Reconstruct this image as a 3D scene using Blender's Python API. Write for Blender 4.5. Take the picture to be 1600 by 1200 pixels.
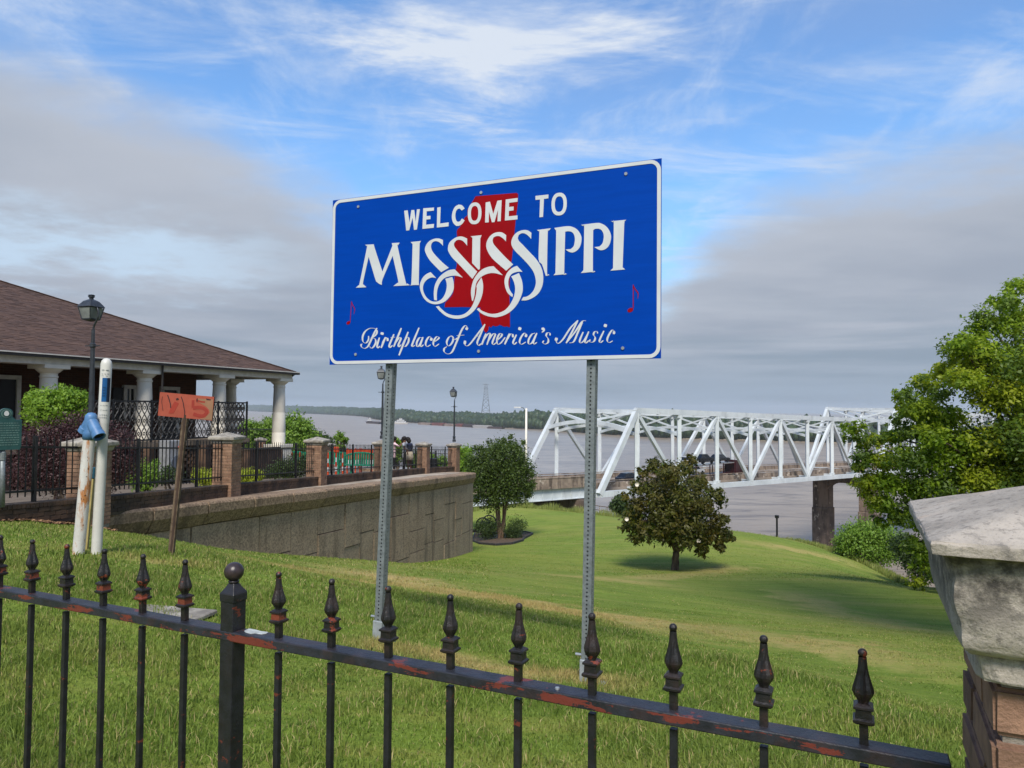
import bpy, bmesh, math, random
import numpy as np
from mathutils import Vector, Matrix, geometry
rnd = random.Random(7)
nr = np.random.default_rng(7)
PI = math.pi
R = math.radians
SC = bpy.context.scene
COL = SC.collection
for o in list(bpy.data.objects):
    bpy.data.objects.remove(o)

# ------------------------------------------------------------------ camera, sky, sun, exposure
F = 1150.0
PITCH = math.atan(40 / F)
ROLL = R(.4)
CAMR = Matrix.Rotation(PI / 2 + PITCH, 3, 'X') @ Matrix.Rotation(ROLL, 3, 'Z')
cam = bpy.data.cameras.new('camera')
cam.sensor_width = 36
cam.lens = 36 * F / 1600
cam.clip_start = .05
cam.clip_end = 40000
camo = bpy.data.objects.new('camera', cam)
camo.matrix_world = CAMR.to_4x4()
COL.objects.link(camo)
SC.camera = camo

def ray(px, py):
    d = CAMR @ Vector(((px - 800) / F, (600 - py) / F, -1))
    return d / d.y

def P(px, py, d):
    return ray(px, py) * d

EXPO = 0.62
SUN_DIR = Vector((-.04, -.68, .78)).normalized()      # towards the sun
SUN_E = math.asin(SUN_DIR.z)
SC.view_settings.view_transform = 'Standard'
SC.view_settings.look = 'None'
SC.view_settings.gamma = 1
SC.view_settings.exposure = EXPO
SC.view_settings.use_curve_mapping = False
sl = bpy.data.lights.new('sun', 'SUN')
sl.energy = 3.1
sl.angle = R(16)
sl.color = (1, .93, .82)
so = bpy.data.objects.new('sun', sl)
so.rotation_euler = (-SUN_DIR).to_track_quat('-Z', 'Y').to_euler()
so.location = (0, -5, 40)
COL.objects.link(so)

class NT:
    """small helper for building node trees"""
    def __init__(s, tree):
        s.t = tree
    def n(s, kind, **kw):
        nd = s.t.nodes.new(kind)
        for k, v in kw.items():
            setattr(nd, k, v)
        return nd
    def put(s, sock, v):
        if v is None:
            return
        if hasattr(v, 'is_output') or isinstance(v, bpy.types.NodeSocket):
            s.t.links.new(v, sock)
        elif isinstance(v, (tuple, list)) and len(v) == 3 and sock.type == 'RGBA':
            sock.default_value = (*v, 1)
        else:
            sock.default_value = v
    def m(s, op, a, b=None, c=None, clamp=False):
        nd = s.n('ShaderNodeMath', operation=op, use_clamp=clamp)
        for i, v in enumerate((a, b, c)):
            s.put(nd.inputs[i], v)
        return nd.outputs[0]
    def mix(s, f, a, b, blend='MIX'):
        nd = s.n('ShaderNodeMix', data_type='RGBA', blend_type=blend)
        nd.clamp_factor = True
        s.put(nd.inputs[0], f)
        s.put(nd.inputs[6], a)
        s.put(nd.inputs[7], b)
        return nd.outputs[2]
    def noise(s, vec, scale, detail=4, rough=.55, dist=0, lac=2):
        nd = s.n('ShaderNodeTexNoise')
        s.put(nd.inputs['Vector'], vec)
        nd.inputs['Scale'].default_value = scale
        nd.inputs['Detail'].default_value = detail
        nd.inputs['Roughness'].default_value = rough
        nd.inputs['Distortion'].default_value = dist
        nd.inputs['Lacunarity'].default_value = lac
        return nd.outputs[0]
    def sm(s, v, lo, hi, a=0.0, b=1.0):
        if lo > hi:
            lo, hi, a, b = hi, lo, b, a
        nd = s.n('ShaderNodeMapRange', interpolation_type='SMOOTHSTEP')
        s.put(nd.inputs[0], v)
        for i, q in enumerate((lo, hi, a, b)):
            s.put(nd.inputs[i + 1], q)
        return nd.outputs[0]
    def vscale(s, vec, sc, loc=(0, 0, 0), rot=(0, 0, 0)):
        nd = s.n('ShaderNodeMapping')
        s.put(nd.inputs['Vector'], vec)
        nd.inputs['Scale'].default_value = sc
        nd.inputs['Location'].default_value = loc
        nd.inputs['Rotation'].default_value = rot
        return nd.outputs[0]

def lin(r, g, b):
    return tuple((c / 255 / 12.92 if c <= 10 else ((c / 255 + .055) / 1.055) ** 2.4) for c in (r, g, b))

W = bpy.data.worlds.new('World')
SC.world = W
W.use_nodes = True
W.node_tree.nodes.clear()
t = NT(W.node_tree)
out = t.n('ShaderNodeOutputWorld')
bg = t.n('ShaderNodeBackground')
t.t.links.new(bg.outputs[0], out.inputs[0])
SKY_S = .12
bg.inputs['Strength'].default_value = SKY_S
sky = t.n('ShaderNodeTexSky', sky_type='NISHITA')
sky.sun_disc = False
sky.sun_elevation = SUN_E
sky.sun_rotation = math.atan2(SUN_DIR.x, SUN_DIR.y)
sky.air_density = 1.3
sky.dust_density = .4
sky.ozone_density = 2.5
tc = t.n('ShaderNodeTexCoord')
gen = tc.outputs['Generated']
sx = t.n('ShaderNodeSeparateXYZ')
t.t.links.new(gen, sx.inputs[0])
dx, dy, dz = sx.outputs
el = t.m('ARCSINE', dz)
az = t.m('ARCTAN2', dx, dy)
# cloud-deck coordinates: the direction met with a flat layer overhead
den = t.m('ADD', t.m('MAXIMUM', dz, 0.0), .10)
cv = t.n('ShaderNodeCombineXYZ')
t.put(cv.inputs[0], t.m('DIVIDE', dx, den))
t.put(cv.inputs[1], t.m('DIVIDE', dy, den))
cv = cv.outputs[0]
K = 1 / SKY_S / (2 ** EXPO)                            # display-linear colour -> sky texture scale
def kc(r, g, b):
    return tuple(c * K for c in lin(r, g, b))
# upper edge of the low cloud deck, by compass direction
fc = t.n('ShaderNodeFloatCurve')
pts = [(-3.2, .42), (-1.3, .44), (-.9, .43), (-.62, .405), (-.42, .355), (-.30, .312), (-.235, .282), (-.19, .235), (-.12, .17), (0, .15), (.15, .165),
       (.206, .19), (.24, .225), (.30, .268), (.36, .285), (.45, .300), (.61, .315), (.9, .36), (1.6, .42), (3.2, .42)]
cu = fc.mapping.curves[0]
pn = [((a + 3.2) / 6.4, e) for a, e in pts]
cu.points[0].location = pn[0]
cu.points[1].location = pn[-1]
for a, e in pn[1:-1]:
    cu.points.new(a, e)
fc.mapping.update()
t.put(fc.inputs['Value'], t.m('DIVIDE', t.m('ADD', az, 3.2), 6.4))
edge = fc.outputs[0]
n1 = t.noise(cv, 1.1, 6, .58)
n2 = t.noise(t.vscale(cv, (1, 1, 1), (5, 3, 0)), 3.2, 6, .6)
nb = t.m('ADD', t.m('MULTIPLY', t.m('SUBTRACT', n1, .5), .16), t.m('MULTIPLY', t.m('SUBTRACT', n2, .5), .07))
sd = t.m('SUBTRACT', t.m('ADD', edge, nb), el)
low = t.sm(sd, -.040, .085)
blue0 = t.mix(1.0, sky.outputs[0], (.62, .86, 1.10), 'MULTIPLY')
# wisps of cirrus over the blue
cvr = t.vscale(cv, (1.0, 2.3, 1), (0, 0, 0), (0, 0, R(-38)))
w1 = t.noise(cvr, 1.5, 9, .64, .5)
w2 = t.noise(t.vscale(cv, (1.6, .9, 1), (7, 1, 0), (0, 0, R(20))), 2.0, 9, .66, .3)
wis = t.m('ADD', t.m('MULTIPLY', t.sm(w1, .44, .76), .62), t.m('MULTIPLY', t.sm(w2, .47, .76), .48))
# broad bright bank high in the middle
da = t.m('DIVIDE', t.m('ADD', az, .02), .23)
de = t.m('DIVIDE', t.m('SUBTRACT', el, .50), .115)
bank = t.m('SUBTRACT', 1.15, t.m('ADD', t.m('MULTIPLY', da, da), t.m('MULTIPLY', de, de)))
bank = t.sm(t.m('ADD', bank, t.m('MULTIPLY', t.m('SUBTRACT', w1, .5), 5.2)), -.1, 2.3)
hi = t.m('ADD', wis, t.m('MULTIPLY', bank, 1.0), clamp=True)
veil = t.sm(t.noise(cv, .8, 3, .5), .35, .75)
blue1 = t.mix(t.m('MULTIPLY', t.m('MULTIPLY', veil, t.sm(az, -.1, .5, .4, 1.0)), .52), blue0, kc(150, 172, 215))
skyc = t.mix(t.m('MULTIPLY', hi, .92), blue1, kc(226, 234, 245))
# the low deck: soft grey rolls, paler where it is thin
roll = t.noise(t.vscale(cv, (.55, 1.0, 1), (0, 0, 0), (0, 0, R(8))), 1.15, 5, .5)
g1 = t.mix(t.sm(t.m('ADD', t.m('MULTIPLY', roll, .6), t.m('MULTIPLY', n1, .4)), .32, .66), kc(160, 170, 186), kc(184, 191, 204))
hz = t.sm(el, .015, .11)
g2 = t.mix(hz, kc(154, 170, 188), g1)
strm = t.noise(t.vscale(gen, (2.2, 2.2, 34)), 1.4, 4, .5)
g2 = t.mix(t.m('MULTIPLY', t.sm(strm, .40, .66), t.m('SUBTRACT', 1.0, t.sm(el, .05, .17))), g2, kc(144, 160, 177))
thin = t.sm(sd, .0, .14)
g3 = t.mix(t.m('MULTIPLY', t.m('SUBTRACT', 1.0, thin), .55), g2, kc(196, 203, 216))
c1 = t.mix(low, skyc, g3)
# a rift of pale sky between the two decks on the left
rel = t.m('DIVIDE', t.m('SUBTRACT', el, t.m('ADD', .185, t.m('MULTIPLY', t.m('SUBTRACT', n2, .5), .14))), .032)
rift = t.m('POWER', 2.718, t.m('MULTIPLY', t.m('MULTIPLY', rel, rel), -1.0))
rift = t.m('MULTIPLY', rift, t.sm(az, -.46, -.2, 1.0, 0.0))
rift = t.m('MULTIPLY', rift, t.sm(n1, .18, .45))
c2 = t.mix(t.m('MULTIPLY', rift, 1.0), c1, kc(196, 218, 240))
gnd = t.sm(el, -.05, -.005)
c3 = t.mix(gnd, kc(90, 95, 95), c2)
t.put(bg.inputs[0], c3)

# ------------------------------------------------------------------ materials
MATS = {}
def mat(name, c1, c2=None, rough=.7, scale=6, bump=0., bscale=40, metal=0, spec=.4, lo=.35, hi=.65, coord='W', vs=None, rand=0., detail=5, extra=None):
    m = bpy.data.materials.new(name)
    m.use_nodes = True
    t = NT(m.node_tree)
    b = m.node_tree.nodes['Principled BSDF']
    if coord == 'W':
        v = t.n('ShaderNodeNewGeometry').outputs['Position']
    else:
        v = t.n('ShaderNodeTexCoord').outputs['Object']
    v0 = v
    if vs:
        v = t.vscale(v, vs)
    if c2 is None:
        c2 = tuple(x * .72 for x in c1)
    c = t.mix(t.sm(t.noise(v, scale, detail, .6), lo, hi), c1, c2)
    if rand:
        oi = t.n('ShaderNodeObjectInfo')
        hs = t.n('ShaderNodeHueSaturation')
        t.put(hs.inputs['Value'], t.m('ADD', 1 - rand, t.m('MULTIPLY', oi.outputs['Random'], 2 * rand)))
        t.put(hs.inputs['Color'], c)
        c = hs.outputs[0]
    if extra:
        c = extra(t, v0, c, b)
    t.put(b.inputs['Base Color'], c)
    b.inputs['Roughness'].default_value = rough
    b.inputs['Metallic'].default_value = metal
    b.inputs['Specular IOR Level'].default_value = spec
    if bump:
        bp = t.n('ShaderNodeBump')
        bp.inputs['Strength'].default_value = bump
        bp.inputs['Distance'].default_value = .02
        t.put(bp.inputs['Height'], t.noise(v0, bscale, 6, .65))
        t.t.links.new(bp.outputs[0], b.inputs['Normal'])
    MATS[name] = m
    return m

def leafmat(name, c1, c2, trans=.35, rough=.5, back=None, spec=.3, c3=None, patch=.35):
    m = bpy.data.materials.new(name)
    m.use_nodes = True
    t = NT(m.node_tree)
    b = m.node_tree.nodes['Principled BSDF']
    ge = t.n('ShaderNodeNewGeometry')
    c = t.mix(ge.outputs['Random Per Island'], c1, c2)
    if c3:
        c = t.mix(t.m('MULTIPLY', t.sm(t.noise(ge.outputs['Position'], patch, 3), .45, .62), .8), c, c3)
    if back:
        c = t.mix(t.m('MULTIPLY', ge.outputs['Backfacing'], .75), c, back)
    t.put(b.inputs['Base Color'], c)
    b.inputs['Roughness'].default_value = rough
    b.inputs['Specular IOR Level'].default_value = spec
    tr = t.n('ShaderNodeBsdfTranslucent')
    t.put(tr.inputs[0], t.mix(.5, c, tuple(min(1, x * 1.6) for x in c2)))
    mx = t.n('ShaderNodeMixShader')
    mx.inputs[0].default_value = trans
    t.t.links.new(b.outputs[0], mx.inputs[1])
    t.t.links.new(tr.outputs[0], mx.inputs[2])
    t.t.links.new(mx.outputs[0], m.node_tree.nodes['Material Output'].inputs[0])
    MATS[name] = m
    return m

# ------------------------------------------------------------------ objects and mesh building
BASE = {}
def tag(o, label=None, cat=None, group=None, kind=None):
    if label: o['label'] = label
    if cat: o['category'] = cat
    if group: o['group'] = group
    if kind: o['kind'] = kind
    return o

def thing(name, label, cat, loc=(0, 0, 0), group=None, rotz=0):
    o = bpy.data.objects.new(name, None)
    o.empty_display_size = .1
    COL.objects.link(o)
    o.location = loc
    o.rotation_euler = (0, 0, rotz)
    BASE[o] = Vector(loc)
    return tag(o, label, cat, group)

class MB:
    def __init__(s):
        s.v = []
        s.f = []
    def add(s, vs, fs):
        n = len(s.v)
        s.v.extend(tuple(q) for q in vs)
        s.f.extend(tuple(i + n for i in q) for q in fs)
        return s
    def box(s, c, size, rz=0, M=None):
        hx, hy, hz = (q / 2 for q in size)
        vs = [Vector((x, y, z)) for z in (-hz, hz) for x, y in ((-hx, -hy), (hx, -hy), (hx, hy), (-hx, hy))]
        if M is None:
            M = Matrix.Rotation(rz, 3, 'Z')
        return s.add([M @ q + Vector(c) for q in vs], [(0, 3, 2, 1), (4, 5, 6, 7), (0, 1, 5, 4), (1, 2, 6, 5), (2, 3, 7, 6), (3, 0, 4, 7)])
    def bar(s, a, b, w, h=None, up=(0, 0, 1)):
        a, b = Vector(a), Vector(b)
        h = h or w
        d = (b - a)
        L = d.length
        if L < 1e-6: return s
        d /= L
        up = Vector(up)
        if abs(d.dot(up)) > .99: up = Vector((0, 1, 0)) if abs(d.y) < .9 else Vector((1, 0, 0))
        x = d.cross(up).normalized()
        z = x.cross(d).normalized()
        M = Matrix((x, d, z)).transposed()
        return s.box((a + b) / 2, (w, L, h), M=M)
    def tube(s, pts, rad, n=8, cap=True, sx=1, sy=1, up=(0, 0, 1), a0=0):
        pts = [Vector(p) for p in pts]
        if not hasattr(rad, '__len__'): rad = [rad] * len(pts)
        base = len(s.v)
        pu = None
        for i, p in enumerate(pts):
            d = (pts[min(i + 1, len(pts) - 1)] - pts[max(i - 1, 0)])
            if d.length < 1e-9: d = Vector((0, 0, 1))
            d.normalize()
            if pu is None:
                u = Vector(up)
                if abs(d.dot(u)) > .9: u = Vector((1, 0, 0))
            else:
                u = pu
            x = (u - d * u.dot(d)).normalized()
            y = d.cross(x)
            pu = x
            for k in range(n):
                a = a0 + 2 * PI * k / n
                s.v.append(tuple(p + (x * math.cos(a) * sx + y * math.sin(a) * sy) * rad[i]))
        for i in range(len(pts) - 1):
            for k in range(n):
                q = base + i * n
                s.f.append((q + k, q + (k + 1) % n, q + n + (k + 1) % n, q + n + k))
        if cap:
            s.f.append(tuple(base + k for k in range(n))[::-1])
            s.f.append(tuple(base + (len(pts) - 1) * n + k for k in range(n)))
        return s
    def lathe(s, prof, c=(0, 0, 0), n=12, a0=0, M=None):
        base = len(s.v)
        c = Vector(c)
        for r, z in prof:
            for k in range(n):
                a = a0 + 2 * PI * k / n
                q = Vector((r * math.cos(a), r * math.sin(a), z))
                if M is not None: q = M @ q
                s.v.append(tuple(q + c))
        for i in range(len(prof) - 1):
            for k in range(n):
                q = base + i * n
                s.f.append((q + k, q + (k + 1) % n, q + n + (k + 1) % n, q + n + k))
        s.f.append(tuple(base + k for k in range(n))[::-1])
        s.f.append(tuple(base + (len(prof) - 1) * n + k for k in range(n)))
        return s
    def prism(s, poly, fn, t0, t1):
        """poly: 2-D outline; fn(u, v, t) -> point; filled caps by tessellation"""
        n = len(poly)
        tri = geometry.tessellate_polygon([[Vector((u, v, 0)) for u, v in poly]])
        vs = [fn(u, v, t1) for u, v in poly] + [fn(u, v, t0) for u, v in poly]
        fs = [tuple(q) for q in tri] + [tuple(i + n for i in q[::-1]) for q in tri]
        fs += [(i, (i + 1) % n, (i + 1) % n + n, i + n) for i in range(n)]
        return s.add(vs, fs)
    def ico(s, c, r, sub=2, jit=0, sq=(1, 1, 1), seed=0):
        bm = bmesh.new()
        bmesh.ops.create_icosphere(bm, subdivisions=sub, radius=1)
        q = random.Random(seed)
        vs = []
        for v in bm.verts:
            k = r * (1 + q.uniform(-jit, jit))
            vs.append((c[0] + v.co.x * k * sq[0], c[1] + v.co.y * k * sq[1], c[2] + v.co.z * k * sq[2]))
        fs = [tuple(v.index for v in f.verts) for f in bm.faces]
        bm.free()
        return s.add(vs, fs)

def mesh_np(name, v, loops, starts, totals):
    me = bpy.data.meshes.new(name)
    me.vertices.add(len(v))
    me.vertices.foreach_set('co', np.asarray(v, dtype=np.float32).ravel())
    me.loops.add(len(loops))
    me.loops.foreach_set('vertex_index', np.asarray(loops, dtype=np.int32))
    me.polygons.add(len(starts))
    me.polygons.foreach_set('loop_start', np.asarray(starts, dtype=np.int32))
    me.polygons.foreach_set('loop_total', np.asarray(totals, dtype=np.int32))
    me.update(calc_edges=True)
    me.validate()
    return me

def obj(name, mb, m, parent=None, smooth=False, bevel=0, seg=1, fix=True):
    """link a builder's geometry as one mesh object; world coordinates are made local to the parent thing"""
    if isinstance(mb, MB):
        base = BASE.get(parent, Vector()) if parent else Vector()
        me = bpy.data.meshes.new(name)
        me.from_pydata([tuple(Vector(q) - base) for q in mb.v], [], mb.f)
        if fix:
            bm = bmesh.new()
            bm.from_mesh(me)
            bmesh.ops.recalc_face_normals(bm, faces=bm.faces)
            bm.to_mesh(me)
            bm.free()
    else:
        me = mb
        base = BASE.get(parent, Vector()) if parent else Vector()
    if m:
        me.materials.append(MATS[m] if isinstance(m, str) else m)
    if smooth:
        me.polygons.foreach_set('use_smooth', [True] * len(me.polygons))
    o = bpy.data.objects.new(name, me)
    COL.objects.link(o)
    if parent:
        o.parent = parent
    BASE[o] = base
    if bevel:
        b = o.modifiers.new('bevel', 'BEVEL')
        b.width = bevel
        b.segments = seg
        b.limit_method = 'ANGLE'
        b.angle_limit = R(40)
    return o

def inst(src, parent, name, loc=(0, 0, 0), rot=(0, 0, 0), scale=(1, 1, 1)):
    """a further object on the same mesh data"""
    o = src.copy()
    o.name = name
    o.parent = parent
    o.location = loc
    o.rotation_euler = rot
    o.scale = scale
    COL.objects.link(o)
    BASE[o] = BASE.get(parent, Vector()) if parent else Vector()
    return o

def copy_tree(o, loc=None, rotz=None, label=None, parent=None):
    c = o.copy()
    COL.objects.link(c)
    if parent: c.parent = parent
    if loc is not None: c.location = loc
    if rotz is not None: c.rotation_euler = (0, 0, rotz)
    if label: c['label'] = label
    for ch in o.children:
        copy_tree(ch, parent=c)
    return c

def crom(pts, k=6, closed=False):
    """Catmull-Rom through points (any dimension)"""
    p = [np.asarray(q, float) for q in pts]
    n = len(p)
    o = []
    for i in range(n if closed else n - 1):
        a, b, c, d = (p[(i - 1) % n] if closed or i > 0 else 2 * p[0] - p[1]), p[i], p[(i + 1) % n], (p[(i + 2) % n] if closed or i + 2 < n else 2 * p[-1] - p[-2])
        for j in range(k):
            u = j / k
            o.append(.5 * (2 * b + (c - a) * u + (2 * a - 5 * b + 4 * c - d) * u * u + (3 * b - a - 3 * c + d) * u ** 3))
    if not closed: o.append(p[-1])
    return o
# ------------------------------------------------------------------ material set
mat('black_iron', lin(26, 27, 30), lin(18, 18, 20), rough=.45, scale=30, bump=.12, bscale=90)
def flaked(thr, primer, brown, vs=(9, 9, 22), collar=False, bias=False):
    def f(t, v, c, b):
        n = t.noise(t.vscale(v, vs), 1.6, 8, .62, .3)
        n2 = t.noise(v, 55, 6, .75)
        if bias:
            zc = t.n('ShaderNodeSeparateXYZ')
            t.put(zc.inputs[0], v)
            n = t.m('ADD', n, t.sm(zc.outputs[2], -.5122, -.5165, -.055, .035))
        k = t.sm(t.m('ADD', n, t.m('MULTIPLY', t.m('SUBTRACT', n2, .5), .34)), thr, thr + .015)
        c = t.mix(t.m('MULTIPLY', t.sm(t.noise(v, 26, 5, .6), .45, .7), brown), c, lin(70, 48, 42))
        if collar:
            oc = t.n('ShaderNodeSeparateXYZ')
            t.put(oc.inputs[0], t.n('ShaderNodeTexCoord').outputs['Object'])
            z = oc.outputs[2]
            band = t.m('MULTIPLY', t.sm(z, .0405, .0420), t.sm(z, .0560, .0545))
            r = t.n('ShaderNodeObjectInfo').outputs['Random']
            k = t.m('MAXIMUM', k, t.m('MULTIPLY', t.m('MULTIPLY', band, t.sm(r, .58, .66)), t.sm(n2, .40, .46)))
        return t.mix(k, c, primer)
    return f
mat('rail_paint', lin(30, 32, 38), lin(44, 46, 54), rough=.42, scale=22, bump=.18, bscale=110, extra=flaked(.59, lin(104, 48, 40), .3, (5, 5, 30), False, True))
mat('picket_paint', lin(24, 25, 28), lin(34, 35, 40), rough=.42, scale=30, bump=.15, bscale=120, extra=flaked(.64, lin(96, 46, 36), .08))
mat('finial_paint', lin(24, 24, 25), lin(36, 33, 33), rough=.38, scale=45, bump=.2, bscale=150, extra=flaked(.62, lin(112, 54, 38), .28, (12, 12, 22), True))
mat('ball_paint', lin(62, 50, 50), lin(40, 35, 38), rough=.32, scale=30, bump=.1, bscale=120)
mat('sign_blue', lin(0, 61, 158), lin(0, 58, 151), rough=.5, scale=3, vs=(1, 1, 14), spec=.05)
mat('sign_red', lin(140, 2, 12), lin(132, 2, 11), rough=.5, scale=4, spec=.12)
mat('sign_white', lin(197, 200, 202), lin(190, 193, 195), rough=.5, scale=5, spec=.15)
mat('sign_back', (.45, .46, .47), rough=.5, metal=.6)
mat('galvanised', (.22, .245, .25), (.16, .18, .185), rough=.5, scale=30, metal=.35, bump=.06, bscale=60)
mat('sleeve_zinc', (.36, .39, .40), (.28, .31, .32), rough=.5, scale=25, metal=.3, bump=.06)
mat('bolt_steel', (.42, .44, .45), rough=.4, metal=.6)
mat('white_pvc', (.58, .57, .53), (.52, .51, .47), rough=.38, scale=9, bump=.03)
def rusty(t, v, c, b):
    n = t.noise(t.vscale(v, (16, 16, 3.2)), 1.0, 7, .66)
    n2 = t.noise(t.vscale(v, (60, 60, 40)), 1.0, 5, .6)
    zz = t.n('ShaderNodeSeparateXYZ')
    t.put(zz.inputs[0], v)
    band = t.m('MULTIPLY', t.sm(zz.outputs[2], -1.35, -.75), t.sm(zz.outputs[2], -.2, -.42))
    k = t.sm(t.m('ADD', n, t.m('MULTIPLY', band, .10)), .575, .69)
    c = t.mix(k, c, t.mix(n2, lin(160, 96, 46), lin(180, 128, 78)))
    return t.mix(t.sm(t.m('ADD', n2, t.m('MULTIPLY', k, .08)), .66, .69), c, lin(70, 42, 28))
mat('rusty_white', (.56, .55, .51), (.50, .48, .44), rough=.5, scale=8, bump=.1, extra=rusty)
mat('blue_pipe', lin(82, 122, 166), lin(68, 108, 150), rough=.45, scale=14, bump=.1)
mat('blue_decal', lin(22, 84, 138), lin(20, 74, 126), rough=.4)
mat('navy_print', lin(18, 34, 62), rough=.5)
mat('grey_print', lin(96, 104, 116), rough=.6)
mat('teal_cap', lin(24, 74, 92), rough=.6)
mat('yellow_stake', lin(166, 150, 96), lin(140, 124, 76), rough=.6)
mat('orange_board', lin(158, 76, 56), lin(146, 68, 50), rough=.7, scale=7, bump=.1)
mat('board_mark', lin(146, 50, 36), lin(138, 46, 34), rough=.7)
mat('board_bare', lin(146, 106, 80), lin(130, 100, 74), rough=.8)
mat('board_tear', lin(52, 30, 34), rough=.8)
mat('brown_stake', lin(104, 88, 70), lin(70, 54, 40), rough=.75, scale=12, bump=.2)
mat('dark_brown', lin(66, 50, 40), rough=.8)
def stone_x(t, v, c, b):
    n = t.noise(v, 17, 7, .68)
    n2 = t.noise(v, 60, 6, .7)
    n3 = t.noise(v, 220, 4, .7)
    z = t.n('ShaderNodeSeparateXYZ')
    t.put(z.inputs[0], v)
    band = t.m('MULTIPLY', t.sm(z.outputs[2], -.285, -.210), t.sm(z.outputs[2], -.168, -.176))      # soot and lichen that gathers beneath the drip
    k = t.m('MULTIPLY', band, t.sm(n, .36, .58))
    c = t.mix(t.m('MULTIPLY', k, .9), c, lin(44, 41, 40))
    c = t.mix(t.m('MULTIPLY', t.sm(n2, .50, .66), .62), c, lin(96, 92, 86))
    c = t.mix(t.m('MULTIPLY', t.sm(n3, .56, .70), .5), c, lin(70, 66, 62))
    return t.mix(t.m('MULTIPLY', t.sm(t.noise(v, 14, 5, .6), .55, .75), .4), c, lin(196, 172, 150))
mat('cap_stone', lin(174, 165, 153), lin(150, 142, 131), rough=.85, scale=9, bump=.32, bscale=190, extra=stone_x)
mat('brick', lin(146, 113, 92), lin(120, 92, 74), rough=.85, scale=22, bump=.4, bscale=160, rand=.22)
mat('brick_terrace', lin(146, 116, 94), lin(120, 92, 74), rough=.88, scale=9, bump=.3, bscale=60, rand=.2)
mat('mortar', lin(150, 142, 130), lin(124, 116, 104), rough=.92, scale=30, bump=.4, bscale=120)
mat('brick_dark', lin(96, 74, 58), lin(58, 46, 38), rough=.9, scale=2.2, bump=.3, bscale=40)
mat('mortar_dark', lin(84, 72, 60), lin(54, 46, 40), rough=.95, scale=4, bump=.3)
mat('coping_stone', lin(160, 154, 142), lin(112, 106, 98), rough=.88, scale=7, bump=.4, bscale=50)
def aggregate(t, v, c, b):
    n = t.n('ShaderNodeTexVoronoi')
    t.put(n.inputs['Vector'], v)
    n.inputs['Scale'].default_value = 30
    hs = t.mix(.55, c, t.mix(n.outputs['Color'], lin(190, 164, 134), lin(66, 54, 44)))
    st = t.noise(t.vscale(v, (1.6, 1.6, .22)), 1.0, 5, .6)
    return t.mix(t.m('MULTIPLY', t.sm(st, .50, .68), .55), hs, lin(64, 54, 46))
mat('wall_panel', lin(164, 147, 126), lin(140, 123, 104), rough=.92, scale=1.3, bump=.5, bscale=45, rand=.1, extra=aggregate)
mat('cap_block', lin(130, 106, 86), lin(104, 84, 68), rough=.92, scale=1.5, bump=.5, bscale=45, rand=.12, extra=aggregate)
mat('wall_core', lin(60, 52, 45), rough=.95)
mat('ledge', lin(176, 163, 146), lin(130, 118, 104), rough=.92, scale=1.2, bump=.4, bscale=35)
mat('terrace', lin(110, 98, 86), lin(86, 76, 64), rough=.95, scale=.9, bump=.3)
mat('dead_leaf', lin(164, 130, 96), lin(120, 88, 62), rough=.9)
mat('shingle', lin(92, 68, 54), lin(66, 48, 42), rough=.92, scale=3.2, bump=.4, bscale=30, lo=.3, hi=.7)
mat('eave_white', (.62, .60, .55), (.52, .50, .46), rough=.6)
mat('gutter_dark', lin(46, 42, 40), rough=.5)
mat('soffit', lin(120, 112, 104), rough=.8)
mat('column_white', (.74, .70, .61), (.66, .62, .54), rough=.55, scale=2, bump=.05)
def brickwall(t, v, c, b):
    bt = t.n('ShaderNodeTexBrick')
    cx = t.n('ShaderNodeCombineXYZ')
    s = t.n('ShaderNodeSeparateXYZ')
    t.put(s.inputs[0], v)
    t.put(cx.inputs[0], t.m('ADD', t.m('MULTIPLY', s.outputs[0], .395), t.m('MULTIPLY', s.outputs[1], .918)))
    t.put(cx.inputs[1], s.outputs[2])
    t.put(bt.inputs['Vector'], cx.outputs[0])
    bt.inputs['Scale'].default_value = 1
    bt.inputs['Brick Width'].default_value = .21
    bt.inputs['Row Height'].default_value = .07
    bt.inputs['Mortar Size'].default_value = .008
    t.put(bt.inputs['Color1'], lin(84, 52, 40))
    t.put(bt.inputs['Color2'], lin(66, 42, 34))
    t.put(bt.inputs['Mortar'], lin(76, 62, 54))
    return bt.outputs[0]
mat('house_brick', (.1, .05, .03), rough=.9, extra=brickwall)
mat('dark_glass', (.012, .014, .018), rough=.12, spec=.6)
mat('dark_door', lin(30, 32, 36), rough=.5)
mat('lamp_metal', lin(62, 66, 72), lin(48, 51, 56), rough=.42, scale=20, metal=.3)
mat('lamp_glass', lin(128, 132, 130), rough=.25, spec=.5)
mat('marker_green', lin(40, 78, 76), lin(34, 68, 68), rough=.5, scale=12)
mat('marker_text', lin(96, 124, 118), rough=.6)
mat('white_paint', (.60, .60, .60), (.52, .52, .52), rough=.5, scale=4)
mat('cabinet_grey', (.26, .27, .28), rough=.5)
mat('bench_green', lin(20, 132, 100), lin(16, 118, 90), rough=.45)
mat('safety_orange', lin(190, 70, 30), lin(176, 60, 26), rough=.5)
mat('pale_orange', lin(204, 104, 70), rough=.5)
mat('bin_black', lin(24, 27, 32), rough=.5)
mat('bark', lin(112, 98, 84), lin(72, 62, 54), rough=.92, scale=9, vs=(1, 1, .3), bump=.5, bscale=22)
mat('bark_pale', lin(150, 124, 102), lin(112, 90, 74), rough=.85, scale=7, vs=(1, 1, .35), bump=.3, bscale=18)
mat('mulch', lin(96, 78, 58), lin(66, 52, 40), rough=.95, scale=5, bump=.6, bscale=24)
mat('edging', lin(58, 56, 56), lin(44, 42, 42), rough=.8)
mat('cannon_iron', lin(34, 32, 32), rough=.5)
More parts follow.
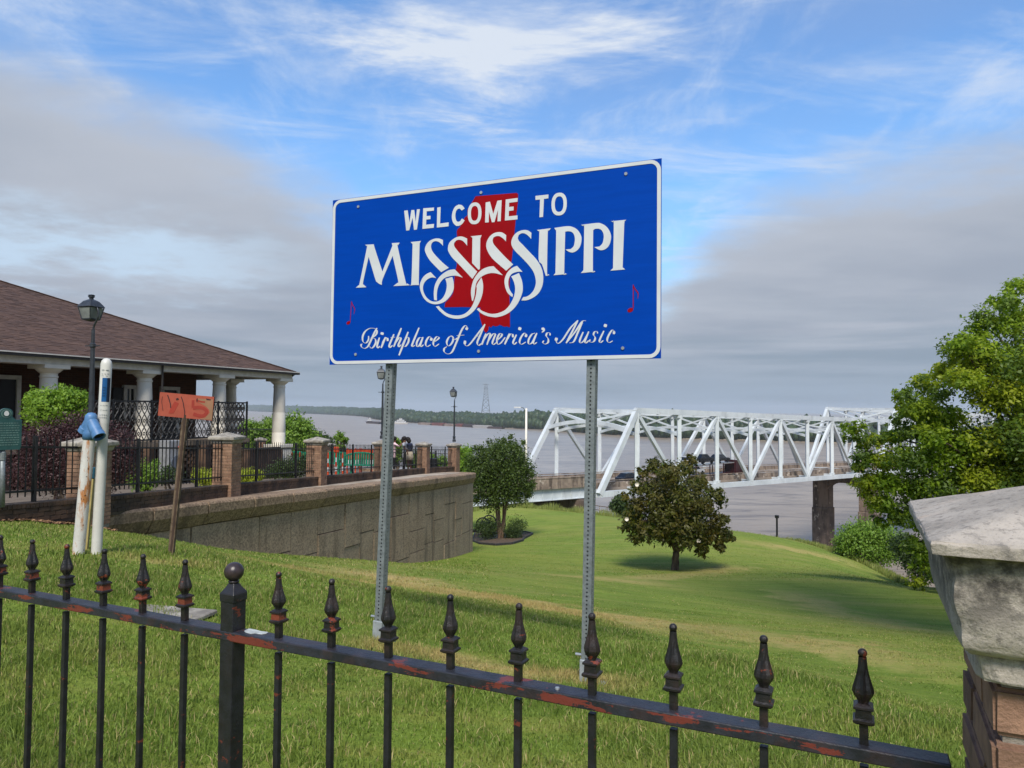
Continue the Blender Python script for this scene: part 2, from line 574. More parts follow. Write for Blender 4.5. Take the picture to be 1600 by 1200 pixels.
def steelwear(t, v, c, b):
    st = t.noise(t.vscale(v, (.5, .5, .12)), 1.0, 6, .62)
    c = t.mix(t.m('MULTIPLY', t.sm(st, .52, .74), .45), c, lin(150, 152, 150))
    return t.mix(t.m('MULTIPLY', t.sm(t.noise(v, .9, 6, .7), .60, .74), .40), c, lin(146, 122, 100))
mat('bridge_white', (.58, .62, .64), (.48, .52, .545), rough=.55, scale=.35, extra=steelwear)
def stained(t, v, c, b):
    s = t.noise(t.vscale(v, (.9, .9, .16)), 1.0, 6, .65)
    c = t.mix(t.m('MULTIPLY', t.sm(s, .47, .62), .8), c, lin(66, 56, 50))
    return t.mix(t.m('MULTIPLY', t.sm(t.noise(v, .7, 6, .7), .58, .68), .75), c, lin(206, 192, 176))
mat('old_concrete', lin(152, 136, 120), lin(118, 104, 92), rough=.92, scale=.6, bump=.2, bscale=4, extra=stained)
mat('road_deck', lin(150, 136, 122), lin(130, 118, 106), rough=.9, scale=.3)
mat('pier_concrete', lin(120, 104, 92), lin(84, 72, 64), rough=.92, scale=.22, bump=.2, bscale=2, extra=stained)
mat('car_black', lin(16, 17, 20), rough=.25, spec=.6)
mat('car_blue', lin(30, 36, 48), rough=.25, spec=.6)
mat('car_white', (.7, .7, .7), rough=.3)
mat('truck_red', lin(58, 20, 24), rough=.4)
mat('tyre', lin(22, 22, 22), rough=.8)
mat('chrome', (.6, .6, .6), rough=.25, metal=.9)
mat('barge_red', lin(126, 74, 68), lin(104, 62, 58), rough=.8, scale=.05)
mat('barge_tan', lin(150, 132, 120), lin(128, 110, 100), rough=.8, scale=.05)
mat('barge_dark', lin(74, 62, 62), rough=.8)
mat('barge_grey', lin(176, 172, 168), rough=.8)
mat('tower_steel', lin(120, 128, 136), rough=.6)
mat('skin', lin(110, 74, 56), rough=.6)
mat('hair', lin(26, 20, 18), rough=.8)
mat('shirt_pink', lin(222, 190, 196), rough=.8)
mat('shirt_grey', lin(120, 122, 130), lin(170, 172, 178), rough=.8, scale=30, vs=(3, 3, .2), lo=.45, hi=.55)
mat('top_navy', lin(36, 42, 66), rough=.8)
mat('trouser_black', lin(20, 20, 24), rough=.8)
mat('cloth_cream', lin(206, 190, 164), rough=.85)
mat('shoe_white', (.7, .7, .7), rough=.6)
leafmat('leaf_oak', lin(98, 128, 26), lin(138, 162, 44), trans=.45, c3=lin(158, 164, 38), patch=.45)
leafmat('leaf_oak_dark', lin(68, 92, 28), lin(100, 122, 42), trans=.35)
leafmat('leaf_magnolia', lin(30, 54, 14), lin(78, 98, 26), trans=.14, rough=.45, back=lin(80, 76, 34), spec=.22, c3=lin(98, 82, 28), patch=1.3)
leafmat('leaf_myrtle', lin(52, 70, 26), lin(84, 102, 40), trans=.3)
leafmat('leaf_bush', lin(88, 120, 36), lin(134, 164, 54), trans=.4)
leafmat('leaf_purple', lin(54, 38, 40), lin(84, 56, 56), trans=.2)
leafmat('leaf_dark', lin(44, 62, 30), lin(72, 90, 42), trans=.25)
leafmat('leaf_lime', lin(132, 148, 34), lin(168, 176, 60), trans=.4)
leafmat('leaf_mid', lin(90, 122, 40), lin(124, 152, 58), trans=.35)
leafmat('petal', lin(226, 216, 200), lin(236, 226, 214), trans=.2)
leafmat('forest_leaf', lin(40, 54, 32), lin(54, 70, 40), trans=.0)
leafmat('tall_grass_blade', lin(104, 120, 50), lin(140, 142, 80), trans=.3)

def lawn_nodes(name, blade):
    m = bpy.data.materials.new(name)
    m.use_nodes = True
    t = NT(m.node_tree)
    b = m.node_tree.nodes['Principled BSDF']
    ge = t.n('ShaderNodeNewGeometry')
    v = ge.outputs['Position']
    sp = t.n('ShaderNodeSeparateXYZ')
    t.put(sp.inputs[0], v)
    x, y, z = sp.outputs
    n1 = t.noise(v, .22, 5, .6)
    n2 = t.noise(v, 1.1, 6, .62)
    n3 = t.noise(t.vscale(v, (.16, .9, 1), (0, 0, 0), (0, 0, R(-14))), 1.0, 5, .6)     # mower lanes and dry streaks along the slope
    n4 = t.noise(v, 7, 5, .65)
    n5 = t.noise(t.vscale(v, (.5, 5, 1), (0, 0, 0), (0, 0, R(-10))), 1.0, 6, .7)
    g = t.mix(t.sm(n2, .3, .7), lin(98, 120, 44), lin(120, 141, 55))
    g = t.mix(t.m('MULTIPLY', t.sm(n1, .42, .62), .55), g, lin(142, 144, 68))
    g = t.mix(t.m('MULTIPLY', t.sm(n3, .48, .66), .62), g, lin(146, 142, 78))
    g = t.mix(t.m('MULTIPLY', t.sm(n5, .48, .66), .6), g, lin(150, 148, 76))
    g = t.mix(t.m('MULTIPLY', t.sm(n5, .50, .34), .6), g, lin(92, 110, 42))
    g = t.mix(t.m('MULTIPLY', t.sm(n4, .5, .75), .45), g, lin(84, 102, 40))
    # worn track across the lawn, straw-coloured
    def streak(x0, y0, x1, y1, w, amt, g):
        L = math.hypot(x1 - x0, y1 - y0)
        ux, uy = (x1 - x0) / L, (y1 - y0) / L
        a = t.m('ADD', t.m('MULTIPLY', t.m('SUBTRACT', x, x0), ux), t.m('MULTIPLY', t.m('SUBTRACT', y, y0), uy))
        q = t.m('ADD', t.m('MULTIPLY', t.m('SUBTRACT', x, x0), -uy), t.m('MULTIPLY', t.m('SUBTRACT', y, y0), ux))
        q = t.m('ADD', q, t.m('MULTIPLY', t.m('SUBTRACT', n2, .5), w * 3.4))
        k = t.m('MULTIPLY', t.sm(t.m('ABSOLUTE', q), w, w * .25), t.m('MULTIPLY', t.sm(a, -w, w), t.sm(a, L + w, L - w)))
        k = t.m('MULTIPLY', k, t.sm(n4, .30, .62, .45, 1.0))
        return t.mix(t.m('MULTIPLY', k, amt), g, lin(186, 160, 108))
    if blade:
        rr = ge.outputs['Random Per Island']
        g = t.mix(t.sm(rr, .5, .0, 0.0, .55), g, lin(66, 90, 30))
        g = t.mix(t.sm(rr, .35, .8, 0.0, .48), g, lin(146, 168, 84))
        g = t.mix(t.sm(ge.outputs['Random Per Island'], .89, .92), g, lin(178, 164, 112))
    else:
        g = t.mix(t.m('MULTIPLY', t.noise(v, 60, 3, .7), .5), g, lin(98, 114, 46))
    for s in STREAKS:
        g = streak(*s, g)
    t.put(b.inputs['Base Color'], g)
    b.inputs['Roughness'].default_value = .6 if blade else .9
    b.inputs['Specular IOR Level'].default_value = .25 if blade else .1
    if blade:
        tr = t.n('ShaderNodeBsdfTranslucent')
        t.put(tr.inputs[0], g)
        mx = t.n('ShaderNodeMixShader')
        mx.inputs[0].default_value = .35
        t.t.links.new(b.outputs[0], mx.inputs[1])
        t.t.links.new(tr.outputs[0], mx.inputs[2])
        t.t.links.new(mx.outputs[0], m.node_tree.nodes['Material Output'].inputs[0])
    else:
        bp = t.n('ShaderNodeBump')
        bp.inputs['Strength'].default_value = .8
        bp.inputs['Distance'].default_value = .04
        t.put(bp.inputs['Height'], t.m('ADD', t.noise(v, 22, 6, .75), t.m('MULTIPLY', n4, .6)))
        t.t.links.new(bp.outputs[0], b.inputs['Normal'])
    MATS[name] = m

def water_mat():
    m = bpy.data.materials.new('river_water')
    m.use_nodes = True
    t = NT(m.node_tree)
    b = m.node_tree.nodes['Principled BSDF']
    v = t.n('ShaderNodeNewGeometry').outputs['Position']
    n = t.noise(t.vscale(v, (.010, .035, 1), (0, 0, 0), (0, 0, R(18))), 1.0, 6, .6, .4)
    n2 = t.noise(t.vscale(v, (.05, .16, 1), (0, 0, 0), (0, 0, R(12))), 1.0, 5, .6, .8)
    c = t.mix(t.sm(n, .35, .65), lin(132, 118, 102), lin(150, 136, 118))
    c = t.mix(t.m('MULTIPLY', t.sm(n2, .50, .64), .75), c, lin(96, 84, 72))
    t.put(b.inputs['Base Color'], c)
    b.inputs['Roughness'].default_value = .32
    b.inputs['Specular IOR Level'].default_value = .25
    bp = t.n('ShaderNodeBump')
    bp.inputs['Strength'].default_value = .45
    bp.inputs['Distance'].default_value = .6
    t.put(bp.inputs['Height'], t.m('ADD', t.noise(t.vscale(v, (.25, .6, 1)), 1.0, 4, .6), t.m('MULTIPLY', n2, 1.0)))
    t.t.links.new(bp.outputs[0], b.inputs['Normal'])
    MATS['river_water'] = m
water_mat()
# ------------------------------------------------------------------ the lie of the land
RIVER_Z = -35.0
def zt(y):                                   # terrace and its ledge fall gently towards the river
    return -1.96 - .055 * (y - 16.3)
ctrl = [tuple(P(*q)) for q in [
    (122, 866, 7), (152, 865, 7.1), (265, 862, 7.7), (30, 815, 10.4), (193, 834, 12.4), (300, 856, 14.3), (450, 870, 17.8), (588, 881, 22.7),
    (660, 878, 26.8), (740, 862, 34.3), (592, 1003, 5.15), (916, 1068, 4.6), (1120, 1028, 5.2), (1300, 1068, 4.9), (1490, 1118, 4.6),
    (1055, 892, 30), (1200, 878, 33), (785, 850, 40), (900, 832, 46), (850, 802, 60), (760, 795, 64), (950, 808, 60), (1050, 820, 58),
    (1150, 833, 55), (1250, 847, 50), (1350, 882, 42), (1430, 922, 36), (1480, 1040, 7.5), (1400, 985, 12), (1450, 962, 18), (1300, 902, 25),
    (1120, 1022, 6.9), (1300, 1060, 6.6), (1480, 1106, 6.2), (1000, 985, 8.2), (700, 935, 9.5), (500, 905, 10.5), (820, 900, 16)]]
ctrl += [(0, -4, -1.65), (-6, -4, -1.6), (6, -4, -1.75), (0, 1, -1.64), (-1.3, 2, -1.62), (.5, 1, -1.66), (1.5, .6, -1.7), (3, 2, -1.85), (-5, 2, -1.55),
         (0, 76, -11.5), (-8, 84, -14), (15, 76, -13.5), (30, 60, -14.5), (0, 110, -26), (20, 110, -28), (40, 80, -26), (60, 40, -22), (0, 150, -37.5),
         (60, 100, -38), (40, 140, -38), (-30, 150, -38), (-60, 100, -32), (26, 42, -11), (22, 28, -7.8), (20, 18, -5.2), (15, 9, -3.2), (30, 8, -4.6), (40, 20, -9),
         (-30, 10, -2), (-20, 5, -1.5), (-10, 5, -1.35), (-15, -5, -1.5), (-15, 25, -5), (-15, 40, -7.5), (-10, 50, -10), (-22, 62, -14), (-12, 70, -14),
         (-45, 40, -10), (-45, 80, -24), (80, 120, -40), (80, 0, -14), (-80, 60, -22), (-80, 150, -38), (80, 60, -34)]
CT = np.array(ctrl)
def _phi(r2):
    return np.where(r2 > 0, .5 * r2 * np.log(np.maximum(r2, 1e-12)), 0)
_n = len(CT)
_A = np.zeros((_n + 3, _n + 3))
_d = ((CT[:, None, :2] - CT[None, :, :2]) ** 2).sum(-1)
_A[:_n, :_n] = _phi(_d) + np.eye(_n) * .25
_A[:_n, _n] = 1
_A[:_n, _n + 1:] = CT[:, :2]
_A[_n, :_n] = 1
_A[_n + 1:, :_n] = CT[:, :2].T
_w = np.linalg.solve(_A, np.concatenate([CT[:, 2], np.zeros(3)]))
def ground(x, y):
    x = np.atleast_1d(np.asarray(x, float))
    y = np.atleast_1d(np.asarray(y, float))
    o = np.empty(x.shape)
    for i in range(0, len(x), 20000):
        xs, ys = x[i:i + 20000], y[i:i + 20000]
        d2 = (xs[:, None] - CT[None, :, 0]) ** 2 + (ys[:, None] - CT[None, :, 1]) ** 2
        o[i:i + 20000] = _phi(d2) @ _w[:_n] + _w[_n] + _w[_n + 1] * xs + _w[_n + 2] * ys
    near = np.exp(-np.maximum(0, y - 5) / 12)
    o += .012 * near * (np.sin(2.3 * x + .7 * y) * np.sin(1.9 * y - .4 * x)) + .06 * (1 - near) * np.sin(.31 * x + .2) * np.sin(.27 * y)
    return o
def gz(x, y):
    return float(ground(x, y)[0])
def hit(px, py, d0=3.5, d1=110):
    r = ray(px, py)
    ds = np.geomspace(d0, d1, 400)
    h = r.z * ds - ground(r.x * ds, ds)
    k = np.argmax(h < 0)
    d = ds[k] if k else d1
    return Vector((r.x * d, d, gz(r.x * d, d)))
def on(px, d):
    """ground point on the bearing of a pixel column at a given distance"""
    x = ray(px, 645).x * d
    return Vector((x, d, gz(x, d)))

_s = [(hit(560, 893), hit(1060, 985), 1.1, .80), (hit(350, 868), hit(640, 903), .5, .45), (hit(850, 897), hit(1040, 915), 1.7, .55), (hit(980, 905), hit(1150, 885), 1.2, .5),
      (hit(560, 1005), hit(980, 1078), .22, .7), (hit(1130, 985), hit(1440, 1030), 1.0, .6), (hit(1180, 850), hit(1330, 880), 1.6, .55), (hit(1240, 925), hit(1430, 985), 1.0, .4), (hit(210, 872), hit(330, 885), .3, .5)]
STREAKS = [(a.x, a.y, b.x, b.y, w, k) for a, b, w, k in _s]
lawn_nodes('lawn_turf', False)
lawn_nodes('grass_blade', True)

# top edge of the retaining wall, left to right
WALL = crom([(-9.3, 6.0), (-7.6, 9.6), (-6.62, 12.3), (-5.95, 15.3), (-4.95, 19.4), (-4.02, 23.6), (-3.05, 27.6), (-2.2, 31.6), (-1.70, 34.4)], 12)
WALL = np.array(WALL)
FENCE = np.array(crom([(-7.95, 6.5), (-7.25, 9.2), (-6.74, 11.8), (-6.28, 16.3), (-5.64, 21.4), (-4.74, 27), (-3.88, 32.6), (-2.72, 36)], 12))
BACK = np.array([(-2.72, 36), (-6.6, 39.6), (-11.0, 43.0), (-16, 46.5)])
def wall_x(y):
    return np.interp(y, WALL[:, 1], WALL[:, 0])
xs = np.unique(np.concatenate([np.arange(-90, -14, 2.5), np.arange(-14, -6, .5), np.arange(-6, 6, .2), np.arange(6, 26, .5), np.arange(26, 92, 2.5)]))
ys = np.unique(np.concatenate([np.arange(-12, -2, 1), np.arange(-2, 14, .2), np.arange(14, 75, .6), np.arange(75, 170, 3)]))
gx, gy = np.meshgrid(xs, ys)
zz = ground(gx.ravel(), gy.ravel())
vv = np.stack([gx.ravel(), gy.ravel(), zz], 1)
nx, ny = len(xs), len(ys)
ii = np.arange(nx * ny).reshape(ny, nx)
q = np.stack([ii[:-1, :-1], ii[:-1, 1:], ii[1:, 1:], ii[1:, :-1]], -1).reshape(-1, 4)
cx, cy = vv[q, 0].mean(1), vv[q, 1].mean(1)
keep = ~((cx < wall_x(cy) - .45) & (cy > 10.2) & (cy < 34.6))
q = q[keep]
o = obj('lawn', mesh_np('lawn', vv, q.ravel(), np.arange(len(q)) * 4, np.full(len(q), 4)), 'lawn_turf', smooth=True)
tag(o, kind='structure')

# grass blades on the near lawn
def blades(name, x, y, h, w, m, lean=.6, z0=None):
    n = len(x)
    z = ground(x, y) - .004 if z0 is None else z0
    a = nr.uniform(0, 2 * PI, n)
    ln = np.abs(nr.normal(0, lean, n))
    la = nr.uniform(0, 2 * PI, n)
    wx, wy = np.cos(a) * w / 2, np.sin(a) * w / 2
    lx, ly = np.cos(la) * ln * h, np.sin(la) * ln * h
    v = np.empty((n, 5, 3))
    v[:, 0] = np.stack([x - wx, y - wy, z], 1)
    v[:, 1] = np.stack([x + wx, y + wy, z], 1)
    v[:, 2] = np.stack([x + wx * .8 + lx * .35, y + wy * .8 + ly * .35, z + h * .55], 1)
    v[:, 3] = np.stack([x - wx * .8 + lx * .35, y - wy * .8 + ly * .35, z + h * .55], 1)
    v[:, 4] = np.stack([x + lx, y + ly, z + h * (1 - .25 * np.minimum(ln, 1.5))], 1)
    b = np.arange(n)[:, None] * 5
    loops = np.concatenate([b + np.array([[0, 1, 2, 3]]), b + np.array([[3, 2, 4]])], 1).ravel()
    st = (np.arange(n)[:, None] * 7 + np.array([[0, 4]])).ravel()
    tot = np.tile([4, 3], n)
    o = obj(name, mesh_np(name, v.reshape(-1, 3), loops, st, tot), m)
    return tag(o, kind='stuff')
def wedge(n, d0, d1, p=1.0):
    d = (nr.uniform(0, 1, n) * (d1 ** p - d0 ** p) + d0 ** p) ** (1 / p)
    u = nr.uniform(-.74, .74, n)
    return u * d, d
_e = [hit(940, 962), hit(1000, 984), hit(1120, 1027), hit(1300, 1067), hit(1490, 1117)]
EDX, EDY = [-1.0, -.3] + [q.x for q in _e] + [6], [30, 12] + [q.y for q in _e] + [4.0]
gxs, gys, ghs, gws = [], [], [], []
for n, d0, d1, h0, w0, p in ((105000, 1.15, 3.2, .036, .0040, 2), (150000, 3.2, 6.5, .038, .0052, 1.7), (130000, 6.5, 12, .034, .009, 1.3), (70000, 12, 24, .028, .016, 1.0), (80000, 24, 48, .045, .034, 1.0)):
    x, y = wedge(n, d0, d1, p)
    if d0 < 12:
        k_ = n // 4
        d_ = (nr.uniform(0, 1, k_) * (d1 ** p - max(d0, .6) ** p) + d0 ** p) ** (1 / p)
        u_ = nr.uniform(.74, 1.15, k_) * np.where(nr.uniform(0, 1, k_) < .6, -1, 1)
        x, y, n = np.concatenate([x, u_ * d_]), np.concatenate([y, d_]), n + k_
    clump = np.sin(x * 5.1 + 1.3 * np.sin(y * 3.7)) * np.sin(y * 4.3 + 1.7 * np.sin(x * 2.9))
    h = h0 * nr.uniform(.45, 1.35, n) * (1 + .55 * clump)
    h = h * np.where(y > np.interp(x, EDX, EDY), .45, 1.12)
    gxs.append(x); gys.append(y); ghs.append(h); gws.append(w0 * nr.uniform(.6, 1.3, n))
x, y, h, w = map(np.concatenate, (gxs, gys, ghs, gws))
SLB = hit(238, 956)
slab = (np.abs(x - SLB.x) < .44) & (np.abs(y - SLB.y + (x - SLB.x) * .25) < .17) & (nr.uniform(0, 1, len(x)) > .32 + .7 * np.clip((np.abs(x - SLB.x) - .30) / .14, 0, 1))     # leave the flat stone in the turf bare
ok = (~((x < wall_x(y) + .06) & (y > 10))) & (~slab)
x, y, h, w = x[ok], y[ok], h[ok], w[ok]
blades('grass', x, y, h, w, 'grass_blade')
g = MB()
g.box((SLB.x, SLB.y, SLB.z - .010), (.86, .30, .03), rz=-.24)
tag(obj('paving_slab', g, 'coping_stone', bevel=.006), 'grey flat stone slab sunk in the turf behind the black spiked fence', 'paving slab')

# ------------------------------------------------------------------ river and the far shore
g = MB()
g.add([(-14000, -800, RIVER_Z), (14000, -800, RIVER_Z), (14000, 16000, RIVER_Z), (-14000, 16000, RIVER_Z)], [(0, 1, 2, 3)])
tag(obj('river', g, 'river_water'), kind='structure')
shore = []
for px, py in [(330, 641.3), (380, 641.9), (450, 645.0), (555, 649.6), (592, 655.4), (655, 661), (715, 664), (785, 668.6), (841, 671), (910, 676.3), (1039, 684.5), (1162, 688), (1234, 690), (1400, 695.5), (1600, 702), (1800, 708)]:
    r = ray(px, py)
    d = RIVER_Z / r.z
    shore.append((r.x * d, d))
shore = np.array(shore)
sh = np.array(crom(shore, 4))
far = np.stack([sh[:, 0] * 1.0 + 60, sh[:, 1] + 900], 1)
g = MB()
n = len(sh)
mudb = [(x, y, RIVER_Z - .3) for x, y in sh] + [(x * 1.004, y * 1.004 + 6, RIVER_Z + 1.6) for x, y in sh] + [(x, y, RIVER_Z + 3) for x, y in far]
g.add(mudb, [(i, i + 1, n + i + 1, n + i) for i in range(n - 1)] + [(n + i, n + i + 1, 2 * n + i + 1, 2 * n + i) for i in range(n - 1)])
mat('far_mud', lin(150, 136, 120), lin(110, 106, 84), rough=.95, scale=.02)
tag(obj('far_bank', g, 'far_mud'), kind='structure')
# the wood along it: every crown a lump of leafy facets
seg = np.linalg.norm(np.diff(sh, axis=0), axis=1)
cum = np.concatenate([[0], np.cumsum(seg)])
tv, tf, nb = [], [], 0
bm = bmesh.new()
bmesh.ops.create_icosphere(bm, subdivisions=2, radius=1)
IV = np.array([v.co[:] for v in bm.verts])
IF = np.array([[v.index for v in f.verts] for f in bm.faces])
bm.free()
pos = []
s = 0.0
while s < cum[-1]:
    p = np.array([np.interp(s, cum, sh[:, 0]), np.interp(s, cum, sh[:, 1])])
    dist = np.linalg.norm(p)
    step = max(5.0, dist * .0048)
    for row in range(5):
        pos.append((p[0] + nr.uniform(-3, 3), p[1] + 7 + row * (6 + dist * .008) + nr.uniform(-3, 3), step, row))
    s += step * nr.uniform(.7, 1.3)
for x0, y0, st, row in pos:
    hgt = nr.uniform(18, 25) + row * 1.3 + 2.5 * math.sin(x0 * .011) + 2 * math.sin(x0 * .037)
    rad = max(st * .85, nr.uniform(3.6, 6.2))
    if row == 0: hgt *= nr.uniform(.35, .7)
    jit = 1 + nr.uniform(-.34, .34, (len(IV), 1))
    v = IV * jit * np.array([rad, rad, max(rad * 1.15, hgt * .30)]) + np.array([x0, y0, RIVER_Z + 2 + hgt * .70])
    v[IV[:, 2] < -.5, 2] = RIVER_Z + 1
    tv.append(v)
    tf.append(IF + nb)
    nb += len(IV)
tv, tf = np.concatenate(tv), np.concatenate(tf)
tag(obj('forest', mesh_np('forest', tv, tf.ravel(), np.arange(len(tf)) * 3, np.full(len(tf), 3)), 'forest_leaf'), kind='stuff')

# lattice mast on the far bank
r = ray(759, 646)
D = 2050.0
bx, by = r.x * D, D
ztop = P(759, 600, D).z
T = thing('transmission_tower', 'tall steel lattice power line tower rising above the far bank forest', 'pylon', (bx, by, RIVER_Z + 2))
def lattice(name, z0, z1, w0, w1, k, th):
    g = MB()
    for i in range(k):
        za, zb = z0 + (z1 - z0) * i / k, z0 + (z1 - z0) * (i + 1) / k
        wa, wb = w0 + (w1 - w0) * i / k, w0 + (w1 - w0) * (i + 1) / k
        ca = [(bx + sx * wa, by + sy * wa, za) for sx, sy in ((-1, -1), (1, -1), (1, 1), (-1, 1))]
        cb = [(bx + sx * wb, by + sy * wb, zb) for sx, sy in ((-1, -1), (1, -1), (1, 1), (-1, 1))]
        for j in range(4):
            g.bar(ca[j], cb[j], th)
            g.bar(ca[j], cb[(j + 1) % 4], th * .6)
            g.bar(ca[(j + 1) % 4], cb[j], th * .6)
            g.bar(cb[j], cb[(j + 1) % 4], th * .7)
    return obj(name, g, 'tower_steel', T)
lattice('tower_base', RIVER_Z + 2, ztop - 44, 14, 7.2, 4, 1.1)
lattice('tower_mast', ztop - 44, ztop, 7.2, 3.0, 6, .9)
for zc, hw in ((ztop - 2, 9), (ztop - 12, 7)):
    g = MB()
    g.bar((bx - hw, by, zc), (bx + hw, by, zc), .9)
    g.bar((bx - hw, by, zc), (bx, by, zc + 2.5), .6)
    g.bar((bx + hw, by, zc), (bx, by, zc + 2.5), .6)
    obj('cross_arm', g, 'tower_steel', T)

# barges moored and under way along the far bank
def wpt(px, py):
    r = ray(px, py)
    return r * (RIVER_Z / r.z)
def barge(px0, px1, py0, py1, m, lbl, h, cargo=None):
    a, b = wpt(px0, py0), wpt(px1, py1)
    d = (b - a)
    L = d.length
    d.normalize()
    nrm = Vector((-d.y, d.x, 0))
    if nrm.y < 0: nrm = -nrm
    T = thing('barge', lbl, 'barge', (a + b) / 2, 'barges moored along the far bank')
    prof = [(0, h), (L * .08, 0), (L * .92, 0), (L, h)]
    g = MB()
    g.prism(prof, lambda u, v, t: a + d * u + nrm * t + Vector((0, 0, v)), 0, 11)
    obj('hull', g, m, T)
    g = MB()
    c = a + d * L / 2 + nrm * 5.5
    g.box((c.x, c.y, RIVER_Z + h + .5), (L * .84, 9, 1.0), rz=math.atan2(d.y, d.x))
    obj('hatch_cover', g, cargo or m, T)
    return T
barge(652, 654.5 + 18, 663.2, 664.2, 'barge_tan', 'tan hopper barge, first of the row right of the left sign post', 3.6)
for px0, px1, py0, py1, m, h, l in (
        (673.5, 692.5, 664.3, 665.3, 'barge_red', 4.6, 'dark red barge next along the far bank from the tan hopper barge'),
        (693, 711, 665.3, 666.3, 'barge_tan', 3.6, 'pale tan barge moored just left of the far street lamp post'),
        (711.5, 722, 666.3, 666.9, 'barge_red', 4.8, 'short red barge seen behind the far street lamp post'),
        (722.5, 737, 666.9, 667.9, 'barge_dark', 5.0, 'brown barge just right of the far street lamp post'),
        (737.5, 763, 667.9, 669.2, 'barge_grey', 4.0, 'pale grey barge below the lattice pylon on the far bank'),
        (760, 785, 669.6, 670.2, 'barge_dark', 2.4, 'low dark flat barge at the right end of the barge row'),
        (571, 592, 661.3, 662.6, 'barge_dark', 4.2, 'dark barge at the left end, under a small white pilot house')):
    barge(px0, px1, py0, py1, m, l, h)
def towboat(px, py, L, lbl):
    a = wpt(px, py)
    T = thing('towboat', lbl, 'towboat', a)
    g = MB()
    g.prism([(-L / 2, 0), (L / 2, 0), (L / 2 + 2, 3.2), (-L / 2 - 1, 3.2)], lambda u, v, t: a + Vector((u, t, v)), -5, 5)
    obj('hull', g, 'barge_grey', T)
    for z, l, h in ((3.2, L * .72, 3.4), (6.6, L * .48, 3.0), (9.6, L * .2, 3.4)):
        g = MB()
        g.box(a + Vector((0, 0, z + h / 2)), (l, 8 - z * .3, h))
        o = obj('deck_house' if z < 9 else 'pilot_house', g, 'white_paint', T)
        g = MB()
        g.box(a + Vector((0, -(8 - z * .3) / 2 - .03, z + h * .6)), (l * .9, .1, h * .3))
        obj('window_band', g, 'dark_glass', o)
    g = MB()
    g.tube([a + Vector((-L * .2, 1, 9)), a + Vector((-L * .2, 1, 14))], .5, 6)
    obj('funnel', g, 'barge_dark', T)
towboat(626, 662.3, 34, 'white towboat with stepped deck houses right of the left sign post')
towboat(578, 660.8, 16, 'small white pilot house boat at the left end of the barge row')

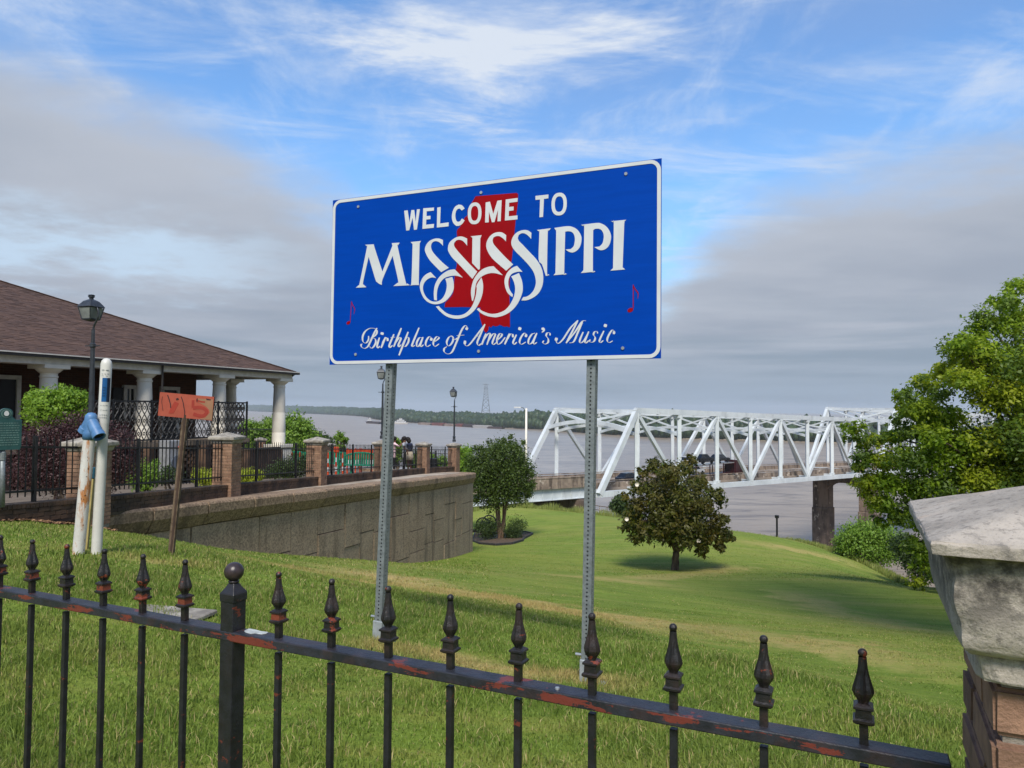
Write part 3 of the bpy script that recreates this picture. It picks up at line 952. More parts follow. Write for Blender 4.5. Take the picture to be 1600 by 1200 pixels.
# ------------------------------------------------------------------ the truss bridge
A2 = 112.0
BA = Vector((.1696 * A2, A2, 0))
BB = Vector((.0726 * A2, .0657 * A2, 0))
BP = Vector((-BB.y, BB.x, 0)).normalized()
BD = BB.normalized()
GRADE = -.25
def bt(k, w, z):
    p = BA + BB * k + BP * w
    return Vector((p.x, p.y, z + GRADE * k))
BW = 17.0
def truss_span(ks, zb, zt_, name, lbl, roadz=-11.65):
    k0, kk, k1 = ks[0], ks[1:-1], ks[-1]
    T = thing(name, lbl, 'bridge', bt(k0, 0, zb))
    H = zt_ - zb
    def part(nm, segs, w, h=None, m='bridge_white'):
        g = MB()
        for a, b in segs: g.bar(a, b, w, h)
        return obj(nm, g, m, T)
    for w in (0, BW):
        part('bottom_chord', [(bt(k0, w, zb), bt(k1, w, zb))], .55, .85)
        part('top_chord', [(bt(kk[0] - .02, w, zt_), bt(kk[-1] + .02, w, zt_))], .65, .85)
        part('end_post', [(bt(k0, w, zb), bt(kk[0], w, zt_))], .65, .85)
        part('end_post', [(bt(k1, w, zb), bt(kk[-1], w, zt_))], .65, .85)
        for i, k in enumerate(kk):
            o = part('vertical', [(bt(k, w, zb + .42), bt(k, w, zt_ - .43))], .62, .5)
            for zz_, up in ((zb, 1), (zt_, -1)):
                g = MB()
                g.box(bt(k, w, zz_) + Vector((0, 0, up * .38)), (1.2, .60, 1.05), rz=math.atan2(BD.y, BD.x))
                obj('gusset_plate', g, 'bridge_white', T)
        for i in range(len(kk) - 1):
            a, b = (bt(kk[i], w, zt_ - .4), bt(kk[i + 1], w, zb + .4)) if i % 2 == 0 else (bt(kk[i], w, zb + .4), bt(kk[i + 1], w, zt_ - .4))
            part('diagonal', [(a, b)], .5, .62)
    for i, k in enumerate(kk):
        e = .33
        part('cross_strut', [(bt(k, e, zt_ - .1), bt(k, BW - e, zt_ - .1))], .35, .5)
        pts = [bt(k, e + (BW - 2 * e) * s, zt_ - 3.3 + 1.15 * (1 - (2 * s - 1) ** 2) - .3) for s in np.linspace(0, 1, 9)]
        g = MB()
        for a, b in zip(pts, pts[1:]): g.bar(a, b, .34, .45)
        obj('sway_strut', g, 'bridge_white', T)
        mid = bt(k, BW / 2, zt_ - 2.6)
        part('sway_brace', [(bt(k, e, zt_ - .3), mid), (bt(k, BW - e, zt_ - .3), mid)], .26)
    for i in range(len(kk) - 1):
        m_ = .5 * (bt(kk[i], BW / 2, zt_) + bt(kk[i + 1], BW / 2, zt_))
        part('lateral_brace', [(bt(kk[i], .3, zt_ - .15), bt(kk[i + 1], BW - .3, zt_ - .15)), (bt(kk[i], BW - .3, zt_ - .25), bt(kk[i + 1], .3, zt_ - .25))], .26)
    # portal bracing follows the inclined end posts
    for ka, kb in ((k0, kk[0]), (k1, kk[-1])):
        f = .76
        kp, zp = ka + (kb - ka) * f, zb + H * f
        pts = [bt(kp, .3 + (BW - .6) * s, zp + 1.1 * (1 - (2 * s - 1) ** 2)) for s in np.linspace(0, 1, 9)]
        g = MB()
        for a, b in zip(pts, pts[1:]): g.bar(a, b, .45, .6)
        obj('portal_strut', g, 'bridge_white', T)
        mid = bt(kp, BW / 2, zp + 1.1)
        part('portal_brace', [(bt(kb, .3, zt_ - .3), mid), (bt(kb, BW - .3, zt_ - .3), mid)], .34)
    # floor: beams, slab, parapets
    g = MB()
    for k in [k0, *kk, k1]:
        g.bar(bt(k, .3, zb + .1), bt(k, BW - .3, zb + .1), .4, 1.1)
    obj('floor_beams', g, 'bridge_white', T)['kind'] = 'stuff'
    g = MB()
    g.bar(bt(k0, BW / 2, roadz - .2), bt(k1, BW / 2, roadz - .2), BW - 3.4, .4)
    obj('road_slab', g, 'road_deck', T)
    part('stringer', [(bt(k0, 1.3, roadz - .75), bt(k1, 1.3, roadz - .75))], .3, .6)
    for w in (2.1, BW - 2.1):
        part('parapet', [(bt(k0, w, roadz + .33), bt(k1, w, roadz + .33))], .45, .98, 'old_concrete')
        part('handrail', [(bt(k0, w, roadz + 1.05), bt(k1, w, roadz + 1.05))], .16, .14, 'old_concrete')
    return T
truss_span([-.78, 0, 1, 2, 3, 4, 5, 6, 7, 7.85], -12.3, 0.0, 'truss_bridge', 'nearest white steel truss bridge span with K braced portal over the river')
truss_span([8.2, 9.2, 10.2, 11.2, 12.2, 13.2, 14.2, 15.2, 16.2, 17.2], -12.3, 3.2, 'truss_bridge', 'taller white truss span farther out, mostly hidden by the big tree')

T = thing('bridge_pier', 'tall concrete bridge pier with arched opening under the white truss', 'bridge pier', bt(8, 6, RIVER_Z))
def pierbox(nm, w0, w1, z0, z1, kx=8.0, th=3.4, ex=0):
    g = MB()
    c = bt(kx, (w0 + w1) / 2, 0)
    g.box((c.x, c.y, (z0 + z1) / 2), (th + ex, w1 - w0, z1 - z0), rz=math.atan2(BD.y, BD.x))
    return obj(nm, g, 'pier_concrete', T, bevel=.12)
zt8 = -12.9 + GRADE * 8
pierbox('column', 10.4, 14.0, zt8 - 8.2, zt8)
pierbox('column', -.6, 3.0, zt8 - 8.2, zt8)
pierbox('column_base', 10.2, 14.15, RIVER_Z - 4, zt8 - 8.2, ex=.3)
pierbox('column_base', -.8, 3.15, RIVER_Z - 4, zt8 - 8.2, ex=.3)
g = MB()
arch = [(2.99, -3.4), (2.99, 0.02), (10.41, 0.02), (10.41, -3.4)] + [(6.7 + 3.7 * math.cos(a), -3.4 + 1.5 * math.sin(a)) for a in np.linspace(0, PI, 13)][1:-1]
c8 = bt(8, 0, 0)
g.prism(arch, lambda u, v, t_: Vector((c8.x, c8.y, zt8 - .03)) + BP * u + BD * t_ + Vector((0, 0, v)), -1.3, 1.3)
obj('arched_beam', g, 'pier_concrete', T)
pierbox('web_wall', 3.3, 10.1, RIVER_Z - 4, zt8 - 15.5, th=2.2)

# approach span: plate girder, deck, parapets
T = thing('approach_span', 'concrete bridge approach on white plate girders behind the small tree', 'bridge span', bt(-3, 0, -12))
ka, kb = -7.0, -.86
for w in (1.2, BW - 1.2):
    g = MB()
    g.bar(bt(ka, w, -11.95), bt(kb, w, -11.95), .35, 1.5)
    o = obj('plate_girder', g, 'bridge_white', T)
    g = MB()
    g.bar(bt(ka, w, -12.72), bt(kb, w, -12.72), .75, .1)
    obj('bottom_flange', g, 'bridge_white', o)
    g = MB()
    for k in np.arange(ka, kb, .17):
        g.bar(bt(k, w - .21, -12.6), bt(k, w - .21, -11.3), .06, .1, up=tuple(BD))
    s_ = obj('stiffeners', g, 'bridge_white', o)
    s_['kind'] = 'stuff'
g = MB()
g.bar(bt(ka, BW / 2, -10.98), bt(kb, BW / 2, -10.98), BW - 1.2, .42)
obj('road_slab', g, 'old_concrete', T)
for w in (.9, BW - .9):
    g = MB()
    g.bar(bt(ka, w, -10.27), bt(kb, w, -10.27), .5, 1.0)
    obj('parapet', g, 'old_concrete', T)
    g = MB()
    g.bar(bt(ka, w, -9.7), bt(kb, w, -9.7), .62, .14)
    obj('parapet_coping', g, 'old_concrete', T)
T0 = T = thing('abutment', 'dark concrete bridge abutment with rusted pipe railing below the approach span', 'abutment', bt(-1.1, 4, -16))
g = MB()
g.box(bt(-1.0, BW / 2, -16.2), (2.6, BW, 6.6), rz=math.atan2(BD.y, BD.x))
obj('bearing_wall', g, 'pier_concrete', T)
g = MB()
g.box(bt(-1.12, -3.2, -16.4), (1.0, 5.6, 3.6), rz=math.atan2(BD.y, BD.x))
obj('wing_wall', g, 'old_concrete', T)
g = MB()
for w in np.linspace(-6, -.6, 5):
    g.bar(bt(-1.12, w, -14.65), bt(-1.12, w, -13.4), .09)
g.bar(bt(-1.12, -6, -13.4), bt(-1.12, -.6, -13.4), .09)
g.bar(bt(-1.12, -6, -13.95), bt(-1.12, -.6, -13.95), .08)
obj('railing', g, 'pier_concrete', T)

# street light on the approach
lp = P(822, 700, 96)
zb_, ztp = lp.z - 7, P(822, 638, 96).z
T = thing('street_light', 'tall thin concrete street light with one arm beside the bridge portal', 'street light', (lp.x, lp.y, zb_))
g = MB()
g.tube([(lp.x, lp.y, zb_), (lp.x, lp.y, ztp)], [.2, .13], 8)
obj('pole', g, 'column_white', T, smooth=True)
g = MB()
a = P(822, 643, 96)
b_ = P(812, 636.5, 96)
g.tube([a, (a + b_) / 2 + Vector((0, 0, .25)), b_], .06, 6)
obj('arm', g, 'tower_steel', T)
g = MB()
g.box(b_ + Vector((-.3, 0, 0)), (.9, .3, .16))
obj('lamp_head', g, 'white_paint', T)

# vehicles on the bridge
def M_br(k, w, z):
    x = BD
    p = bt(k, w, z)
    y = BP
    def f(u, v, h):
        return p + x * u + y * v + Vector((0, 0, h))
    return f
def car(k, w, z, m, lbl, L=4.7, suv=False, rev=False, grp=None, name='car'):
    f = M_br(k, w, z)
    sgn = -1 if rev else 1
    T = thing(name, lbl, 'car', f(0, 0, 0), grp)
    h = .25 if suv else 0
    body = [(-L / 2, .35), (L / 2, .35), (L / 2, .72 + h * .6), (L * .40, .86 + h), (L * .22, .92 + h), (-L * .36, .95 + h), (-L / 2 + .05, .86 + h)]
    g = MB()
    g.prism([(sgn * u, v) for u, v in body], lambda u, v, t_: f(u, t_, v), -.88, .88)
    obj('body', g, m, T, bevel=.08, seg=2)
    g = MB()
    cab = [(-L * .40, .93 + h), (L * .23, .90 + h), (L * .10, 1.42 + h), (-L * .28, 1.45 + h)]
    pts = []
    for (u, v) in cab:
        ins = .80 if v < 1.2 else .62
        pts += [f(sgn * u, -ins, v), f(sgn * u, ins, v)]
    g.add(pts, [(0, 2, 4, 6), (1, 7, 5, 3), (0, 1, 3, 2), (2, 3, 5, 4), (4, 5, 7, 6), (6, 7, 1, 0)])
    obj('window_band', g, 'dark_glass', T)
    g = MB()
    g.box(f(-sgn * L * .09, 0, 1.46 + h), (L * .36, 1.22, .05), rz=math.atan2(BD.y, BD.x))
    obj('roof', g, m, T)
    for u in (-L * .31, L * .31):
        for v in (-.8, .8):
            g = MB()
            a = f(u, v - .1, .33)
            b2 = f(u, v + .1, .33)
            g.tube([a, b2], .33, 12)
            obj('wheel', g, 'tyre', T)
    return T
ROADZ = -11.65
car(.42, 5.2, ROADZ, 'car_blue', 'dark blue SUV on the bridge just left of the magnolia top', 5.0, suv=True)
# concrete box added to fill the dark void shaded by the deck
g = MB()
g.bar(bt(-7.5, BW / 2, -16.4), bt(-1.9, BW / 2, -16.6), BW - 4.5, 6.4)
obj('underdeck_fill', g, 'pier_concrete', T0)
f = M_br(2.55, 5.0, ROADZ)
T = thing('car_transporter', 'red car transporter truck on the bridge behind the magnolia', 'truck', f(0, 0, 0))
RZB = math.atan2(BD.y, BD.x)
g = MB()
g.prism([(6.3, .6), (9.2, .6), (9.2, 1.9), (8.3, 2.1), (7.9, 3.1), (6.3, 3.2)], lambda u, v, t_: f(u, t_, v), -1.2, 1.2)
obj('cab', g, 'truck_red', T, bevel=.08, seg=2)
g = MB()
g.box(f(8.1, 0, 2.6), (.5, 2.0, .7), rz=RZB)
obj('windscreen', g, 'dark_glass', T)
g = MB()
g.bar(f(-11, 0, .8), f(6.2, 0, .8), 2.3, .3)
obj('lower_deck', g, 'truck_red', T)
for u in (-10.8, -6.5, -2.2, 2.2, 6.0):
    for v in (-1.15, 1.15):
        g = MB()
        g.bar(f(u, v, .9), f(u, v, 2.75), .16)
        obj('deck_post', g, 'truck_red', T)
g = MB()
g.bar(f(-10.8, 0, 2.5), f(6.0, 0, 2.75), 2.3, .16)
obj('upper_deck', g, 'chrome', T)
for u in (-9, -7.8, 4.6, 5.8, 8.2):
    for v in (-1.0, 1.0):
        g = MB()
        g.tube([f(u, v - .15, .5), f(u, v + .15, .5)], .5, 14)
        obj('wheel', g, 'tyre', T)
G = 'cars loaded on the transporter'
car(1.86, 5.0, ROADZ + 2.62, 'car_white', 'white car loaded at the rear of the transporter upper deck', 4.6, grp=G)
car(2.32, 5.0, ROADZ + 2.76, 'car_black', 'black rounded car in the middle of the transporter upper deck', 4.6, suv=True, grp=G)
car(2.80, 5.0, ROADZ + 2.90, 'car_black', 'black car at the front of the transporter upper deck behind a bridge vertical', 4.6, grp=G)
car(2.05, 5.0, ROADZ + .95, 'car_white', 'silver car on the lower deck of the red transporter', 4.4, grp=G)
# ------------------------------------------------------------------ terrace and retaining wall
def arcpar(pl):
    s = np.concatenate([[0], np.cumsum(np.linalg.norm(np.diff(pl, axis=0), axis=1))])
    def at(q):
        return np.array([np.interp(q, s, pl[:, 0]), np.interp(q, s, pl[:, 1])])
    def tan(q):
        a, b = at(max(0, q - .05)), at(min(s[-1], q + .05))
        d = b - a
        return d / np.linalg.norm(d)
    return s[-1], at, tan
wl, wat, wtan = arcpar(WALL)
fl, fat, ftan = arcpar(FENCE)
bl, bat, btan = arcpar(BACK)

g = MB()
rows = []
for i in range(61):
    q = fat(fl * i / 60)
    rows.append([(q[0] - e, q[1], zt(q[1]) - (0 if e == 0 else .02)) for e in (-.02, 2, 6, 14, 30)])
for j in range(12):
    q = bat(min(bl, bl * (j + 1) / 12))
    rows.append([(q[0] - e, q[1] - .2 * 0, zt(q[1]) - .02) for e in (0, 2, 6, 14, 30)])
vs = [p for r_ in rows for p in r_]
g.add(vs, [(i * 5 + j, i * 5 + j + 1, i * 5 + j + 6, i * 5 + j + 5) for i in range(len(rows) - 1) for j in range(4)])
tag(obj('terrace_floor', g, 'terrace'), kind='structure')

T = thing('retaining_wall', 'curved panelled concrete retaining wall below the terrace fence', 'retaining wall', (wat(wl * .7)[0], wat(wl * .7)[1], -6))
def wpos(s, out, z):
    p, tn = wat(s), wtan(s)
    n = np.array([tn[1], -tn[0]])
    return Vector((p[0] + n[0] * out, p[1] + n[1] * out, z))
s0 = float(np.interp(8.6, WALL[:, 1], np.concatenate([[0], np.cumsum(np.linalg.norm(np.diff(WALL, axis=0), axis=1))])))
# core behind the panels
g = MB()
N = 60
for i in range(N + 1):
    s = s0 + (wl - s0) * i / N
    z = zt(wat(s)[1])
    for out_, zz_ in ((-.16, z - .2), (-.16, z - 6.2), (-.9, z - 6.2), (-.9, z - .2)):
        g.v.append(tuple(wpos(s, out_, zz_)))
for i in range(N):
    for j in range(4):
        g.f.append((i * 4 + j, i * 4 + (j + 1) % 4, i * 4 + 4 + (j + 1) % 4, i * 4 + 4 + j))
g.f += [(0, 1, 2, 3), tuple(N * 4 + j for j in (3, 2, 1, 0))]
obj('core', g, 'wall_core', T)
# coping blocks
CAPL = 1.62
s = s0
while s < wl - .3:
    e = min(s + CAPL, wl)
    if wl - e < .5: e = wl
    g = MB()
    K_ = 3
    jj = rnd.uniform(-.008, .008)
    for i in range(K_ + 1):
        q = s + .012 + (e - s - .024) * i / K_
        z = zt(wat(q)[1]) + jj
        for out_, zz_ in ((.03, z), (.06, z - .05), (.055, z - .22), (-.075, z - .46), (-.6, z - .46), (-.6, z + .005)):
            g.v.append(tuple(wpos(q, out_, zz_)))
    for i in range(K_):
        for j in range(6):
            g.f.append((i * 6 + j, i * 6 + (j + 1) % 6, i * 6 + 6 + (j + 1) % 6, i * 6 + 6 + j))
    g.f += [(0, 1, 2, 3, 4, 5), tuple(K_ * 6 + j for j in (5, 4, 3, 2, 1, 0))]
    obj('cap_block', g, 'cap_block', T, bevel=.012)
    s = e
# wall panels in an irregular ashlar
s = s0
col_i = 0
pat = [[1.1, .9, 1.3, 1.2, 1.4], [.7, 1.5, .9, 1.4, 1.4], [1.35, .75, 1.5, 1.0, 1.3], [.9, 1.2, 1.1, 1.3, 1.4]]
while s < wl - .2:
    L = rnd.choice((1.05, 1.35, 1.6))
    e = min(s + L, wl)
    if wl - e < .6: e = wl
    acc = .465
    for h in pat[col_i % 4]:
        h *= rnd.uniform(.9, 1.1)
        g = MB()
        pj = rnd.uniform(-.018, .014)
        for q in (s + .013, (s + e) / 2, e - .013):
            z = zt(wat(q)[1])
            for out_, zz_ in ((-.10 + pj, z - acc - .013), (-.10 + pj, z - acc - h + .013), (-.17, z - acc - h + .013), (-.17, z - acc - .013)):
                g.v.append(tuple(wpos(q, out_, zz_)))
        for i in range(2):
            for j in range(4):
                g.f.append((i * 4 + j, i * 4 + (j + 1) % 4, i * 4 + 4 + (j + 1) % 4, i * 4 + 4 + j))
        g.f += [(0, 1, 2, 3), (11, 10, 9, 8)]
        obj('panel', g, 'wall_panel', T)
        acc += h
    s = e
    col_i += 1
# return of the wall round the corner
cz = zt(WALL[-1, 1])
a = wpos(wl, -.1, 0)
g = MB()
tn = wtan(wl)
rv = Vector((-tn[1], tn[0], 0)) * 1.0
rv = (Vector((-.93, .36, 0))).normalized()
for k in range(4):
    p0, p1 = a + rv * (k * 1.5 + .0), a + rv * (k * 1.5 + 1.48)
    g.bar((p0.x, p0.y, cz - 3.3), (p1.x, p1.y, cz - 3.3), .12, 5.6)
obj('end_panels', g, 'wall_panel', T)
g = MB()
g.bar((a.x, a.y, cz - .23), (a + rv * 6).to_tuple()[:2] + (cz - .23,), .4, .45)
obj('cap_block', g, 'cap_block', T, bevel=.012)
# ledge between the coping and the brick kerb
g = MB()
N = 70
for i in range(N + 1):
    s = s0 + (wl - s0) * i / N
    p = wpos(s, -.58, 0)
    yy = wat(s)[1]
    q = np.array([np.interp(yy, FENCE[:, 1], FENCE[:, 0]), yy])
    z = zt(yy)
    g.v += [(p.x, p.y, z - .002), (min(q[0] - .1, p.x - .05), q[1], z + .012)]
g.f += [(2 * i, 2 * i + 1, 2 * i + 3, 2 * i + 2) for i in range(N)]
tag(obj('ledge_path', g, 'ledge'), kind='structure')
# litter of dry leaves on the left end of the ledge
n = 1500
yy = nr.uniform(8.6, 11.8, n)
xx = np.interp(yy, FENCE[:, 1], FENCE[:, 0]) + np.abs(nr.normal(.12, .3, n)) + .1
mm = xx < wall_x(yy) + .5
xx, yy = xx[mm], yy[mm]
zz2 = np.where(xx < wall_x(yy), -1.96 - .055 * (yy - 16.3) + .02, ground(xx, yy) + .03)
a_ = nr.uniform(0, 2 * PI, len(xx))
L_ = nr.uniform(.03, .07, len(xx))
c_, s_ = np.cos(a_) * L_, np.sin(a_) * L_
t1 = nr.uniform(-.02, .03, len(xx))
v = np.stack([np.stack([xx - c_, yy - s_, zz2], 1), np.stack([xx + s_ * .4, yy - c_ * .4, zz2 + t1], 1), np.stack([xx + c_, yy + s_, zz2 + .01], 1), np.stack([xx - s_ * .4, yy + c_ * .4, zz2 + t1], 1)], 1)
tag(obj('leaf_litter', mesh_np('leaf_litter', v.reshape(-1, 3), np.arange(len(xx) * 4), np.arange(len(xx)) * 4, np.full(len(xx), 4)), 'dead_leaf'), kind='stuff')

# brick kerb the fence stands on
def fpos(at, tan, s, out, z):
    p, tn = at(s), tan(s)
    n = np.array([tn[1], -tn[0]])
    return Vector((p[0] + n[0] * out, p[1] + n[1] * out, z))
KH = .30
T = thing('kerb_wall', 'low weathered brick kerb wall carrying the terrace fence and piers', 'kerb wall', (fat(fl / 2)[0], fat(fl / 2)[1], zt(fat(fl / 2)[1])))
def brick_run(at, tan, sa, sb, z_of, outs, h, bl_=.21, ch=.068, face=1):
    """courses of single bricks along a path, top course on edge"""
    g = MB()
    nc = max(1, int(round(h / ch)))
    for c in range(nc):
        top = c == nc - 1
        L = .075 if top else bl_
        s = sa + (0 if c % 2 else L / 2) - L / 2
        while s < sb:
            e = min(s + L - .009, sb)
            pr = rnd.uniform(-.004, .004) + (.012 if top else 0)
            z0, z1 = z_of + c * ch, z_of + (c + 1) * ch - .009
            zz0 = zt(at((s + e) / 2)[1])
            vs = [fpos(at, tan, q, o_, zz0 + z) for z in (z0, z1) for q, o_ in ((s, outs[0]), (s, outs[1] + pr), (e, outs[1] + pr), (e, outs[0]))]
            g.add(vs, [(0, 3, 2, 1), (4, 5, 6, 7), (0, 1, 5, 4), (1, 2, 6, 5), (2, 3, 7, 6), (3, 0, 4, 7)])
            s += L
    return g
s_lo = float(np.interp(8.0, FENCE[:, 1], np.concatenate([[0], np.cumsum(np.linalg.norm(np.diff(FENCE, axis=0), axis=1))])))
g = brick_run(fat, ftan, s_lo, fl, 0.0, (-.13, .14), KH)
o = obj('bricks', g, 'brick_dark', T, fix=False)
o['kind'] = 'stuff'
g = MB()
N = 60
for i in range(N + 1):
    s = s_lo + (fl - s_lo) * i / N
    z = zt(fat(s)[1])
    for o_, z_ in ((.132, -.05), (.132, KH - .03), (-.12, KH - .03), (-.12, -.05)):
        g.v.append(tuple(fpos(fat, ftan, s, o_, z + z_)))
for i in range(N):
    for j in range(4):
        g.f.append((i * 4 + j, i * 4 + (j + 1) % 4, i * 4 + 4 + (j + 1) % 4, i * 4 + 4 + j))
obj('mortar_bed', g, 'mortar_dark', T)

# brick piers
def pier_parts(T, single):
    """brick pier at the origin: .45 m square, bricks either one by one or joined"""
    H0, H1, B = -.05, 1.17, .45
    g = MB()
    g.box((0, 0, (H0 + H1) / 2), (B - .03, B - .03, H1 - H0))
    obj('mortar', g, 'mortar', T)
    first = None
    allb = MB()
    nc = 18
    ch = (H1 - 0) / nc
    for c in range(nc):
        z = ch * (c + .5)
        long_first = c % 2
        for side in range(4):
            full = (side % 2) == long_first
            span = B if full else B - .2
            n = 2 if full else 1
            L = span / n - .009
            for i in range(n):
                u = -span / 2 + span / n * (i + .5)
                a = side * PI / 2
                pos = Matrix.Rotation(a, 3, 'Z') @ Vector((u, -B / 2 + .05, z))
                pos += Vector((rnd.uniform(-.003, .003), rnd.uniform(-.003, .003), 0))
                if single:
                    if first is None:
                        g = MB()
                        g.box((0, 0, 0), (.216, .1, ch - .010))
                        first = obj('brick', g, 'brick_terrace', T)
                        first.location = pos
                        first.rotation_euler = (0, 0, a)
                        first.scale = (L / .216, 1, 1)
                    else:
                        inst(first, T, 'brick', pos, (0, 0, a), (L / .216, 1, 1))
                else:
                    allb.box(pos, (L, .1, ch - .010), rz=a)
    if not single:
        obj('bricks', allb, 'brick_terrace', T)['kind'] = 'stuff'
    g = MB()
    s2 = math.sqrt(2)
    g.lathe([(.225 * s2, 1.17), (.24 * s2, 1.19), (.255 * s2, 1.24), (.29 * s2, 1.25), (.298 * s2, 1.27), (.298 * s2, 1.315), (.285 * s2, 1.325), (.02, 1.415)], n=4, a0=PI / 4)
    obj('cap', g, 'coping_stone', T, bevel=.006)
S_of = lambda y: float(np.interp(y, FENCE[:, 1], np.concatenate([[0], np.cumsum(np.linalg.norm(np.diff(FENCE, axis=0), axis=1))])))
PIERS = []
labels = ['brick pier carrying the lamp post behind the rusty white pipe', 'brick pier with stone cap right of the leaning stake and orange board',
          'brick pier with stone cap just left of the green benches', 'brick pier mostly hidden behind the left sign post',
          'brick pier between the people and the black bin', 'last brick pier at the wall corner, topped by the far lamp post']
proto_s = proto_j = None
for i, (y, lb) in enumerate(zip((11.8, 16.3, 21.4, 27.0, 32.6, 35.8), labels)):
    s = min(S_of(y), fl)
    p, tn = fat(s), ftan(s)
    rz = math.atan2(tn[1], tn[0]) - PI / 2
    loc = (p[0], p[1], zt(p[1]) + .0)
    if i < 3:
        if proto_s is None:
            proto_s = thing('brick_pier', lb, 'brick pier', (0, 0, 0), 'brick piers along the terrace fence')
            pier_parts(proto_s, True)
            proto_s.location = loc
            proto_s.rotation_euler = (0, 0, rz)
        else:
            copy_tree(proto_s, loc, rz, lb)
    else:
        if proto_j is None:
            proto_j = thing('brick_pier', lb, 'brick pier', (0, 0, 0), 'brick piers along the terrace fence')
            pier_parts(proto_j, False)
            proto_j.location = loc
            proto_j.rotation_euler = (0, 0, rz)
        else:
            copy_tree(proto_j, loc, rz, lb)
    PIERS.append((s, Vector(loc), rz))
for o_ in COL.objects:
    if o_.get('label') == labels[0]: o_.location.z -= .17
for q, lb in ((bl * .93 * 0 + 10.3, 'small distant brick pier on the far side of the terrace behind the benches'),):
    p, tn = bat(q), btan(q)
    copy_tree(proto_j, (p[0], p[1], zt(p[1])), math.atan2(tn[1], tn[0]), lb)

# iron fence sections between the piers
def fence_section(at, tan, sa, sb, lbl, z0=KH, h=.92, grp='black iron fence sections along the terrace', sp=.125, clear=.26):
    p = at((sa + sb) / 2)
    T = thing('terrace_fence', lbl, 'iron fence', (p[0], p[1], zt(p[1])), grp)
    sa, sb = sa + clear, sb - clear
    n = max(2, int((sb - sa) / 1.6))
    def pt(s, z):
        q = at(s)
        return Vector((q[0], q[1], zt(q[1]) + z))
    for z in (z0 + .13, z0 + h - .16):
        g = MB()
        for i in range(8):
            g.bar(pt(sa - .06 + (sb - sa + .12) * i / 8, z), pt(sa - .06 + (sb - sa + .12) * (i + 1) / 8, z), .03, .03)
        obj('rail', g, 'black_iron', T)
    for i in range(n):
        s = sa + (sb - sa) * (i + .5) / n
        g = MB()
        g.box(pt(s, z0 + h / 2 - .02), (.05, .05, h + .04))
        obj('post', g, 'black_iron', T)
    g = MB()
    for s in np.arange(sa, sb, sp):
        a, b = pt(s, z0 + .05), pt(s, z0 + h - .05)
        g.bar(a, b, .014)
        g.lathe([(.014, 0), (.002, .07)], b, n=4)
    obj('pickets', g, 'black_iron', T)['kind'] = 'stuff'
    return T
secs = [(s_lo, PIERS[0][0], 'black iron fence section in front of the purple shrub, left of the lamp post'),
        (PIERS[0][0], PIERS[1][0], 'black iron fence section crossed by the leaning stake of the orange board'),
        (PIERS[1][0], PIERS[2][0], 'black iron fence section in front of the low dark green shrub'),
        (PIERS[2][0], PIERS[3][0], 'black iron fence section in front of the green benches'),
        (PIERS[3][0], PIERS[4][0], 'black iron fence section in front of the standing people'),
        (PIERS[4][0], PIERS[5][0], 'black iron fence section in front of the black bin')]
for a, b, l in secs:
    fence_section(fat, ftan, a, b, l)
fence_section(bat, btan, 0.3, 10.0, 'black iron fence along the far edge of the terrace behind the people', z0=.1, sp=.14)

# lamp posts on the piers
def lamp_parts(T):
    g = MB()
    g.lathe([(.085, 1.41), (.085, 1.50), (.06, 1.53), (.06, 1.60), (.075, 1.62), (.075, 1.66), (.045, 1.69), (.042, 2.35), (.034, 3.02), (.05, 3.04), (.05, 3.09), (.03, 3.11), (.026, 3.36)], n=12)
    obj('post', g, 'lamp_metal', T, smooth=False)
    g = MB()
    g.bar((-.17, 0, 3.06), (.15, 0, 3.06), .018)
    obj('ladder_bar', g, 'lamp_metal', T)
    g = MB()
    g.tube(crom([(0, 0, 3.34), (.015, 0, 3.42), (.06, 0, 3.50), (.10, 0, 3.58), (.105, 0, 3.68), (.07, 0, 3.76), (.0, 0, 3.80)], 5), .016, 8)
    obj('scroll_bracket', g, 'lamp_metal', T, smooth=True)
    g = MB()
    s2 = math.sqrt(2)
    L = (-.06, 0, 0)
    q7 = lambda pr: [(r_ * .74, 4.0 - (4.0 - z_) * .74) for r_, z_ in pr]
    g.lathe(q7([(.20 * s2, 3.675), (.205 * s2, 3.69), (.165 * s2, 3.76), (.12 * s2, 3.83), (.055 * s2, 3.875), (.05, 3.88), (.05, 3.93), (.078, 3.935), (.078, 3.955), (.05, 3.965), (.085, 3.975), (.06, 4.0)]), L, n=4, a0=PI / 4)
    obj('hood', g, 'lamp_metal', T, bevel=.006)
    g = MB()
    g.lathe(q7([(.125 * s2, 3.40), (.178 * s2, 3.66)]), L, n=4, a0=PI / 4)
    o = obj('lantern_glass', g, 'lamp_glass', T)
    g = MB()
    for k in range(4):
        a = PI / 4 + k * PI / 2
        g.bar((L[0] + math.cos(a) * .095 * s2, math.sin(a) * .095 * s2, 3.541), (L[0] + math.cos(a) * .135 * s2, math.sin(a) * .135 * s2, 3.756), .016)
    g.lathe(q7([(.05 * s2, 3.34), (.132 * s2, 3.37), (.136 * s2, 3.40), (.11 * s2, 3.405)]), L, n=4, a0=PI / 4)
    obj('lantern_frame', g, 'lamp_metal', T)
proto_l = None
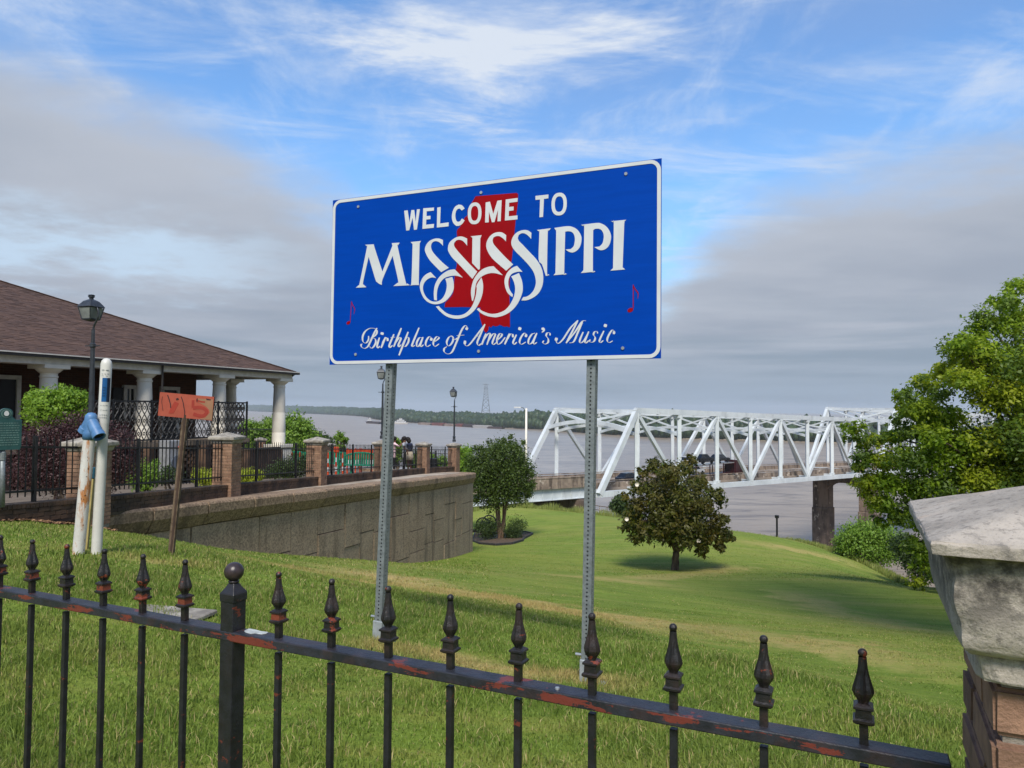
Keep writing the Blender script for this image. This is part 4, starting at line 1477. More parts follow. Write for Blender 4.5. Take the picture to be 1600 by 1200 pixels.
for i, lb, rz in ((0, 'near black lantern lamp post in front of the shingled roof', R(-20)), (3, 'black lantern lamp post half hidden by the left sign post', R(0)), (5, 'far black lantern lamp post on the last pier by the wall corner', R(-15))):
    if proto_l is None:
        proto_l = thing('lamp_post', lb, 'lamp post', (0, 0, 0), 'lantern lamp posts on the brick piers')
        lamp_parts(proto_l)
        proto_l.location = PIERS[i][1] + Vector((0, 0, -.17 + 1.41 * .12))
        proto_l.rotation_euler = (0, 0, rz)
        proto_l.scale = (.95, .95, .88)
    else:
        copy_tree(proto_l, PIERS[i][1], rz, lb).scale = (1, 1, 1.03)

# ------------------------------------------------------------------ the shingled pavilion
E1 = Vector((1.23, 2.86, 0)).normalized()          # along the colonnade
N1 = Vector((E1.y, -E1.x, 0))                       # outwards
CA = Vector((-12.85, 20.4, 0))
LCOL = 9.34
EAVE = 1.22
def bp(t_, w, z):
    """t along the colonnade, w outwards"""
    p = CA + E1 * t_ + N1 * w
    return Vector((p.x, p.y, z))
T = thing('pavilion', 'low brick pavilion with white columns and a brown shingled hip roof', 'building', bp(4, -4, -2))
RW, RL0, RL1 = 17.0, -16.0, LCOL + .44               # roof plan
W0 = .44
TANP = .415
ze = EAVE + .20
def roofpt(t_, w):
    d = min(W0 - w, RL1 - t_)
    return bp(t_, w, ze + TANP * d)
g = MB()
hd = RW / 2
A_, B_, C_, D_ = bp(RL0, W0, ze), bp(RL1, W0, ze), bp(RL1 - hd, W0 - hd, ze + TANP * hd), bp(RL0, W0 - hd, ze + TANP * hd)
E_, G_ = bp(RL1, W0 - RW, ze), bp(RL0, W0 - RW, ze)
g.add([A_, B_, C_, D_, E_, G_], [(0, 1, 2, 3), (1, 4, 2), (4, 5, 3, 2), (0, 3, 5), (0, 5, 4, 1)])
roof = obj('roof', g, 'shingle', T)
# shingle courses on the face towards the street
g = MB()
ex = .145
cosp = 1 / math.hypot(1, TANP)
nc = int(hd / cosp / ex)
up = (N1 * TANP + Vector((0, 0, 1))).normalized()
for c in range(nc):
    d0 = c * ex * cosp
    d1 = d0 + ex * cosp * 1.35
    t_ = RL0 + rnd.uniform(0, .2)
    tmax = RL1 - d0
    while t_ < tmax - .03:
        L = rnd.choice((.16, .22, .30))
        e = min(t_ + L, tmax)
        lift = rnd.choice((.010, .014, .020))
        p0, p1 = bp(t_ + .003, W0 - d0, ze + TANP * d0), bp(e - .003, W0 - d0, ze + TANP * d0)
        q0, q1 = bp(t_ + .003, W0 - d1, ze + TANP * d1), bp(min(e - .003, RL1 - d1), W0 - d1, ze + TANP * d1)
        if q1.y < q0.y: q1 = q0
        g.add([p0, p1, q1 + up * .002, q0 + up * .002, p0 + up * lift, p1 + up * lift, q1 + up * .006, q0 + up * .006], [(4, 5, 6, 7), (0, 1, 5, 4), (0, 4, 7, 3), (1, 2, 6, 5)])
        t_ = e
def shv(t, v, c, b):
    ge = t.n('ShaderNodeNewGeometry')
    return t.mix(ge.outputs['Random Per Island'], t.mix(.5, c, lin(66, 49, 43)), t.mix(.3, c, lin(104, 78, 66)))
mat('shingle_tab', lin(82, 62, 52), lin(68, 51, 44), rough=.95, scale=1.6, bump=.3, bscale=60, extra=shv)
obj('shingles', g, 'shingle_tab', roof, fix=False)['kind'] = 'stuff'
g = MB()
for k in range(26):
    d0, d1 = k * hd / 26, (k + 1.25) * hd / 26
    a, b = bp(RL1 - d0, W0 - d0, ze + TANP * d0 + .022), bp(RL1 - d1, W0 - d1, ze + TANP * d1 + .016)
    g.bar(a, b, .22, .018)
obj('hip_shingles', g, 'shingle_tab', roof)['kind'] = 'stuff'
# eaves
g = MB()
g.bar(bp(RL0, W0 + .05, ze - .045), bp(RL1 + .1, W0 + .05, ze - .045), .12, .11)
obj('gutter', g, 'gutter_dark', T)
g = MB()
g.bar(bp(RL1 + .05, W0 + .1, ze - .045), bp(RL1 + .05, W0 - RW, ze - .045), .12, .11)
obj('gutter', g, 'gutter_dark', T)
g = MB()
g.bar(bp(RL0, W0 + .03, ze - .012), bp(RL1 + .1, W0 + .03, ze - .012), .2, .03)
obj('drip_edge', g, 'eave_white', T)
g = MB()
g.bar(bp(RL0, .04, EAVE + .07), bp(LCOL + .34, .04, EAVE + .07), .62, .30)
obj('architrave', g, 'eave_white', T)
g = MB()
g.bar(bp(LCOL + .03, .34, EAVE + .075), bp(LCOL + .03, -RW + 1.2, EAVE + .075), .60, .29)
obj('architrave', g, 'eave_white', T)
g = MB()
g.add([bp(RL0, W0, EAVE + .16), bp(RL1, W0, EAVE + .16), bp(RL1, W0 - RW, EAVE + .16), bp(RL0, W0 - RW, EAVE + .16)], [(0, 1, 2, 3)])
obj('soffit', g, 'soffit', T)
# walls
PW = 2.13
FLOOR = -1.06
g = MB()
g.add([bp(RL0, -PW, FLOOR - .4), bp(LCOL - PW, -PW, FLOOR - .4), bp(LCOL - PW, -PW, EAVE + .16), bp(RL0, -PW, EAVE + .16),
       bp(LCOL - PW, -14.5, FLOOR - .4), bp(LCOL - PW, -14.5, EAVE + .16), bp(RL0, -14.5, FLOOR - .4), bp(RL0, -14.5, EAVE + .16)],
      [(0, 1, 2, 3), (1, 4, 5, 2), (4, 6, 7, 5), (6, 0, 3, 7)])
obj('wall', g, 'house_brick', T)
def opening(px0, px1, zb, zt2, door, nm):
    """where the bearing of a pixel column meets the wall plane"""
    def tcol(px):
        u = ray(px, 640).x
        b0 = bp(0, -PW, 0)
        return (u * b0.y - b0.x) / (E1.x - u * E1.y)
    a, b = tcol(px0), tcol(px1)
    g = MB()
    g.bar(bp(a, -PW + .03, (zb + zt2) / 2), bp(b, -PW + .03, (zb + zt2) / 2), .06, zt2 - zb)
    o = obj(nm, g, 'dark_door' if door else 'dark_glass', T)
    g = MB()
    for q in (a, b):
        g.bar(bp(q, -PW + .06, zb), bp(q, -PW + .06, zt2 + .05), .12, .12, up=tuple(E1))
    g.bar(bp(a - .06, -PW + .06, zt2 + .06), bp(b + .06, -PW + .06, zt2 + .06), .12, .12)
    obj('frame', g, 'eave_white', o)
    if not door:
        g = MB()
        g.bar(bp((a + b) / 2, -PW + .07, zb), bp((a + b) / 2, -PW + .07, zt2), .04, .05, up=tuple(E1))
        g.bar(bp(a, -PW + .07, (zb + zt2) / 2), bp(b, -PW + .07, (zb + zt2) / 2), .05, .04)
        obj('glazing_bars', g, 'eave_white', o)
    return o
opening(-24, 25, FLOOR, .78, True, 'door')
opening(192, 208, -.4, .62, False, 'window')
opening(250, 275, FLOOR, .62, True, 'door')
for a_, b_ in ((174, 190), (212, 236)):
    def tcol(px):
        u = ray(px, 640).x
        b0 = bp(0, -PW, 0)
        return (u * b0.y - b0.x) / (E1.x - u * E1.y)
    g = MB()
    a, b = tcol(a_), tcol(b_)
    g.bar(bp(a, -PW + .05, .1), bp(b, -PW + .05, .1), .05, 1.1)
    obj('shutter', g, 'dark_door', T)
# porch deck on a brick base with pierced panels
g = MB()
g.add([bp(RL0, 1.32, FLOOR), bp(LCOL - 3.0, 1.32, FLOOR), bp(LCOL - 3.0, -PW, FLOOR), bp(RL0, -PW, FLOOR), bp(RL0, 1.32, FLOOR - .14), bp(LCOL - 3.0, 1.32, FLOOR - .14), bp(LCOL - 3.0, -PW, FLOOR - .14), bp(RL0, -PW, FLOOR - .14)],
      [(0, 1, 2, 3), (0, 4, 5, 1), (1, 5, 6, 2)])
obj('porch_deck', g, 'terrace', T)
g = MB()
for t_ in np.arange(-6.4, LCOL - 3.0, 2.15):
    g.bar(bp(t_, 1.2, -2.9), bp(t_, 1.2, FLOOR - .14), .42, .42)
obj('base_piers', g, 'brick_dark', T)['kind'] = 'stuff'
g = MB()
for t0 in np.arange(-6.4, LCOL - 3.2, 2.15):
    for c in range(18):
        z = -2.9 + c * .105
        for t_ in np.arange(t0 + .28 + (c % 2) * .11, min(t0 + 1.95, LCOL - 3.1), .22):
            g.bar(bp(t_, 1.2, z), bp(t_ + .13, 1.2, z), .1, .085)
obj('pierced_brickwork', g, 'brick_dark', T)['kind'] = 'stuff'
g = MB()
g.add([bp(RL0, .7, FLOOR - .14), bp(LCOL - 3.2, .7, FLOOR - .14), bp(LCOL - 3.2, .7, -3.1), bp(RL0, .7, -3.1)], [(0, 1, 2, 3)])
obj('base_wall', g, 'mortar_dark', T)
# columns
def column(T, c, zb, zt2, plinth):
    h = zt2 - zb
    g = MB()
    r0, r1 = .255, .215
    g.lathe([(r0, zb), (r0, zb + .45), (r0 * .985, zb + .46), (r0 * .985, zb + .47), (r0, zb + .48), (r0 * .96, zb + h * .48), (r0 * .945, zb + h * .485), (r0 * .96, zb + h * .49), (r1, zt2 - .36), (r1 + .02, zt2 - .35), (r1 + .02, zt2 - .31), (r1, zt2 - .30),
              (r1, zt2 - .24), (r1 + .05, zt2 - .20), (.34, zt2 - .13), (.345, zt2 - .115)], c, n=28)
    col_ = obj('column', g, 'column_white', T, smooth=True)
    em = col_.modifiers.new('edge', 'EDGE_SPLIT')
    em.split_angle = R(35)
    g = MB()
    g.box((c.x, c.y, zt2 - .055), (.74, .74, .12), rz=math.atan2(E1.y, E1.x))
    obj('capital_slab', g, 'column_white', col_, bevel=.01)
    if plinth:
        g = MB()
        g.box((c.x, c.y, zb - plinth / 2 - .05), (.72, .72, plinth - .1), rz=math.atan2(E1.y, E1.x))
        g.box((c.x, c.y, zb - .06), (.80, .80, .118), rz=math.atan2(E1.y, E1.x))
        obj('plinth', g, 'column_white', col_, bevel=.01)
for i in (-3, -2, -1, 0, 1, 2):
    column(T, bp(i * LCOL / 3, 0, 0), FLOOR, EAVE - .07, 0)
column(T, bp(LCOL, 0, 0), -1.42, EAVE - .07, .95)
column(T, bp(LCOL, -2.5, 0), FLOOR, EAVE - .07, 0)
column(T, bp(LCOL, -6.0, 0), FLOOR, EAVE - .07, 0)
for t_, w_, z0 in ((3.42, .42, -2.4), (LCOL + .34, -.05, -1.4)):
    g = MB()
    g.tube([bp(t_, W0 - .02, ze - .1), bp(t_, w_, EAVE - .2), bp(t_, w_, z0)], .035, 8)
    obj('downspout', g, 'gutter_dark', T)
g = MB()
for t_ in (LCOL - 2.9, LCOL - .3):
    pass
g.bar(bp(LCOL - 2.9, .35, -2.5), bp(LCOL - .35, .35, -2.5), .3, 1.9)
obj('side_wall', g, 'brick_dark', T)

# cast iron balustrade round the porch
T = thing('balustrade', 'black lace pattern cast iron balustrade along the pavilion porch', 'balustrade', bp(2, 1.22, FLOOR))
bz0, bz1 = FLOOR + .02, .17
def _tc(px, w):
    u = ray(px, 690).x
    b0 = bp(0, w, 0)
    return (u * b0.y - b0.x) / (E1.x - u * E1.y)
ta, tb = _tc(106, 1.22), LCOL - 3.05
for z in (bz0 + .06, bz1):
    g = MB()
    g.bar(bp(ta, 1.22, z), bp(tb, 1.22, z), .04, .045)
    g.bar(bp(tb, 1.22, z), bp(tb, -.6, z), .04, .045)
    obj('rail', g, 'black_iron', T)
for i, t_ in enumerate(np.linspace(ta, tb, 6)):
    g = MB()
    g.box(bp(t_, 1.22, (bz0 + bz1) / 2 + .02), (.05, .05, bz1 - bz0 + .06), rz=math.atan2(E1.y, E1.x))
    obj('post', g, 'black_iron', T)
g = MB()
w_ = .19
def lace(fn, a, b):
    for c0 in np.arange(a, b - w_ * .6, w_):
        for ph in (0, PI):
            pts = [fn(c0 + w_ / 2 + w_ * .46 * math.sin(s * 3 * PI + ph) * (1 if True else 1), bz0 + .06 + (bz1 - bz0 - .06) * s) for s in np.linspace(0, 1, 13)]
            g.tube(pts, .019, 4, cap=False)
        for s in (1 / 6, .5, 5 / 6):
            z = bz0 + .06 + (bz1 - bz0 - .06) * s
            g.tube([fn(c0 + w_ / 2 + .035 * math.cos(q), z + .05 * math.sin(q)) for q in np.linspace(0, 2 * PI, 7)], .016, 4, cap=False)
lace(lambda t_, z: bp(t_, 1.22, z), ta, tb)
lace(lambda t_, z: bp(tb, t_, z), -.6, 1.22)
obj('lacework', g, 'black_iron', T)['kind'] = 'stuff'

# low wall, far railing and little pier right of the porch
T = thing('planter_wall', 'low dark brick wall between the porch and the corner column', 'wall', bp(LCOL - 1.6, 1.5, -2.4))
g = MB()
a, b = P(384, 720, 25.2), P(433, 720, 27.6)
g.bar((a.x, a.y, -2.2), (b.x, b.y, -2.25), .25, 1.5)
obj('brickwork', g, 'brick_dark', T)
g = MB()
g.bar((a.x, a.y, -1.43), (b.x, b.y, -1.48), .3, .06)
obj('coping', g, 'mortar_dark', T)
T = thing('porch_railing', 'plain black iron railing left of the corner column', 'railing', P(405, 690, 31))
a, b = P(380, 670, 29), P(433, 671, 33)
g = MB()
g.bar(a, b, .04, .04)
lo_a, lo_b = a - Vector((0, 0, .95)), b - Vector((0, 0, 1.05))
g.bar(lo_a, lo_b, .04, .04)
obj('rail', g, 'black_iron', T)
g = MB()
for s in np.linspace(0, 1, 24):
    p, q_ = a.lerp(b, s), lo_a.lerp(lo_b, s)
    g.bar(q_, p, .016)
obj('pickets', g, 'black_iron', T)['kind'] = 'stuff'
copy_tree(proto_j, (P(407, 700, 36).x, 36, P(407, 683.5, 36).z - 1.4), R(20), 'small brick pier seen through the railing left of the corner column')

# white utility cabinet under the porch
def tcolw(px, w):
    u = ray(px, 690).x
    b0 = bp(0, w, 0)
    return (u * b0.y - b0.x) / (E1.x - u * E1.y)
TC = tcolw(267, 1.62)
c = bp(TC, 1.62, 0)
T = thing('utility_cabinet', 'white grey utility cabinet below the porch behind the leaning stake', 'cabinet', (c.x, c.y, -2.2))
zc0, zc1 = P(268, 752, c.y).z, P(268, 688, c.y).z
g = MB()
g.box((c.x, c.y, (zc0 + zc1) / 2), (.55, .45, zc1 - zc0), rz=math.atan2(E1.y, E1.x))
obj('case', g, 'cabinet_grey', T, bevel=.015)
g = MB()
cc = bp(TC, 1.86, zc1 - .65)
g.tube([cc, cc + N1 * .03], .2, 16)
obj('fan_grille', g, 'grey_print', T)
cc = bp(TC + .12, 1.86, zc1 - .22)
g = MB()
g.tube([cc, cc + N1 * .03], .07, 10)
obj('warning_disc', g, 'safety_orange', T)

# ------------------------------------------------------------------ on the terrace
def bench_parts(T):
    for sx in (-.8, .8):
        g = MB()
        g.bar((sx, -.25, 0), (sx, -.25, .62), .07)
        g.bar((sx, .22, 0), (sx, .3, .75), .07)
        g.bar((sx, -.28, .62), (sx, .25, .62), .07, .05)
        obj('arm_frame', g, 'bench_green', T)
    for k in range(4):
        g = MB()
        g.bar((-.8, -.22 + k * .14, .43), (.8, -.22 + k * .14, .43), .115, .03)
        obj('seat_slat', g, 'bench_green', T)
    g = MB()
    pts = [(x, .28, .76 + .16 * (1 - (x / .82) ** 2)) for x in np.linspace(-.82, .82, 13)]
    g.tube(pts, .035, 6)
    obj('arched_top_rail', g, 'bench_green', T)
    for k in range(15):
        x = -.75 + k * 1.5 / 14
        g = MB()
        g.bar((x, .26, .45), (x, .28, .76 + .16 * (1 - (x / .82) ** 2)), .055)
        obj('back_rod', g, 'bench_green', T)
def on_t(px, d, dz=0):
    x = ray(px, 700).x * d
    return Vector((x, d, zt(d) - .02 + dz))
b0 = thing('park_bench', 'bright green slatted park bench with arched back, nearest behind the iron fence', 'bench', (0, 0, 0), 'green park benches on the terrace')
bench_parts(b0)
b0.location = on_t(562, 30.5)
b0.rotation_euler = (0, 0, R(-10))
copy_tree(b0, on_t(522, 33.5), R(5), 'green park bench farther back behind the orange and white posts')
copy_tree(b0, on_t(462, 34), R(20), 'green park bench seen between the corner column and the brick pier')
def delin_parts(T, paddle=False):
    g = MB()
    g.lathe([(.2, 0), (.2, .06), (.07, .07)], n=8)
    obj('base', g, 'bin_black', T)
    for k in range(5):
        g = MB()
        g.lathe([(.042, .07 + k * .2), (.042, .265 + k * .2)], n=10)
        obj('band', g, 'safety_orange' if k % 2 == 0 else 'white_paint', T)
    g = MB()
    if paddle:
        g.box((0, 0, 1.2), (.24, .05, .26))
        obj('paddle', g, 'safety_orange', T, bevel=.03)
    else:
        g.lathe([(.042, 1.07), (.03, 1.1), (.03, 1.16)], n=10)
        obj('handle', g, 'safety_orange', T)
Gd = 'orange and white channelizer posts by the benches'
d0 = thing('channelizer_post', 'thin orange and white striped post left of the green benches', 'traffic post', (0, 0, 0), Gd)
delin_parts(d0)
d0.location = on_t(513, 28.5)
d0.scale = (.85, .85, .82)
copy_tree(d0, on_t(536, 29.5), 0, 'orange and white striped post against the left end of the nearest bench')
copy_tree(d0, on_t(456, 33), 0, 'striped post beside the bench right of the corner column')
copy_tree(d0, on_t(469, 33.5), 0, 'striped post behind the low shrub left of the brick pier')
d1 = thing('channelizer_post', 'orange and white striped post topped by an orange paddle', 'traffic post', (0, 0, 0), Gd)
delin_parts(d1, True)
d1.location = on_t(525.5, 28.2)
d1.scale = (.9, .9, .88)
def barrier(px, d, lbl, w=.5, h=1.25):
    T = thing('traffic_barrier', lbl, 'traffic barrier', on_t(px, d), 'orange barriers behind the benches')
    b = on_t(px, d)
    for z, hh, m in ((.5, .2, 'white_paint'), (.72, .18, 'pale_orange'), (.95, .24, 'safety_orange')):
        g = MB()
        g.box(b + Vector((0, 0, z)), (w, .06, hh))
        obj('board', g, m, T)
    for sx in (-w * .4, w * .4):
        g = MB()
        g.bar(b + Vector((sx, .05, 0)), b + Vector((sx, .05, 1.12)), .05)
        obj('upright', g, 'safety_orange', T)
barrier(549, 33.0, 'narrow orange and white barrier behind the left half of the nearest bench', .45)
barrier(557, 33.6, 'second narrow orange barrier behind the nearest bench', .4)
barrier(573, 34.0, 'wide orange barrier behind the right half of the nearest bench', .6)
b = on_t(676, 34.6)
T = thing('litter_bin', 'black metal litter bin behind the fence by the last pier', 'bin', b)
zt_b = P(676, 716, 34.6).z
zb_b = zt(34.6)
g = MB()
g.box((b.x, b.y, (zb_b + zt_b) / 2), (.42, .42, zt_b - zb_b))
obj('body', g, 'bin_black', T, bevel=.03)
g = MB()
g.tube([(b.x - .18, b.y, zt_b), (b.x - .18, b.y, zt_b + .26), (b.x + .18, b.y, zt_b + .26), (b.x + .18, b.y, zt_b)], .018, 6)
obj('hoop', g, 'lamp_metal', T)

# people
def person(name_lbl, loc, rz, pose, mats, hair=True, extra=None):
    T = thing('person', name_lbl, 'person', loc, None)
    J = dict(pelvis=(0, 0, .93), waist=(0, .0, 1.06), chest=(0, .0, 1.26), neck=(0, .0, 1.43), head=(0, .01, 1.52), top=(0, .02, 1.64),
             hl=(-.09, 0, .88), kl=(-.10, .01, .48), al=(-.10, -.01, .09), tl=(-.11, .13, .035), hr=(.09, 0, .88), kr=(.10, .01, .48), ar=(.10, -.01, .09), tr=(.11, .13, .035),
             sl=(-.17, 0, 1.38), el=(-.22, .02, 1.12), wl=(-.22, .10, .90), fl=(-.21, .13, .80), sr=(.17, 0, 1.38), er=(.22, .02, 1.12), wr=(.22, .10, .90), fr=(.21, .13, .80))
    J.update(pose)
    Rd = dict(pelvis=.135, waist=.115, chest=.135, neck=.055, head=.092, top=.075, hl=.095, kl=.06, al=.042, tl=.034, hr=.095, kr=.06, ar=.042, tr=.034,
              sl=.06, el=.042, wl=.03, fl=.034, sr=.06, er=.042, wr=.03, fr=.034)
    names = list(J)
    E = [('pelvis', 'waist'), ('waist', 'chest'), ('chest', 'neck'), ('neck', 'head'), ('head', 'top'), ('pelvis', 'hl'), ('hl', 'kl'), ('kl', 'al'), ('al', 'tl'),
         ('pelvis', 'hr'), ('hr', 'kr'), ('kr', 'ar'), ('ar', 'tr'), ('chest', 'sl'), ('sl', 'el'), ('el', 'wl'), ('wl', 'fl'), ('chest', 'sr'), ('sr', 'er'), ('er', 'wr'), ('wr', 'fr')]
    me = bpy.data.meshes.new('person_body')
    me.from_pydata([J[k] for k in names], [(names.index(a), names.index(b)) for a, b in E], [])
    o = bpy.data.objects.new('body', me)
    COL.objects.link(o)
    sk = o.modifiers.new('skin', 'SKIN')
    for i, k in enumerate(names):
        d = me.skin_vertices[0].data[i]
        d.radius = (Rd[k], Rd[k] * (.72 if k in ('pelvis', 'waist', 'chest') else 1))
        d.use_root = k == 'pelvis'
    sb = o.modifiers.new('sub', 'SUBSURF')
    sb.levels = sb.render_levels = 2
    dg = bpy.context.evaluated_depsgraph_get()
    m2 = bpy.data.meshes.new_from_object(o.evaluated_get(dg))
    bpy.data.objects.remove(o)
    skin, top, legs, shoe = mats
    for m in (skin, top, legs, shoe):
        m2.materials.append(MATS[m])
    fl_, fr_ = Vector(J['fl']), Vector(J['fr'])
    for p in m2.polygons:
        c = p.center
        p.use_smooth = True
        arm = abs(c.x) > .15 or c.y > .2
        if c.z < .09: k = 3
        elif c.z < .95 and not (arm and c.z > .7): k = 2
        elif c.z > 1.43 and not (arm and c.z < 1.3): k = 0
        elif min((c - fl_).length, (c - fr_).length) < .30 and arm: k = 0
        else: k = 1
        p.material_index = k
    b = bpy.data.objects.new('body', m2)
    COL.objects.link(b)
    b.parent = T
    if hair:
        g = MB()
        q = Vector(J['top'])
        g.ico((q.x, q.y - .035, q.z - .02), .135, 2, .10, (1, 1, .95), 3)
        g.ico((q.x, q.y - .10, q.z - .12), .11, 2, .12, (1.1, .8, 1.2), 4)
        h = obj('hair', g, 'hair', None, smooth=True)
        h.parent = T
    if extra: extra(T)
    T.rotation_euler = (0, 0, rz)
    return T
def phone(T):
    g = MB()
    g.box((.0, .42, 1.47), (.075, .012, .15))
    o = obj('phone', g, 'bin_black', None)
    o.parent = T
def skirt(T):
    g = MB()
    g.lathe([(.15, .98), (.20, .75), (.23, .56)], n=14)
    o = obj('skirt', g, 'cloth_cream', None, smooth=True)
    o.parent = T
up_arms = dict(el=(-.20, .24, 1.22), wl=(-.09, .38, 1.38), fl=(-.04, .41, 1.45), er=(.20, .24, 1.22), wr=(.09, .38, 1.38), fr=(.04, .41, 1.45))
person('person in a pale pink top and black trousers holding up a phone', on_t(616, 37), R(-75), up_arms, ('skin', 'shirt_pink', 'trouser_black', 'shoe_white'))
person('person in a grey striped shirt and black trousers with dark curly hair', on_t(631.5, 36.6), R(-100), dict(kr=(.12, .03, .48), er=(.21, .1, 1.13), wr=(.16, .26, 1.05), fr=(.14, .32, 1.08)), ('skin', 'shirt_grey', 'trouser_black', 'shoe_white'))
person('person in a navy top and cream skirt leaning towards the striped shirt', on_t(640, 37.6), R(60), dict(neck=(0, .06, 1.43), head=(0, .10, 1.51), top=(0, .13, 1.62), el=(-.22, .14, 1.14), wl=(-.14, .30, 1.16), fl=(-.1, .36, 1.22)), ('skin', 'top_navy', 'skin', 'shoe_white'), extra=skirt)
# ------------------------------------------------------------------ the welcome sign
YL, YR = 5.396, 4.420
s_tl, s_tr, s_br, s_bl = P(520, 313, YL), P(1036.5, 247, YR), P(1030, 560, YR), P(515, 570, YL)
SO = s_bl.copy()
SU = ((s_br - s_bl) + (s_tr - s_tl)).normalized()
SV = ((s_tl - s_bl) + (s_tr - s_br))
SV = (SV - SU * SV.dot(SU)).normalized()
SN = SU.cross(SV)
if SN.y > 0: SN = -SN
SO = (s_tl + s_tr + s_br + s_bl) / 4
SWd = ((s_br - s_bl).length + (s_tr - s_tl).length) / 2
SHt = ((s_tl - s_bl).length + (s_tr - s_br).length) / 2
def sp(u, v, n=0):
    return SO + SU * u + SV * v + SN * n
def suv(px, py):
    r = ray(px, py)
    k = SO.dot(SN) / r.dot(SN)
    q = r * k - SO
    return q.dot(SU), q.dot(SV)
def zz(x0, y0, s, pts):
    return [suv(x0 + x / s, y0 + y / s) for x, y in pts]
SIGN = thing('welcome_sign', 'large blue and white welcome sign with red state map on two posts', 'welcome sign', (SO.x, SO.y, -1.65))
hw, hh = SWd / 2, SHt / 2
def sflat(name, polys, m, off, parent=SIGN, th=.0012):
    g = MB()
    for pl in polys:
        g.prism(pl, lambda u, v, t_: sp(u, v, t_), off - th, off)
    return obj(name, g, m, parent)
g = MB()
g.prism([(-hw, -hh), (hw, -hh), (hw, hh), (-hw, hh)], lambda u, v, t_: sp(u, v, t_), -.004, 0)
obj('panel', g, 'sign_blue', SIGN)
g = MB()
for v in (-hh * .68, hh * .02, hh * .70):
    g.bar(sp(-hw * .96, v, -.017), sp(hw * .96, v, -.017), .035, .024, up=tuple(SN))
obj('stringers', g, 'sign_back', SIGN)
def rrect(w, h, r, k=8):
    o = []
    for cx_, cy_, a0 in ((w - r, h - r, 0), (-w + r, h - r, PI / 2), (-w + r, -h + r, PI), (w - r, -h + r, 1.5 * PI)):
        o += [(cx_ + r * math.cos(a0 + a), cy_ + r * math.sin(a0 + a)) for a in np.linspace(0, PI / 2, k)]
    return o
oa, ob = rrect(hw - .003, hh - .003, .068), rrect(hw - .026, hh - .025, .046)
n = len(oa)
g = MB()
g.add([sp(u, v, .0024) for u, v in oa] + [sp(u, v, .0024) for u, v in ob] + [sp(u, v, .0004) for u, v in oa] + [sp(u, v, .0004) for u, v in ob],
      [(i, (i + 1) % n, n + (i + 1) % n, n + i) for i in range(n)] + [(2 * n + i, 2 * n + (i + 1) % n, (i + 1) % n, i) for i in range(n)] + [(n + i, n + (i + 1) % n, 3 * n + (i + 1) % n, 3 * n + i) for i in range(n)])
obj('border', g, 'sign_white', SIGN)
# red state map
zmap = [(255, 128), (400, 116), (560, 103), (569, 106), (574, 116), (572, 180), (556, 300), (540, 480), (522, 640), (512, 760), (509, 880), (513, 1000), (513, 1110), (500, 1108), (490, 1103), (478, 1106), (462, 1104),
        (450, 1096), (440, 1095), (437, 1087), (432, 1096), (405, 1104), (392, 1098), (380, 1100), (372, 1113), (363, 1108), (358, 1101), (352, 1112), (354, 1122), (345, 1140), (333, 1152), (322, 1142), (315, 1125), (303, 1090), (290, 1045), (283, 1010), (286, 985), (293, 962),
        (160, 958), (20, 960)]
z1map = [(965, 1000), (970, 955), (1000, 925), (1030, 890), (1055, 850), (1062, 770), (1068, 700), (1078, 620), (1088, 580), (1093, 555), (1086, 500), (1078, 440), (1066, 380), (1064, 345), (1085, 300), (1095, 262), (1092, 215), (1098, 190), (1125, 165), (1140, 130), (1160, 100), (1172, 70), (1200, 45)]
poly = zz(690, 280, 4.8, zmap[:-1]) + zz(550, 330, 6.665, z1map)
poly += zz(690, 280, 4.8, [(196, 268), (194, 232), (208, 204), (222, 182), (238, 158)])
sflat('state_map', [poly], 'sign_red', .0010, th=.0008)
Z1 = (550, 330, 6.665)
Z2 = (760, 330, 6.667)
def z12(a, b):
    return zz(*Z1, a) + zz(*Z2, b)
L_ = {}
